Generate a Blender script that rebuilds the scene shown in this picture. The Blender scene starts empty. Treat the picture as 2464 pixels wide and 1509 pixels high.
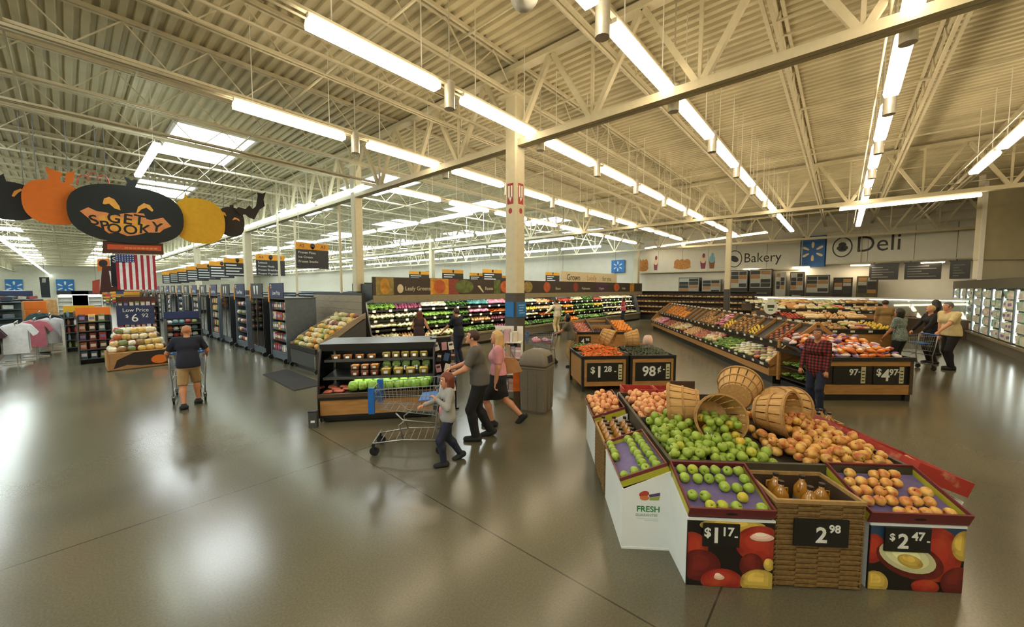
import bpy, math, random
import numpy as np
from mathutils import Vector, Matrix, Euler

RND = random.Random(11)
SC = bpy.context.scene
C = SC.collection
PI = math.pi

# ------------------------------------------------------------------ camera, light, exposure
CAM_H = 2.35
FOC, CX, CY = 920.0, 1232.0, 754.5
TILT = math.atan(60.5 / FOC)
cam = bpy.data.cameras.new('camera')
cam.sensor_width = 36.0
cam.sensor_fit = 'HORIZONTAL'
cam.lens = 36.0 * FOC / 2464.0
cam.clip_start = 0.05
cam.clip_end = 300
cam_o = bpy.data.objects.new('camera', cam)
cam_o.location = (0, 0, CAM_H)
AZ = math.atan2(795, 922)          # the store grid is turned 41 degrees to the view
SA, CA = math.sin(AZ), math.cos(AZ)
cam_o.rotation_euler = (PI / 2 - TILT, 0, AZ - PI / 2)
C.objects.link(cam_o)
SC.camera = cam_o
SC.view_settings.view_transform = 'Standard'
SC.view_settings.look = 'None'
SC.view_settings.gamma = 1.0
SC.view_settings.use_curve_mapping = False
SC.view_settings.exposure = 0.12
cy = SC.cycles
cy.max_bounces, cy.diffuse_bounces, cy.glossy_bounces, cy.transmission_bounces, cy.transparent_max_bounces = 5, 3, 3, 3, 8
cy.caustics_reflective = cy.caustics_refractive = False
cy.sample_clamp_indirect = 4.0
cy.use_adaptive_sampling = True
cy.adaptive_threshold = 0.03
world = bpy.data.worlds.new('world')
SC.world = world
world.use_nodes = True
world.node_tree.nodes['Background'].inputs[0].default_value = (0.75, 0.85, 1.0, 1)
world.node_tree.nodes['Background'].inputs[1].default_value = 0.6
WARM = (1.0, 0.81, 0.55)        # strip lights over the produce hall
COOL = (0.84, 1.0, 0.92)       # strip lights over the grocery side
DAY = (0.88, 0.97, 1.0)         # daylight in the skylights
E_WARM, E_COOL, E_DAY = 13.0, 11.0, 12.0

# ------------------------------------------------------------------ frames of the building
# world x = u (along the joists), world y = v (along the girders); the camera looks across both
RZ_C = AZ - PI / 2               # turns camera-facing furniture (x right, y away) into the world
RZ_P = RZ_C + math.radians(-8)   # produce department
def W(u, v, z=0.0): return Vector((u, v, z))
def K(x, y, z=0.0):              # x right of and y ahead of the photographer's feet
    return Vector((x * SA + y * CA, -x * CA + y * SA, z))
def P(px, py, z=0.0):            # where a sight line meets the level z
    x = (px - CX) / FOC; y = -(py - CY) / FOC
    d = Vector((x, math.cos(TILT) + y * math.sin(TILT), -math.sin(TILT) + y * math.cos(TILT)))
    t = (z - CAM_H) / d.z
    return K(d.x * t, d.y * t, z)
def onU(px, py, u):              # where a sight line meets the plane x = u
    d = P(px, py, 0) - Vector((0, 0, CAM_H)); return Vector((0, 0, CAM_H)) + d * (u / d.x)
def onV(px, py, v):
    d = P(px, py, 0) - Vector((0, 0, CAM_H)); return Vector((0, 0, CAM_H)) + d * (v / d.y)
class Frame:
    """a local frame standing on the floor"""
    def __init__(s, o, rz): s.o, s.rz, s.M = Vector(o), rz, Matrix.Translation(o) @ Matrix.Rotation(rz, 4, 'Z')
    def __call__(s, x, y, z=0.0): return s.M @ Vector((x, y, z))

# ------------------------------------------------------------------ materials
def lin(c):
    if isinstance(c, str):
        c = c.lstrip('#'); c = tuple(int(c[i:i + 2], 16) / 255 for i in (0, 2, 4))
    return tuple((x / 12.92 if x <= 0.04045 else ((x + 0.055) / 1.055) ** 2.4) for x in c[:3]) + (1.0,)
MATS = {}
def mat(name, col='#888888', rough=0.5, metal=0.0, noise=0.12, scale=9.0, bump=0.0, rnd=None, emit=None, col2=None, spec=0.5, stretch=None, thr=None, coat=0.0, sss=0.0):
    """principled surface: colour mottled by noise; rnd = colours picked by the object's own random number"""
    if name in MATS: return MATS[name]
    m = bpy.data.materials.new(name); m.use_nodes = True
    nt = m.node_tree; n = nt.nodes; l = nt.links
    b = n['Principled BSDF']
    b.inputs['Roughness'].default_value = rough
    b.inputs['Metallic'].default_value = metal
    b.inputs['Specular IOR Level'].default_value = spec
    if coat: b.inputs['Coat Weight'].default_value = coat; b.inputs['Coat Roughness'].default_value = 0.1
    tc = n.new('ShaderNodeTexCoord')
    src = tc.outputs['Object']
    if stretch:
        mp = n.new('ShaderNodeMapping'); mp.inputs['Scale'].default_value = stretch
        l.new(src, mp.inputs[0]); src = mp.outputs[0]
    nz = n.new('ShaderNodeTexNoise'); nz.inputs['Scale'].default_value = scale; nz.inputs['Detail'].default_value = 4
    l.new(src, nz.inputs['Vector'])
    if rnd:
        oi = n.new('ShaderNodeObjectInfo')
        rp = n.new('ShaderNodeValToRGB'); rp.color_ramp.interpolation = 'CONSTANT' if len(rnd) > 3 else 'LINEAR'
        el = rp.color_ramp.elements
        while len(el) < len(rnd): el.new(0.5)
        for i, c in enumerate(rnd):
            el[i].position = i / len(rnd) if len(rnd) > 3 else i / max(1, len(rnd) - 1)
            el[i].color = lin(c)
        l.new(oi.outputs['Random'], rp.inputs[0]); base = rp.outputs[0]
        if rnd and noise:
            ofs = n.new('ShaderNodeVectorMath'); ofs.operation = 'ADD'
            cmb = n.new('ShaderNodeVectorMath'); cmb.operation = 'SCALE'; cmb.inputs[0].default_value = (13, 7, 29)
            l.new(oi.outputs['Random'], cmb.inputs['Scale']); l.new(src, ofs.inputs[0]); l.new(cmb.outputs[0], ofs.inputs[1])
            l.new(ofs.outputs[0], nz.inputs['Vector'])
    else:
        rgb = n.new('ShaderNodeRGB'); rgb.outputs[0].default_value = lin(col); base = rgb.outputs[0]
    if col2:
        mx = n.new('ShaderNodeMix'); mx.data_type = 'RGBA'
        cr = n.new('ShaderNodeValToRGB'); a, bb = thr or (0.42, 0.6)
        cr.color_ramp.elements[0].position = a; cr.color_ramp.elements[1].position = bb
        l.new(nz.outputs[0], cr.inputs[0]); l.new(cr.outputs[0], mx.inputs[0])
        l.new(base, mx.inputs[6]); mx.inputs[7].default_value = lin(col2)
        base = mx.outputs[2]
    elif noise:
        hsv = n.new('ShaderNodeHueSaturation')
        mr = n.new('ShaderNodeMapRange'); mr.inputs[3].default_value = 1 - noise; mr.inputs[4].default_value = 1 + noise
        mr.inputs[1].default_value = 0.25; mr.inputs[2].default_value = 0.75
        l.new(nz.outputs[0], mr.inputs[0]); l.new(mr.outputs[0], hsv.inputs['Value']); l.new(base, hsv.inputs['Color'])
        base = hsv.outputs[0]
    l.new(base, b.inputs['Base Color'])
    if emit:
        b.inputs['Emission Strength'].default_value = emit
        l.new(base, b.inputs['Emission Color'])
    if bump:
        bp = n.new('ShaderNodeBump'); bp.inputs['Strength'].default_value = bump; bp.inputs['Distance'].default_value = 0.02
        l.new(nz.outputs[0], bp.inputs['Height']); l.new(bp.outputs[0], b.inputs['Normal'])
    MATS[name] = m
    return m
def lamp_mat(name, col, power):
    m = bpy.data.materials.new(name); m.use_nodes = True
    nt = m.node_tree; b = nt.nodes['Principled BSDF']
    b.inputs['Base Color'].default_value = (0.8, 0.8, 0.8, 1)
    b.inputs['Emission Color'].default_value = (*col, 1); b.inputs['Emission Strength'].default_value = power
    MATS[name] = m
    return m
def glass_mat(name, tint=(0.9, 0.95, 0.93), refl=0.10):
    m = bpy.data.materials.new(name); m.use_nodes = True
    nt = m.node_tree; n = nt.nodes; l = nt.links
    out = n['Material Output']; n.remove(n['Principled BSDF'])
    t = n.new('ShaderNodeBsdfTransparent'); t.inputs[0].default_value = (*tint, 1)
    g = n.new('ShaderNodeBsdfGlossy'); g.inputs['Roughness'].default_value = 0.03
    fr = n.new('ShaderNodeFresnel'); fr.inputs[0].default_value = 1.45
    ad = n.new('ShaderNodeMath'); ad.operation = 'ADD'; ad.inputs[1].default_value = refl - 0.04; ad.use_clamp = True
    mx = n.new('ShaderNodeMixShader')
    l.new(fr.outputs[0], ad.inputs[0]); l.new(ad.outputs[0], mx.inputs[0])
    l.new(t.outputs[0], mx.inputs[1]); l.new(g.outputs[0], mx.inputs[2]); l.new(mx.outputs[0], out.inputs[0])
    MATS[name] = m
    return m

# ------------------------------------------------------------------ mesh builder
class MB:
    def __init__(s): s.v, s.f, s.m, s.sm = [], [], [], []
    def add(s, vs, fs, mi=0, smooth=False):
        o = len(s.v); s.v.extend(tuple(v) for v in vs)
        for f in fs: s.f.append(tuple(i + o for i in f)); s.m.append(mi); s.sm.append(smooth)
        return s
    def box(s, x0, y0, z0, x1, y1, z1, mi=0, M=None):
        vs = [Vector(p) for p in ((x0,y0,z0),(x1,y0,z0),(x1,y1,z0),(x0,y1,z0),(x0,y0,z1),(x1,y0,z1),(x1,y1,z1),(x0,y1,z1))]
        if M is not None: vs = [M @ v for v in vs]
        return s.add(vs, [(3,2,1,0),(4,5,6,7),(0,1,5,4),(1,2,6,5),(2,3,7,6),(3,0,4,7)], mi)
    def cbox(s, c, d, mi=0, M=None):
        return s.box(c[0]-d[0]/2, c[1]-d[1]/2, c[2]-d[2]/2, c[0]+d[0]/2, c[1]+d[1]/2, c[2]+d[2]/2, mi, M)
    def hexa(s, bot, top, mi=0):
        return s.add(list(bot) + list(top), [(3,2,1,0),(4,5,6,7),(0,1,5,4),(1,2,6,5),(2,3,7,6),(3,0,4,7)], mi)
    def bar(s, p0, p1, w, h=None, mi=0, up=(0,0,1)):
        p0, p1 = Vector(p0), Vector(p1); h = h or w
        d = (p1 - p0).normalized(); a = d.cross(Vector(up))
        if a.length < 1e-4: a = d.cross(Vector((1, 0, 0)))
        a.normalize(); b = a.cross(d).normalized()
        q = [a*(w/2)*i + b*(h/2)*j for i, j in ((-1,-1),(1,-1),(1,1),(-1,1))]
        return s.add([p0+t for t in q] + [p1+t for t in q], [(0,1,2,3),(7,6,5,4),(1,0,4,5),(2,1,5,6),(3,2,6,7),(0,3,7,4)], mi)
    def cyl(s, p0, p1, r0, r1=None, n=12, mi=0, caps=True, smooth=True):
        p0, p1 = Vector(p0), Vector(p1); r1 = r0 if r1 is None else r1
        d = (p1 - p0).normalized(); a = d.cross(Vector((0,0,1)))
        if a.length < 1e-4: a = Vector((1,0,0))
        a.normalize(); b = d.cross(a)
        vs = []
        for p, r in ((p0, r0), (p1, r1)):
            vs += [p + (a*math.cos(2*PI*i/n) + b*math.sin(2*PI*i/n))*r for i in range(n)]
        s.add(vs, [(i, (i+1) % n, n+(i+1) % n, n+i) for i in range(n)], mi, smooth)
        if caps:
            s.add(vs[:n], [tuple(range(n))[::-1]], mi); s.add(vs[n:], [tuple(range(n))], mi)
        return s
    def tube(s, pts, r, n=6, mi=0, closed=False):
        pts = [Vector(p) for p in pts]; k = len(pts); vs = []; prev = None
        for i, p in enumerate(pts):
            if closed: d = pts[(i+1) % k] - pts[i-1]
            else: d = pts[min(i+1, k-1)] - pts[max(i-1, 0)]
            d.normalize()
            a = prev - d*prev.dot(d) if prev is not None else d.cross(Vector((0,0,1)))
            if a.length < 1e-4: a = d.cross(Vector((1,0,0)))
            a.normalize(); prev = a; b = d.cross(a)
            rr = r[i] if isinstance(r, (list, tuple)) else r
            vs += [p + (a*math.cos(2*PI*j/n) + b*math.sin(2*PI*j/n))*rr for j in range(n)]
        fs = []
        for i in range(k if closed else k-1):
            o, o2 = i*n, ((i+1) % k)*n
            fs += [(o+j, o+(j+1) % n, o2+(j+1) % n, o2+j) for j in range(n)]
        if not closed: fs += [tuple(range(n))[::-1], tuple((k-1)*n+j for j in range(n))]
        return s.add(vs, fs, mi, True)
    def lathe(s, prof, n=16, mi=0, M=None, smooth=True, sx=1.0, sy=1.0, caps=True):
        vs = []; k = len(prof)
        for r, z in prof:
            for j in range(n):
                v = Vector((r*math.cos(2*PI*j/n)*sx, r*math.sin(2*PI*j/n)*sy, z)); vs.append(M @ v if M is not None else v)
        fs = [(i*n+j, i*n+(j+1) % n, (i+1)*n+(j+1) % n, (i+1)*n+j) for i in range(k-1) for j in range(n)]
        if caps and prof[0][0] > 1e-4: fs.append(tuple(range(n))[::-1])
        if caps and prof[-1][0] > 1e-4: fs.append(tuple((k-1)*n+j for j in range(n)))
        return s.add(vs, fs, mi, smooth)
    def prism(s, poly, d0, d1, mi=0, M=None, axis='y'):
        """polygon (a,b) extruded from d0 to d1; axis y: (a,d,b), axis x: (d,a,b), axis z: (a,b,d)"""
        f = {'y': lambda a, b, d: Vector((a, d, b)), 'x': lambda a, b, d: Vector((d, a, b)), 'z': lambda a, b, d: Vector((a, b, d))}[axis]
        n = len(poly); vs = [f(a, b, d0) for a, b in poly] + [f(a, b, d1) for a, b in poly]
        if M is not None: vs = [M @ v for v in vs]
        return s.add(vs, [(i, (i+1) % n, n+(i+1) % n, n+i) for i in range(n)] + [tuple(range(n))[::-1], tuple(range(n, 2*n))], mi)
    def ball(s, c, r, mi=0, n=10, k=6, M=None):
        rx, ry, rz = r if isinstance(r, (tuple, list)) else (r, r, r); c = Vector(c)
        vs = []; 
        for i in range(1, k):
            t = PI*i/k
            for j in range(n): vs.append(Vector((rx*math.sin(t)*math.cos(2*PI*j/n), ry*math.sin(t)*math.sin(2*PI*j/n), -rz*math.cos(t))))
        vs += [Vector((0,0,-rz)), Vector((0,0,rz))]
        vs = [c + (M @ v if M is not None else v) for v in vs]
        b, t = len(vs)-2, len(vs)-1
        fs = [(i*n+j, i*n+(j+1) % n, (i+1)*n+(j+1) % n, (i+1)*n+j) for i in range(k-2) for j in range(n)]
        fs += [(b, (j+1) % n, j) for j in range(n)] + [(t, (k-2)*n+j, (k-2)*n+(j+1) % n) for j in range(n)]
        return s.add(vs, fs, mi, True)
    def mesh(s, name, mats):
        me = bpy.data.meshes.new(name); me.from_pydata(s.v, [], s.f)
        for m in (mats if isinstance(mats, (list, tuple)) else [mats]): me.materials.append(m)
        me.polygons.foreach_set('material_index', s.m); me.polygons.foreach_set('use_smooth', s.sm)
        me.update()
        return me
    def build(s, name, mats, parent=None, loc=None, rot=None):
        return obj(name, s.mesh(name, mats), parent, loc, rot)

def obj(name, me, parent=None, loc=None, rot=None):
    o = bpy.data.objects.new(name, me); C.objects.link(o)
    if parent is not None: o.parent = parent
    if loc is not None: o.location = loc
    if rot is not None: o.rotation_euler = rot
    return o
def tag(o, label=None, cat=None, group=None, kind=None):
    if label: o['label'] = label
    if cat: o['category'] = cat
    if group: o['group'] = group
    if kind: o['kind'] = kind
    return o
def thing(name, label, cat, loc=(0,0,0), rz=0.0, group=None):
    o = bpy.data.objects.new(name, None); C.objects.link(o); o.empty_display_size = 0.1
    o.location = loc; o.rotation_euler = (0, 0, rz)
    return tag(o, label, cat, group)
def struct(name, mb, mats, parent=None, loc=None, rz=0.0):
    o = mb.build(name, mats, parent, loc, (0, 0, rz))
    if parent is None: o['kind'] = 'structure'
    return o
KIDS = {}
def dup(root, loc, rot=None, label=None, group=None, scale=None):
    kids = KIDS.get(root.name)
    if kids is None:
        kids = KIDS[root.name] = [(c, list(c.children)) for c in root.children]
    r = root.copy(); C.objects.link(r); r.location = loc
    if rot is not None: r.rotation_euler = rot if not isinstance(rot, (int, float)) else (0, 0, rot)
    if scale is not None: r.scale = (scale,)*3 if isinstance(scale, (int, float)) else scale
    if label: r['label'] = label
    if group: r['group'] = group
    for c, gs in kids:
        d = c.copy(); C.objects.link(d); d.parent = r
        for g in gs:
            e = g.copy(); C.objects.link(e); e.parent = d
    return r
def one(name, me, loc, rot=None, label=None, cat=None, group=None, scale=None):
    """one more single-mesh thing sharing its mesh"""
    o = bpy.data.objects.new(name, me); C.objects.link(o); o.location = loc
    if rot is not None: o.rotation_euler = rot
    if scale is not None: o.scale = (scale,)*3 if isinstance(scale, (int, float)) else scale
    return tag(o, label, cat, group)
def text(body, size, m, parent, loc, rot=(PI/2, 0, 0), name='lettering', extrude=0.002, align='CENTER', sx=1.0, shear=0.0, bold=0.0):
    cu = bpy.data.curves.new(name, 'FONT'); cu.body = body; cu.size = size; cu.extrude = extrude
    cu.align_x = align; cu.align_y = 'CENTER'; cu.resolution_u = 3; cu.shear = shear; cu.offset = bold
    cu.materials.append(m)
    o = bpy.data.objects.new(name, cu); C.objects.link(o); o.parent = parent; o.location = loc; o.rotation_euler = rot
    o.scale = (sx, 1, 1)
    return o
ORD = 'first second third fourth fifth sixth seventh eighth ninth tenth eleventh twelfth thirteenth fourteenth fifteenth sixteenth seventeenth eighteenth nineteenth twentieth'.split()
def row_labels(pts, base, where=''):
    """one label per point of a heap: which row from the front, which place from the left"""
    n = len(pts); per = max(3, int(round((n*1.6)**0.5))); idx = sorted(range(n), key=lambda i: pts[i][1]); out = [''] * n
    for r in range(0, n, per):
        for c, i in enumerate(sorted(idx[r:r + per], key=lambda i: pts[i][0])):
            out[i] = f'{base}, {ordn(r // per)} row, {ordn(c)} from left'
    return out
def ordn(i): return ORD[i] if i < len(ORD) else 'twenty-' + ORD[i - 20] if i < 29 else ('thirtieth' if i == 29 else 'thirty-' + ORD[min(i - 30, 8)])
def ell(cx, cz, rx, rz, n=24, a0=0.0, a1=2*PI, tilt=0.0):
    out = []
    for i in range(n):
        t = a0 + (a1-a0)*i/(n if abs(a1-a0-2*PI) < 1e-6 else n-1)
        x, z = rx*math.cos(t), rz*math.sin(t)
        out.append((cx + x*math.cos(tilt) - z*math.sin(tilt), cz + x*math.sin(tilt) + z*math.cos(tilt)))
    return out
# ================================================================== shell of the store
U0, U1, V0, V1, DECK = -16.0, 32.3, -7.2, 112.5, 7.05
cream = mat('cream_steel', '#cdc4a6', 0.55, noise=0.06)
deck_m = mat('galvanised_deck', '#c4ba98', 0.6, metal=0.05, noise=0.16, scale=1.3)
white_wall = mat('white_wall_paint', '#e2ddcb', 0.7, noise=0.05, scale=2)
beige_wall = mat('beige_wall_paint', '#cfc8ae', 0.7, noise=0.06, scale=3)
dark_paint = mat('charcoal_column_paint', '#4a4640', 0.5)
silver = mat('brushed_silver', '#b9b9b4', 0.3, metal=0.8)
black_pl = mat('black_plastic', '#181818', 0.4, noise=0.2)
grey_metal = mat('dark_grey_steel', '#4d4f50', 0.45, metal=0.3)
chrome = mat('chrome_wire', '#c4c6c6', 0.25, metal=0.9)
white_pl = mat('white_plastic', '#e8e6de', 0.4, noise=0.04)
wood = mat('oak_board', '#a87b45', 0.5, noise=0.25, scale=3, stretch=(1, 8, 8))
dark_wood = mat('walnut_board', '#4c3a28', 0.5, noise=0.25, scale=3, stretch=(1, 8, 8))

def floor_mat():
    m = bpy.data.materials.new('polished_concrete'); m.use_nodes = True
    nt = m.node_tree; n = nt.nodes; l = nt.links; b = n['Principled BSDF']
    tc = n.new('ShaderNodeTexCoord')
    a = n.new('ShaderNodeTexNoise'); a.inputs['Scale'].default_value = 0.35; a.inputs['Detail'].default_value = 3; a.inputs['Roughness'].default_value = 0.5
    c = n.new('ShaderNodeTexNoise'); c.inputs['Scale'].default_value = 60; c.inputs['Detail'].default_value = 3
    l.new(tc.outputs['Object'], a.inputs['Vector']); l.new(tc.outputs['Object'], c.inputs['Vector'])
    r = n.new('ShaderNodeValToRGB'); e = r.color_ramp.elements
    e[0].position = 0.32; e[0].color = lin('#4f4d3f'); e[1].position = 0.7; e[1].color = lin('#69644f')
    l.new(a.outputs[0], r.inputs[0])
    hs = n.new('ShaderNodeHueSaturation'); mr = n.new('ShaderNodeMapRange')
    mr.inputs[1].default_value = 0.3; mr.inputs[2].default_value = 0.7; mr.inputs[3].default_value = 0.86; mr.inputs[4].default_value = 1.14
    l.new(c.outputs[0], mr.inputs[0]); l.new(mr.outputs[0], hs.inputs['Value']); l.new(r.outputs[0], hs.inputs['Color'])
    # saw-cut control joints on the structural grid
    sp = n.new('ShaderNodeSeparateXYZ'); l.new(tc.outputs['Object'], sp.inputs[0])
    outs = []
    for ax, off, step in ((0, 2.55, 4.6), (1, 0.62, 4.6)):
        s1 = n.new('ShaderNodeMath'); s1.operation = 'SUBTRACT'; s1.inputs[1].default_value = off; l.new(sp.outputs[ax], s1.inputs[0])
        s2 = n.new('ShaderNodeMath'); s2.operation = 'PINGPONG'; s2.inputs[1].default_value = step / 2; l.new(s1.outputs[0], s2.inputs[0])
        s3 = n.new('ShaderNodeMath'); s3.operation = 'LESS_THAN'; s3.inputs[1].default_value = 0.007; l.new(s2.outputs[0], s3.inputs[0])
        outs.append(s3)
    mx = n.new('ShaderNodeMath'); mx.operation = 'MAXIMUM'; l.new(outs[0].outputs[0], mx.inputs[0]); l.new(outs[1].outputs[0], mx.inputs[1])
    mix = n.new('ShaderNodeMix'); mix.data_type = 'RGBA'; l.new(mx.outputs[0], mix.inputs[0]); l.new(hs.outputs[0], mix.inputs[6]); mix.inputs[7].default_value = lin('#35332a')
    l.new(mix.outputs[2], b.inputs['Base Color'])
    rr = n.new('ShaderNodeMapRange'); rr.inputs[1].default_value = 0.3; rr.inputs[2].default_value = 0.7; rr.inputs[3].default_value = 0.2; rr.inputs[4].default_value = 0.32
    b.inputs['Roughness'].default_value = 0.2
    b.inputs['Specular IOR Level'].default_value = 0.6
    return m
mb = MB(); mb.box(U0, V0, -0.15, U1, V1, 0)
floor = struct('floor', mb, floor_mat(), None)

# roof deck: flutes run along v
mb = MB(); pitch, dep = 0.2, 0.055
n = int((U1 - U0) / pitch)
prof = []
for i in range(n):
    a = U0 + i * pitch
    prof += [(a, 0), (a + 0.09, 0), (a + 0.115, dep), (a + 0.175, dep)]
prof.append((U0 + n*pitch, 0))
vs = [(a, V0, DECK + z) for a, z in prof] + [(a, V1, DECK + z) for a, z in prof]
k = len(prof)
mb.add(vs, [(i, i+1, k+i+1, k+i) for i in range(k-1)])
mb.box(U0, V0, DECK + 0.07, U1, V1, DECK + 0.3)
ceiling = struct('ceiling', mb, deck_m)

# bar joists along u, every 1.8 m
def joist_meshes():
    L0, L1 = U0 + 0.05, U1 - 0.05
    ch = MB()
    for dy in (-0.05, 0.05): ch.box(L0, dy - 0.025, -0.06, L1, dy + 0.025, 0)
    bot = MB()
    for dy in (-0.045, 0.045): bot.box(L0, dy - 0.025, -0.72, L1, dy + 0.025, -0.67)
    web = MB(); x = L0; s = 0
    while x < L1 - 0.6:
        z0, z1 = (-0.05, -0.68) if s == 0 else (-0.68, -0.05)
        web.bar((x, 0, z0), (x + 0.6, 0, z1), 0.02, 0.02); x += 0.6; s ^= 1
    return ch.mesh('top_chord', cream), bot.mesh('bottom_chord', cream), web.mesh('web', cream)
jc, jb, jw = joist_meshes()
v = 5.35 - 2.18*5
while v < V1:
    j = obj('joist', jc, ceiling, (0, v, DECK))
    obj('bottom_chord', jb, j); obj('web', jw, j)
    v += 2.18
# girders along v
def girder(u, zb=5.36, zt=6.96, node0=-0.05):
    mb = MB()
    for du in (-0.06, 0.06): mb.box(u + du - 0.05, V0, zb - 0.06, u + du + 0.05, V1, zb + 0.07)
    g = struct('beam', mb, cream)
    t = MB(); t.box(u - 0.11, V0, zt - 0.1, u + 0.11, V1, zt); obj('top_chord', t.mesh('top_chord', cream), g)
    wv = MB(); a = node0 - 3.6*2
    while a < V1 - 2:
        if a - 0.9 > V0:
            wv.bar((u, a, zb), (u, a - 0.88, zt - 0.08), 0.09, 0.09); wv.bar((u, a, zb), (u, a + 0.88, zt - 0.08), 0.09, 0.09)
            wv.bar((u, a, zb), (u, a, zt), 0.05, 0.05)
        a += 1.8
    obj('web', wv.mesh('web', cream), g)
for u in (-6.0, 6.33, 18.4, 29.6): girder(u)
# bridging pipes and conduits under the deck
mb = MB()
for k in range(24): u = -14 + 1.9*k + (0.25 if k % 2 else 0); mb.bar((u, V0, DECK - (0.70 if k % 2 else 0.08)), (u, V1, DECK - (0.70 if k % 2 else 0.08)), 0.03, 0.03)
mb.build('bridging', cream, ceiling)
mb = MB()
for v_, z in ((3.1, 6.2), (6.6, 6.15), (9.6, 6.2), (13.0, 6.1)): mb.cyl((U0, v_, z), (U1, v_, z), 0.03, n=6)
mb.build('sprinkler_pipe', mat('sprinkler_pipe', '#c9bfa4', 0.5), ceiling)

# columns
fe_red = mat('sign_red', '#a3201c', 0.5)
def column(u, v, w=0.31, label='', low=2.25, rot45=True):
    t = thing('column', label, 'column', W(u, v), 0); t['kind'] = 'structure'
    h = w/2; b = 0.03
    def ring(z0, z1, hh):
        m_ = MB(); poly = [(-hh+b, -hh), (hh-b, -hh), (hh, -hh+b), (hh, hh-b), (hh-b, hh), (-hh+b, hh), (-hh, hh-b), (-hh, -hh+b)]
        m_.prism(poly, z0, z1, axis='z'); return m_
    ring(low, DECK - 0.75, h).build('shaft', cream, t)
    ring(0.02, low, h + 0.012).build('painted_base', dark_paint, t)
    m_ = MB(); m_.box(-0.22, -0.22, 0, 0.22, 0.22, 0.025); m_.box(-0.25, -0.25, DECK - 0.76, 0.25, 0.25, DECK - 0.7); m_.build('plate', cream, t)
    return t
col_main = column(6.33, 5.37, label='white square steel column with charcoal base behind the grey waste bin')
m_ = MB()
for s in (-1,):
    for ax in (0, 1):
        M = Matrix.Rotation(-PI/2*ax, 4, 'Z')
        m_.box(-0.085, -0.158, 4.12, 0.085, -0.1555, 4.55, 0, M)
        m_.prism(ell(0, 3.98, 0.05, 0.06, 10), -0.158, -0.1555, 0, M)
        m_.box(-0.06, -0.1595, 4.25, -0.015, -0.158, 4.5, 1, M); m_.box(0.015, -0.1595, 4.25, 0.06, -0.158, 4.5, 1, M)
        m_.prism([(-0.045, 4.27), (0, 4.17), (0.045, 4.27)], -0.1595, -0.158, 1, M)
m_.build('extinguisher_sign', [fe_red, white_pl], col_main)
column(6.33, 12.2, 0.28, 'white steel column rising behind the taupe plank partition')
column(6.33, 24.0, 0.34, 'white steel column beside the yellow and black aisle signs')
column(24.0, 4.86, 0.26, 'slim cream column in front of the bakery wall sign', low=2.3)
column(6.33, 36.0, 0.34, 'white steel column farther along the main aisle units')
column(30.9, 13.0, 0.4, 'pale column at the far end of the vegetable wall cooler', low=2.0)
column(18.4, 24.0, 0.34, 'pale column far behind the vegetable wall cooler', low=2.0)

# walls
def wall(name, a, b, z0, z1, m, th=0.2, parent=None):
    a, b = Vector(a), Vector(b); d = b - a; mb = MB(); mb.box(0, 0, z0, d.length, th, z1)
    return struct(name, mb, m, parent, (a.x, a.y, 0), math.atan2(d.y, d.x))
wall('wall_back', W(U1, V1), W(U1, V0), 0, DECK + 0.3, white_wall)
wall('wall_right', W(U1, V0), W(U0, V0), 0, DECK + 0.3, beige_wall)
wall('wall_left', W(U0, V1), W(U1, V1), 0, DECK + 0.3, white_wall)
wall('wall_front', W(U0, V0), W(U0, V1), 0, DECK + 0.3, white_wall)

# ------------------------------------------------------------------ lights
lampW = lamp_mat('warm_diffuser', WARM, E_WARM)
lampC = lamp_mat('cool_diffuser', COOL, E_COOL)
lampD = lamp_mat('daylight_panel', DAY, E_DAY)
def strip_light(name, label, group, L, m, w=0.2):
    t = thing(name, label, 'ceiling light', (0, 0, 0), 0, group)
    h = MB(); h.box(-L/2, -w*0.16, 0.1, L/2, w*0.16, 0.17)
    for x in (-L*0.35, L*0.35): h.bar((x, 0, 0.15), (x, 0, 7.06 - 5.42), 0.012, 0.012)
    h.build('housing', white_pl, t)
    d = MB(); d.prism([(-w/2, 0.06), (-w/2*0.8, 0.0), (w/2*0.8, 0.0), (w/2, 0.06), (w/2*0.7, 0.11), (-w/2*0.7, 0.11)], -L/2, L/2, axis='x'); d.build('diffuser', m, t)
    return t
rows = [(-5.3, 'added out of view to light the right soffit'), (-2.55, 'over the right-hand cooler'), (-0.46, 'over the apple stand and bakery aisle'), (2.21, 'that passes just right of the white column top'),  # the outermost right row is unseen, added to brighten the soffit wall
        (4.9, 'that passes behind the white column'), (7.98, 'left of the white column'), (11.0, 'over the vegetable wall cooler')]
ZL = 5.42
proto_w = strip_light('strip_light', 'x', None, 1.9, lampW)
canm = MB(); canm.cyl((0, 0, -0.22), (0, 0, 0.2), 0.085, n=14); canm.cyl((0, 0, 0.2), (0, 0, 7.06 - 5.44), 0.012, n=6)
can_me = canm.mesh('canister', mat('pale_aluminium', '#c9c6ba', 0.35, metal=0.35))
first = True
for v, where in rows:
    n0 = -5 if v < 9 else 1
    for k in range(n0, 10):
        u = 2.95 + 2.44 * k
        if v == -2.55 and not 3 < k < 6: continue
        if v > 4 and k in (-1, -2) or v == -5.3 and k > 7: continue
        if u > 25.5 or (v > 9 and u < 7.5): continue
        lab = f'{ordn(k - n0)} warm strip light along the row {where}'
        if first: o = proto_w; o['label'] = lab; o['group'] = 'strip lights over the produce hall'; o.location = W(u, v, ZL); o.rotation_euler = (0,0,0); first = False
        else: dup(proto_w, W(u, v, ZL), 0, lab, 'strip lights over the produce hall')
        if v > -2 and v < 9 and k < 7:
            one('downlight', can_me, W(u + 1.2, v, ZL + 0.02), None, f'silver cylinder downlight after {ordn(k - n0)} strip light {where}', 'ceiling light', 'silver downlights between the strip lights')
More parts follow.
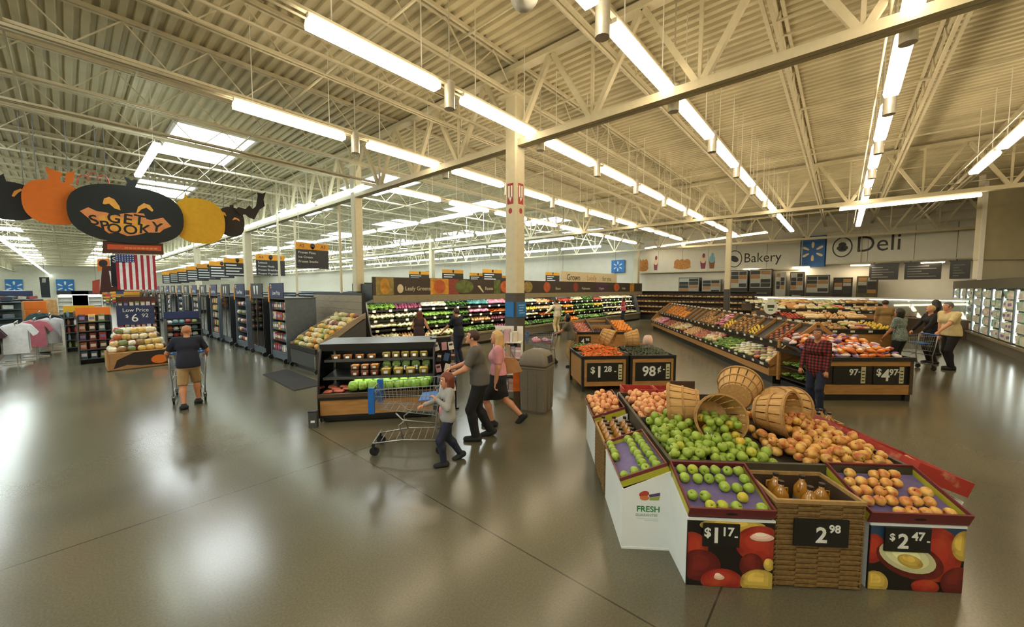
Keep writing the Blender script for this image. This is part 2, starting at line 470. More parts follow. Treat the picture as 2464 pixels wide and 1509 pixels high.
proto_c = strip_light('strip_light', 'x', None, 3.5, lampC, 0.16)
first = True
for u, va, where in ((-2.0, 20, 'above the clothing racks'), (1.45, 11.65, 'behind the hanging pumpkin signs'), (6.25, 11.5, 'along the girder over the freezers'), (11.3, 12, 'first beyond the vegetable wall cooler'),
                  (16.0, 13, 'second beyond the vegetable wall cooler'), (21.0, 13, 'third beyond the vegetable wall cooler'), (26.5, 14, 'fourth beyond the vegetable wall cooler'), (-9.0, 8, 'far left of the aisle'),
                  (-13.0, 0, 'behind the clothing')):
    k = 0; v = va + 1.75
    while v < V1 - 1:
        lab = f'{ordn(k)} cool strip light of the long row {where}'
        if first: proto_c.location = W(u, v, ZL + 0.05 if u != -2.0 else 4.7); proto_c.rotation_euler = (0, 0, PI/2); proto_c['label'] = lab; proto_c['group'] = 'strip lights over the grocery side'; first = False
        else: last_light = dup(proto_c, W(u, v, ZL + 0.05 if u != -2.0 else 4.7), PI/2, lab, 'strip lights over the grocery side')
        if v > 50: last_light.scale = (2.05, 1, 1)
        v += 3.9 if v < 46 else 7.8; k += 1
        if u == 1.45: break
# long light bars near the deli wall
for a, b, lab in ((W(18.4, -3.1, 5.16), W(18.4, 0.2, 5.16), 'long warm light bar hanging before the deli sign'), (K(14.9, 22.6, 5.75), K(10.9, 31.5, 5.4), 'long warm light bar hanging before the bakery sign')):
    a, b = Vector(a), Vector(b); d = b - a
    t = thing('light_bar', lab, 'ceiling light', (a + b)/2, math.atan2(d.y, d.x)); L = d.length
    h = MB(); h.box(-L/2, -0.05, 0.06, L/2, 0.05, 0.13); hz = 7.06 if a.x > 20 else 5.31; h.bar((-L*0.4, 0, 0.13), (-L*0.4, 0, hz - t.location.z), 0.015); h.bar((L*0.4, 0, 0.13), (L*0.4, 0, hz - t.location.z), 0.015); h.build('housing', white_pl, t)
    h = MB(); h.prism([(-0.08, 0.06), (-0.06, 0), (0.06, 0), (0.08, 0.06)], -L/2, L/2, axis='x'); h.build('diffuser', lampW, t)
# skylights
sk = thing('skylight', 'x', 'skylight')
h = MB()
for a in ((-1.0, -1.9, -0.92, 1.9), (0.92, -1.9, 1.0, 1.9), (-1.0, -1.9, 1.0, -1.82), (-1.0, 1.82, 1.0, 1.9)): h.box(a[0], a[1], -0.1, a[2], a[3], 0.02)
h.build('frame', white_pl, sk)
h = MB(); h.box(-0.92, -1.82, -0.05, 0.92, 1.82, -0.03); h.build('panel', lampD, sk)
first = True; k = 0
for i, u in enumerate((-9.2, -3.05, 3.15, 9.35, 15.5, 21.7, 27.9)):
    for j, v in enumerate((-0.8, 7.6, 16.0, 24.4, 32.8, 41.2, 49.6, 58.0, 66.4, 74.8, 83.2, 91.6, 100.0)):
        if v < 12 and u > 0: continue  # low-v ones left of the camera are unseen, added for cool bin fronts
        lab = f'bright skylight in the roof deck, {ordn(j)} along the {ordn(i)} skylight line from the store front'
        if first: sk.location = W(u, v, DECK); sk['label'] = lab; sk['group'] = 'skylights over the grocery side'; first = False
        else: dup(sk, W(u, v, DECK), 0, lab, 'skylights over the grocery side')

# conduits that carry the strip light rows, and a horn speaker near the top of the view
mb = MB()
for v, _ in rows[1:]: mb.cyl((U0, v + 0.17, ZL + 0.2), (27.5, v + 0.17, ZL + 0.2), 0.018, n=5); mb.box(U0, v - 0.03, ZL + 0.16, 27.5, v + 0.03, ZL + 0.2)
mb.build('conduit', cream, ceiling)
t = thing('ceiling_speaker', 'white horn speaker with red brown cap beside the nearest strip light', 'speaker', W(3.3, 2.75, 5.55), 0.4)
mb = MB(); mb.lathe([(0.03, 0), (0.05, 0.1), (0.12, 0.2), (0.17, 0.24), (0.16, 0.245), (0.04, 0.12)], 16, 0, Matrix.Rotation(1.2, 4, 'Y'), caps=False); mb.build('horn', white_pl, t)
mb = MB(); mb.ball((0.0, 0, -0.03), 0.06, 0, 10, 7); mb.build('cap', mat('red_brown_cap', '#7a3a22', 0.5), t)
mb = MB(); mb.cyl((0, 0, 0.02), (0, 0, 1.5), 0.012, n=6); mb.build('stem', cream, t)
# ================================================================== produce shapes
def apple_mesh(name, mats, r=0.043, n=12):
    mb = MB()
    prof = [(0.0, -0.78), (0.22, -0.88), (0.5, -0.84), (0.84, -0.45), (1.0, 0.1), (0.93, 0.52), (0.66, 0.84), (0.34, 0.9), (0.12, 0.76), (0.0, 0.66)]
    mb.lathe([(a*r, z*r) for a, z in prof], n, 0)
    mb.cyl((0, 0, 0.64*r), (0.12*r, 0.05*r, 1.12*r), 0.05*r, 0.06*r, 5, 1)
    return mb.mesh(name, mats)
stem_m = mat('stalk_brown', '#4a3820', 0.8)
m_green = mat('green_apple_skin', rnd=['#84a036', '#97ad44', '#8ca53c'], rough=0.3, noise=0.12, scale=14)
m_yel = mat('yellow_apple_skin', rnd=['#a3b235', '#c9a93c', '#b5b53c'], rough=0.3, noise=0.12, scale=14)
m_gala = mat('red_blush_apple_skin', rnd=['#d9b25e', '#d6a552', '#dcbc6a'], rough=0.3, scale=16, col2='#b2542f', thr=(0.42, 0.68))
m_peach = mat('pink_blush_apple_skin', rnd=['#e6b478', '#e0a068', '#eac084'], rough=0.3, scale=16, col2='#cf7452', thr=(0.42, 0.74))
me_green = apple_mesh('apple', [m_green, stem_m]); me_yel = apple_mesh('apple', [m_yel, stem_m])
me_gala = apple_mesh('apple', [m_gala, stem_m]); me_peach = apple_mesh('apple', [m_peach, stem_m])

def pile(n, r, sample, ground, top, tries=14, seed=1, gap=0.96):
    """drop balls one by one on a surface; every ball rests on the ground or on others, none overlap"""
    rg = random.Random(seed); pts = np.zeros((0, 3)); miss = 0
    d = 2*r*gap
    while len(pts) < n and miss < 60:
        best = None
        for _ in range(tries):
            x, y = sample(rg)
            z = ground(x, y) + r
            if len(pts):
                q = (pts[:, 0]-x)**2 + (pts[:, 1]-y)**2; ok = q < d*d
                if ok.any(): z = max(z, float((pts[ok, 2] + np.sqrt(d*d - q[ok])).max()))
            if z <= top(x, y) and (best is None or z < best[2]): best = (x, y, z)
        if best is None: miss += 1; continue
        pts = np.vstack([pts, best])
    return [tuple(p) for p in pts]
def rrot(rg=RND, flat=0.6): return (rg.uniform(-flat, flat)*PI, rg.uniform(-flat, flat)*PI, rg.uniform(0, 2*PI))
def kind_of(me):
    me = me[0] if isinstance(me, list) else me
    return 'green_apple' if me == me_green else 'red_apple' if me == me_gala else 'pink_apple' if me == me_peach else 'apple'
def scatter(name, me, F, pts, label, cat, group, rot=rrot, scale=(0.94, 1.06)):
    if name == 'apple': name = kind_of(me)
    for p, lb in zip(pts, row_labels(pts, label)):
        one(name, me if not isinstance(me, list) else RND.choice(me), F(*p), rot(), lb, cat, group, RND.uniform(*scale))

# ================================================================== the apple stand in front
S = Frame(K(1.38, 2.87), RZ_C + math.radians(-4))
card_white = mat('white_cardboard', '#dfe5e4', 0.6, noise=0.04, scale=4)
card_brown = mat('brown_cardboard', '#a47a4b', 0.75, noise=0.12, scale=12)
card_dark = mat('maroon_print', '#6a2a2c', 0.55)
card_lime = mat('lime_print', '#a9a72e', 0.5, noise=0.15)
slot_m = mat('dark_slot', '#1b1714', 0.8)
foam_m = mat('purple_tray_liner', '#6a5f8c', 0.7, noise=0.15, scale=20)
chalk = mat('chalkboard_black', '#151615', 0.5, noise=0.2)
sign_white = mat('sign_white_print', '#dfe3de', 0.6, noise=0.03)
tag_m = mat('paper_tag', '#c3c09a', 0.6, noise=0.1)
print_black = mat('print_black', '#171412', 0.45)
p_red = mat('print_red_apple', '#8c2620', 0.4, noise=0.3, scale=7, col2='#b8502e', thr=(0.45, 0.8))
p_red2 = mat('print_dark_red_apple', '#5a1c1a', 0.4, noise=0.3, scale=7, col2='#8e3526', thr=(0.5, 0.8))
p_yel = mat('print_yellow_apple', '#b9a04a', 0.4, noise=0.25, scale=8, col2='#8f5a30', thr=(0.5, 0.8))
p_flesh = mat('print_apple_flesh', '#c6c79a', 0.4, noise=0.08)
p_blue = mat('print_blue', '#27415f', 0.4)
p_green = mat('print_green', '#2f7d42', 0.5)
p_pale = mat('print_highlight', '#d8b9a8', 0.4)

def shade_of(m, f):
    k = f'{m.name}_{f}'
    if k not in MATS:
        n = m.copy(); n.name = k; MATS[k] = n
        for nd in n.node_tree.nodes:
            if nd.type == 'RGB': nd.outputs[0].default_value = tuple(min(1, x*f) for x in nd.outputs[0].default_value[:3]) + (1,)
    return MATS[k]
def price_sign(name, label, F, x, y, z, w, h, parts_, tilt=0.0, tagx=None, rz=None, cat='price sign', m=None):
    """black board with raised lettering; parts_ = [(text, size, dx, dz)] from the board's centre"""
    t = thing(name, label, cat, F(x, y, z), F.rz if rz is None else rz)
    mb = MB(); mb.box(-w/2, -0.006, -h/2, w/2, 0.006, h/2, 0); mb.build('board', m or chalk, t)
    for body, size, dx, dz in parts_:
        text(body, size, sign_white, t, (dx, -0.008, dz), bold=size*0.022)
    if tagx is not None:
        mb = MB(); mb.box(tagx - 0.045, -0.012, -h*0.40, tagx + 0.045, -0.006, h*0.42); mb.build('paper_tag', tag_m, t)
        mb = MB()
        for i in range(4): mb.box(tagx - 0.03, -0.0135, -h*0.3 + i*h*0.16, tagx + 0.03, -0.012, -h*0.3 + i*h*0.16 + h*0.05)
        mb.build('tag_print', print_black, t)
    return t

def bin_base(name, label, F, x, y, rz, w, d, hf, hb, prints, side_print=False):
    """floor bin: low printed front, sides sloping up to the table behind"""
    t = thing(name, label, 'display bin', F(x, y), rz)
    e = 0.012
    m_ = MB(); m_.box(0.0, 0, 0.0, w, e, hf); m_.build('front_panel', [print_black if prints else card_white], t)
    for xx in (0, w - e):
        m_ = MB(); m_.prism([(e, 0), (d, 0), (d, hb), (e, hf)], xx, xx + e, axis='x'); m_.build('side_panel', card_white, t)
    m_ = MB(); m_.box(e, d - e, 0, w - e, d, hb - 0.01); m_.build('back_panel', card_white, t)
    m_ = MB(); m_.box(-0.003, -0.004, hf - 0.012, w + 0.003, e, hf + 0.004); m_.build('edge_trim', card_white, t)
    for i, (poly, mm) in enumerate(prints):
        m_ = MB(); poly = [(min(max(a, 0.004), w - 0.004), min(max(b, 0.004), hf - 0.014)) for a, b in poly]
        m_.prism(poly, -0.001 - 0.0006*(i + 1), 0.0, axis='y')
        ax_, az_ = sum(q[0] for q in poly)/len(poly), sum(q[1] for q in poly)/len(poly)
        for k_, (s_, mi_) in enumerate(((0.78, 1), (0.5, 2))):
            if len(poly) < 8: continue
            q = [(ax_ - 0.012*(k_ + 1)*0.5 + (p_[0] - ax_)*s_, az_ + 0.012*(k_ + 1) + (p_[1] - az_)*s_) for p_ in poly]
            q = [(min(max(a, 0.004), w - 0.004), min(max(b, 0.004), hf - 0.014)) for a, b in q]
            m_.prism(q, -0.001 - 0.0006*(i + 1) - 0.0002*(k_ + 1), 0.0, mi_, axis='y')
        m_.build('photo_print', [mm, shade_of(mm, 1.3), shade_of(mm, 1.75)], t)
    return t
def carton(name, label, F, x, y, z, rz, w, d, h, tiltx, liner=True):
    """open carton tray tilted towards the shopper"""
    t = thing(name, label, 'carton', F(x, y, z), rz); t.rotation_euler = (tiltx, 0, rz)
    e = 0.01
    for nm, b in (('front_wall', (0, 0, 0, w, e, h)), ('back_wall', (0, d - e, 0, w, d, h)), ('side_wall', (0, e, 0, e, d - e, h)), ('side_wall', (w - e, e, 0, w, d - e, h))):
        m_ = MB(); m_.box(*b, 0)
        x0, y0, z0, x1, y1, z1 = b
        m_.box(x0 - 0.0015, y0 - 0.0015, h - 0.028, x1 + 0.0015, y1 + 0.0015, h + 0.001, 1)      # printed band round the rim
        m_.box(x0 - 0.001, y0 - 0.001, 0.0, x1 + 0.001, y1 + 0.001, h*0.72, 2)
        m_.build(nm, [card_brown, card_dark, card_lime if nm == 'side_wall' or 'lime' in label else card_dark], t)
    m_ = MB(); m_.box(e, e, 0, w - e, d - e, 0.01); m_.build('base', card_brown, t)
    if liner:
        m_ = MB(); m_.box(e, e, 0.01, w - e, d - e, 0.022); nx, ny = 6, 5
        m_.build('liner', foam_m, t)
    m_ = MB(); m_.prism(ell(w/2, h*0.45, 0.045, 0.012, 10), -0.003, -0.0012); m_.build('hand_hole', slot_m, t)
    return t, t.matrix_basis.copy()
def in_tray(M, me, cells, r, label, group, name='apple'):
    name = kind_of(me)
    for (x, y), lb in zip(cells, row_labels(cells, label)):
        one(name, me if not isinstance(me, list) else RND.choice(me), M @ Vector((x + RND.uniform(-.006, .006), y + RND.uniform(-.006, .006), 0.022 + r*0.9)), rrot(), lb, 'apple', group, RND.uniform(0.95, 1.05))

# bin 1: $1.17
w1, hf = 0.655, 0.55
pr1 = [(ell(0.34, 0.5, 0.25, 0.06), p_yel), (ell(0.03, 0.31, 0.13, 0.13), p_red), (ell(0.1, 0.17, 0.16, 0.13), p_red2), (ell(0.56, 0.36, 0.2, 0.15, tilt=-0.1), p_red), (ell(0.49, 0.19, 0.09, 0.1), p_red2),
       (ell(0.27, 0.05, 0.16, 0.1), p_red), (ell(0.55, 0.05, 0.14, 0.11), p_yel), (ell(0.62, 0.2, 0.04, 0.05), p_yel), (ell(0.56, 0.42, 0.09, 0.03), p_pale), (ell(0.25, 0.08, 0.04, 0.02), p_pale)]
bin_base('display_bin', 'white apple bin with red apple photo front under the $1.17 sign', S, 0, 0.02, S.rz, w1, 0.5, hf, 0.72, pr1)
price_sign('price_sign', 'black $1.17 price sign on the left apple photo bin', S, 0.25, 0.008, 0.43, 0.275, 0.185,
           [('$', 0.10, -0.105, 0.02), ('1', 0.17, -0.04, -0.005), ('17', 0.095, 0.045, 0.03), ('-', 0.08, 0.11, 0.0)])
t, M1 = carton('carton_tray', 'brown carton tray of green apples with purple liner above the $1.17 bin', S, 0.005, 0.025, 0.565, S.rz, 0.645, 0.5, 0.085, math.radians(19))
cells = [(0.075 + 0.098*i, 0.05 + 0.094*j) for j in range(5) for i in range(6)]
gone = {(0, 0), (5, 1), (4, 0), (1, 2), (2, 2), (3, 1), (4, 3), (0, 2), (2, 1)}
cells1 = [c for k, c in enumerate(cells) if (k % 6, k // 6) not in gone]
in_tray(M1, [me_green, me_green, me_green, me_yel], cells1, 0.043, 'green apple in the front carton tray', 'green apples in the front carton tray')
# bin 2: wicker crate 2.98
wick = mat('wicker_reed', '#7d6238', 0.7, noise=0.3, scale=30)
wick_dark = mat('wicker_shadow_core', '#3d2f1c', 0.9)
def wicker(name, label, F, x, y, rz, w, d, h, z=0.0):
    t = thing(name, label, 'wicker crate', F(x, y, z), rz)
    e = 0.02
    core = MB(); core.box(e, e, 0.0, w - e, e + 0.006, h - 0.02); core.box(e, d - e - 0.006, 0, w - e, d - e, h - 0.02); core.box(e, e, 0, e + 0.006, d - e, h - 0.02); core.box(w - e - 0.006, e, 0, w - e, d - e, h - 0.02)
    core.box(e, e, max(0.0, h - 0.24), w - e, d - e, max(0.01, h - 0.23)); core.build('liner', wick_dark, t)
    nr = int((h - 0.03) / 0.021); st = 4
    for side in range(4):
        mb = MB(); L = (w, d, w, d)[side]
        for r_ in range(nr):
            z_ = 0.016 + r_*0.021
            for k in range(st):
                a, b = L*k/st, L*(k + 1)/st; off = 0.002 if (k + r_) % 2 else 0.011
                g = {0: (a + .001, off, b - .001, off + 0.01), 1: (w - off - 0.01, a + .001, w - off, b - .001), 2: (a + .001, d - off - 0.01, b - .001, d - off), 3: (off, a + .001, off + 0.01, b - .001)}[side]
                mb.box(g[0], g[1], z_, g[2], g[3], z_ + 0.0165)
        mb.build('woven_side', wick, t)['kind'] = 'stuff'
    rim = MB(); rim.box(-0.004, -0.004, h - 0.02, w + .004, 0.018, h + 0.008); rim.box(-0.004, d - 0.018, h - 0.02, w + .004, d + .004, h + 0.008); rim.box(-0.004, 0.018, h - 0.02, 0.018, d - 0.018, h + 0.008); rim.box(w - 0.018, 0.018, h - 0.02, w + .004, d - 0.018, h + 0.008)
    rim.build('rim', mat('wicker_rim', '#a38452', 0.7, noise=0.2, scale=20), t)
    return t
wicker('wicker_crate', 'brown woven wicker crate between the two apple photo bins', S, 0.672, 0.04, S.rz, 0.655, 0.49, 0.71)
price_sign('price_sign', 'black 2.98 price sign on the wicker crate', S, 1.0, 0.028, 0.47, 0.40, 0.215, [('2', 0.17, 0.0, -0.02), ('98', 0.085, 0.095, 0.035)])
# cider jugs
juice = mat('apple_cider_bottle', '#a8762a', 0.15, noise=0.15, scale=6, coat=0.6)
cap_m = mat('dark_bottle_cap', '#2a1d15', 0.5); lab_m = mat('bottle_label', '#5d7f86', 0.5, noise=0.3, scale=20)
def jug_proto():
    t = thing('cider_jug', 'x', 'bottle')
    mb = MB(); mb.lathe([(0.0, 0), (0.055, 0.0), (0.062, 0.015), (0.062, 0.12), (0.055, 0.16), (0.03, 0.2), (0.02, 0.215), (0.02, 0.235), (0, 0.235)], 12); mb.build('bottle_body', juice, t)
    mb = MB(); mb.cyl((0, 0, 0.232), (0, 0, 0.258), 0.023, n=10); mb.build('cap', cap_m, t)
    mb = MB(); mb.lathe([(0.0628, 0.02), (0.0628, 0.07)], 12, caps=False); mb.build('label', lab_m, t)
    mb = MB(); mb.tube([(0.035, 0, 0.19), (0.07, 0, 0.185), (0.072, 0, 0.14), (0.058, 0, 0.13)], 0.008, 5); mb.build('handle', juice, t)
    return t
jug = jug_proto(); jug_used = False
jug_n = {}
def put_jug(p, label, group, rz=0):
    global jug_used
    jug_n[group] = jug_n.get(group, 0) + 1; label = f'{label}, {ordn(jug_n[group] - 1)} from the front left'
    if not jug_used: jug.location = p; jug.rotation_euler = (0, 0, rz); jug['label'] = label; jug['group'] = group; jug_used = True; return jug
    return dup(jug, p, rz, label, group)
for i, (x, y) in enumerate(((0.86, 0.30), (1.04, 0.22), (1.17, 0.28), (1.10, 0.41), (0.90, 0.44), (0.80, 0.15))):
    if i in (5,): continue
    put_jug(S(x, y, 0.482), 'amber apple cider bottle standing in the front wicker crate', 'cider bottles in the front wicker crate', RND.uniform(0, 6))
# bin 3: $2.47
w3 = 0.69
pr3 = [([(0.0, 0.40), (0.7, 0.40), (0.7, 0.53), (0, 0.53)], p_blue), (ell(0.02, 0.33, 0.1, 0.12), p_red), (ell(0.5, 0.3, 0.17, 0.22, tilt=0.2), p_red), (ell(0.68, 0.38, 0.09, 0.12), p_yel), (ell(0.3, 0.25, 0.26, 0.14, tilt=-0.35), p_red2),
       (ell(0.28, 0.27, 0.22, 0.11, tilt=-0.35), p_flesh), (ell(0.3, 0.24, 0.1, 0.05, tilt=-0.35), p_yel), (ell(0.66, 0.08, 0.13, 0.13), p_red2), (ell(0.05, 0.05, 0.1, 0.1), p_yel), (ell(0.42, 0.04, 0.1, 0.06), p_red)]
bin_base('display_bin', 'white apple bin with cut apple photo front under the $2.47 sign', S, 1.40, 0.08, S.rz, w3, 0.5, 0.53, 0.72, pr3)
price_sign('price_sign', 'black $2.47 price sign on the right apple photo bin', S, 1.66, 0.066, 0.42, 0.33, 0.19, [('$', 0.075, -0.115, 0.02), ('2', 0.16, -0.035, -0.015), ('47', 0.09, 0.07, 0.03), ('-', 0.07, 0.145, 0.0)])
t, M3 = carton('carton_tray', 'brown carton tray of yellow red apples above the $2.47 bin', S, 1.385, 0.085, 0.54, S.rz, 0.725, 0.52, 0.10, math.radians(19))
cells = [(0.065 + 0.092*i + 0.025*(j % 2), 0.055 + 0.095*j) for j in range(5) for i in range(7)]
cells3 = [c for k, c in enumerate(cells) if (k % 7, k // 7) not in {(0, 0), (1, 0), (5, 3), (4, 2), (6, 1), (2, 4), (6, 4), (0, 4), (6, 3)}]
in_tray(M3, me_gala, cells3, 0.043, 'red yellow apple in the right carton tray', 'yellow red apples in the front carton tray')

# left wing: bins that face the main aisle
RL = S.rz - PI/2
def fresh_logo(t, x, z, y, s):
    f = lambda poly: [(x + a*s, z + b*s) for a, b in poly]
    mb = MB()
    mb.prism(f(ell(-0.055, 0.05, 0.05, 0.03, tilt=0.3)), y - 0.001, y, 0); mb.prism(f([(-0.01, 0.045), (0.1, 0.07), (0.1, 0.035), (0.0, 0.02)]), y - 0.0012, y, 1)
    mb.prism(f(ell(-0.05, 0.01, 0.045, 0.025)), y - 0.0014, y, 2); mb.prism(f([(0.0, 0.02), (0.1, 0.03), (0.09, -0.01), (0.0, -0.012)]), y - 0.0016, y, 3)
    mb.build('logo', [mat('logo_red', '#b0422f', 0.5), mat('logo_violet', '#55406a', 0.5), mat('logo_orange', '#c9763a', 0.5), mat('logo_lime', '#93a244', 0.5)], t)
t = bin_base('display_bin', 'white FRESH carton bin holding green apples beside the main aisle', S, -0.42, 1.27, RL, 0.85, 0.42, 0.55, 0.73, [])
# its FRESH side looks at the camera: lettering on the near side panel
ts = thing('printed_side', None, None); ts.parent = t; ts.location = (0.85, 0, 0); ts.rotation_euler = (0, 0, PI/2)
ob = MB(); ob.box(0.002, -0.004, 0.0, 0.418, -0.0005, 0.02); ob.build('side_foot', card_white, ts)
fresh_logo(ts, 0.24, 0.47, -0.001, 0.9)
text('FRESH', 0.075, p_green, ts, (0.23, -0.002, 0.375), extrude=0.0008, bold=0.0012)
text('GUARANTEE', 0.034, mat('print_green_light', '#7fa58a', 0.5), ts, (0.215, -0.002, 0.32), extrude=0.0008)
ln = MB(); ln.box(0.13, -0.0015, 0.286, 0.32, -0.0003, 0.289); ln.box(0.2, -0.0015, 0.268, 0.32, -0.0003, 0.271); ln.build('print_line', mat('print_grey', '#9fb3ae', 0.5), ts)
t, M = carton('carton_tray', 'lime and maroon carton tray of green apples above the FRESH bin', S, -0.415, 1.26, 0.565, RL, 0.83, 0.44, 0.085, math.radians(21))
cells = [(0.83 - (0.075 + 0.098*j), 0.055 + 0.1*i) for j in range(8) for i in (0, 1, 2, 3)]
cellsL = [c for k, c in enumerate(cells) if (k % 4 != 1 or k // 4 < 1) and not (k % 4 == 0 and k // 4 in (1, 2, 3))]
in_tray(M, me_green, cellsL, 0.043, 'green apple in the side carton tray', 'green apples in the side carton tray')
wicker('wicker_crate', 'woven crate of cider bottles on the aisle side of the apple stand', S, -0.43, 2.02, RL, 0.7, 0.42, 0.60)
for i in range(5):
    for j in range(3):
        put_jug(S(-0.34 + 0.135*j, 1.40 + 0.135*i, 0.45), 'amber cider bottle in the aisle side crate', 'cider bottles in the side crate', RND.uniform(0, 6))
bin_base('display_bin', 'white bin under the carton of pink apples at the rear left', S, -0.42, 2.98, RL, 0.9, 0.42, 0.52, 0.70, [])
t, M = carton('carton_tray', 'brown carton of heaped pink apples at the rear left of the stand', S, -0.415, 2.97, 0.53, RL, 0.88, 0.44, 0.12, math.radians(19), False)
TF = Frame((0, 0, 0), 0); TF.M = M
pts = pile(75, 0.042, lambda g: (g.uniform(0.06, 0.82), g.uniform(0.06, 0.38)), lambda x, y: 0.012, lambda x, y: 0.17, seed=5)
scatter('apple', me_peach, TF, pts, 'pink apple in the rear carton', 'apple', 'pink apples in the rear left carton')

# centre table
tray_m = mat('dark_table_tray', '#26231f', 0.55, noise=0.2)
rim_m = mat('dark_table_rim', '#3f3a2e', 0.5, noise=0.2, scale=4)
t = thing('apple_table', 'dark square display table heaped with apples and bushel baskets', 'display table', S(0.02, 0.53), S.rz)
TW, TD = 2.1, 2.3
m_ = MB(); m_.box(0.02, 0.02, 0.66, TW - 0.02, TD - 0.02, 0.70); m_.build('table_top', tray_m, t)
for b in ((0, 0, 0.62, TW, 0.035, 0.78), (0, TD - 0.035, 0.62, TW, TD, 0.78), (0, 0.035, 0.62, 0.035, TD - 0.035, 0.78), (TW - 0.035, 0.035, 0.62, TW, TD - 0.035, 0.78)):
    m_ = MB(); m_.box(*b); m_.build('rim_board', rim_m, t)
m_ = MB(); m_.box(0.035, 1.12, 0.70, 0.72, 1.15, 0.80); m_.build('divider', rim_m, t)
m_ = MB(); m_.box(0.1, 0.1, 0.1, TW - 0.1, TD - 0.1, 0.62); m_.build('cabinet', print_black, t)
for xx in (0.08, TW - 0.16):
    for yy in (0.08, TD - 0.16):
        m_ = MB(); m_.box(xx, yy, 0, xx + 0.08, yy + 0.08, 0.62); m_.build('leg', rim_m, t)
# raised centre block the baskets lie on
m_ = MB(); m_.hexa([(0.7, 0.9, 0.70), (1.55, 0.9, 0.70), (1.55, 1.8, 0.70), (0.7, 1.8, 0.70)], [(0.85, 1.05, 0.80), (1.4, 1.05, 0.80), (1.4, 1.65, 0.80), (0.85, 1.65, 0.80)]); m_.build('centre_riser', tray_m, t)

# bushel baskets
slat_m = mat('basket_slat', '#c39a5e', 0.65, noise=0.22, scale=5, stretch=(6, 6, 1))
slat_in = mat('basket_hoop', '#a8804a', 0.65, noise=0.2, scale=8)
BR, BB, BL = 0.255, 0.17, 0.34
def basket_proto(ns=16):
    t = thing('bushel_basket', 'x', 'basket')
    mbs = MB(); a0, a1 = -PI/ns*0.84, PI/ns*0.84; e = 0.006
    vs = []
    for (r, z) in ((BB, 0.0), (0.215, 0.16), (BR, BL)):
        for a in (a0, 0, a1):
            vs += [((r)*math.cos(a), r*math.sin(a), z), ((r - e)*math.cos(a), (r - e)*math.sin(a), z)]
    fs = []
    for k in range(2):
        o = 6*k
        for j in (0, 2):
            fs += [(o+j, o+j+2, o+6+j+2, o+6+j), (o+j+1, o+6+j+1, o+6+j+3, o+j+3)]
        fs += [(o, o+6, o+7, o+1), (o+4, o+5, o+11, o+10)]
    fs += [(0, 1, 3, 2), (2, 3, 5, 4), (12, 14, 15, 13), (14, 16, 17, 15)]
    mbs.add(vs, fs); me = mbs.mesh('slat', slat_m)
    for k in range(ns): obj('slat', me, t, None, (0, 0, 2*PI*k/ns))
    for z, r, hh in ((0.03, 0.182, 0.02), (0.17, 0.2195, 0.022), (BL - 0.02, BR - 0.001, 0.026)):
        mb = MB(); mb.lathe([(r, z - hh/2), (r + 0.007, z - hh/2), (r + 0.009, z + hh/2), (r + 0.001, z + hh/2)], 32, smooth=False, caps=False); mb.build('hoop', slat_in, t)
    mb = MB(); mb.lathe([(BR - 0.016, BL - 0.035), (BR - 0.007, BL - 0.035), (BR - 0.004, BL), (BR - 0.013, BL)], 32, smooth=False, caps=False); mb.build('hoop', slat_in, t)
    mb = MB(); mb.lathe([(0, 0.0), (BB - 0.004, 0.0), (BB - 0.004, 0.012), (0, 0.012)], 24, smooth=False); mb.build('base', slat_m, t)
    return t
bk = basket_proto(); bk_used = False
def put_basket(mouth, axis, label, group, scale=1.0, roll=0.0):
    """mouth = centre of the open end, axis = direction the open end looks"""
    global bk_used
    ax = Vector(axis).normalized(); q = ax.to_track_quat('Z', 'Y'); R_ = q.to_matrix().to_4x4() @ Matrix.Rotation(roll, 4, 'Z')
    loc = Vector(mouth) - ax*BL*scale
    if not bk_used:
        bk.location = loc; bk.rotation_euler = R_.to_euler(); bk['label'] = label; bk['group'] = group; bk.scale = (scale,)*3; bk_used = True; o = bk
    else: o = dup(bk, loc, R_.to_euler(), label, group, scale)
    return o, Matrix.Translation(loc) @ R_ @ Matrix.Scale(scale, 4)
def sdir(x, y, z): return (S.M.to_3x3() @ Vector((x, y, z)))
G_ = 'bushel baskets on the apple stand'
_, MB1 = put_basket(S(0.72, 1.06, 1.0), sdir(-0.10, -0.95, 0.24), 'bushel basket lying with green apples spilling towards the front left', G_)
_, MB2 = put_basket(S(1.56, 1.27, 0.985), sdir(0.62, -0.75, 0.12), 'bushel basket lying with yellow red apples spilling to the right', G_)
put_basket(S(1.42, 2.10, 1.12), sdir(0.55, 0.78, 0.28), 'bushel basket behind, its pale slatted side towards the camera', G_, 1.0, 0.2)
put_basket(S(0.38, 1.66, 0.96), sdir(-0.88, 0.35, -0.1), 'bushel basket at the rear left, opening towards pink apples', G_)
put_basket(S(1.88, 1.82, 0.90), sdir(0.86, 0.4, -0.35), 'bushel basket at the rear right sloping down to the table edge', G_)
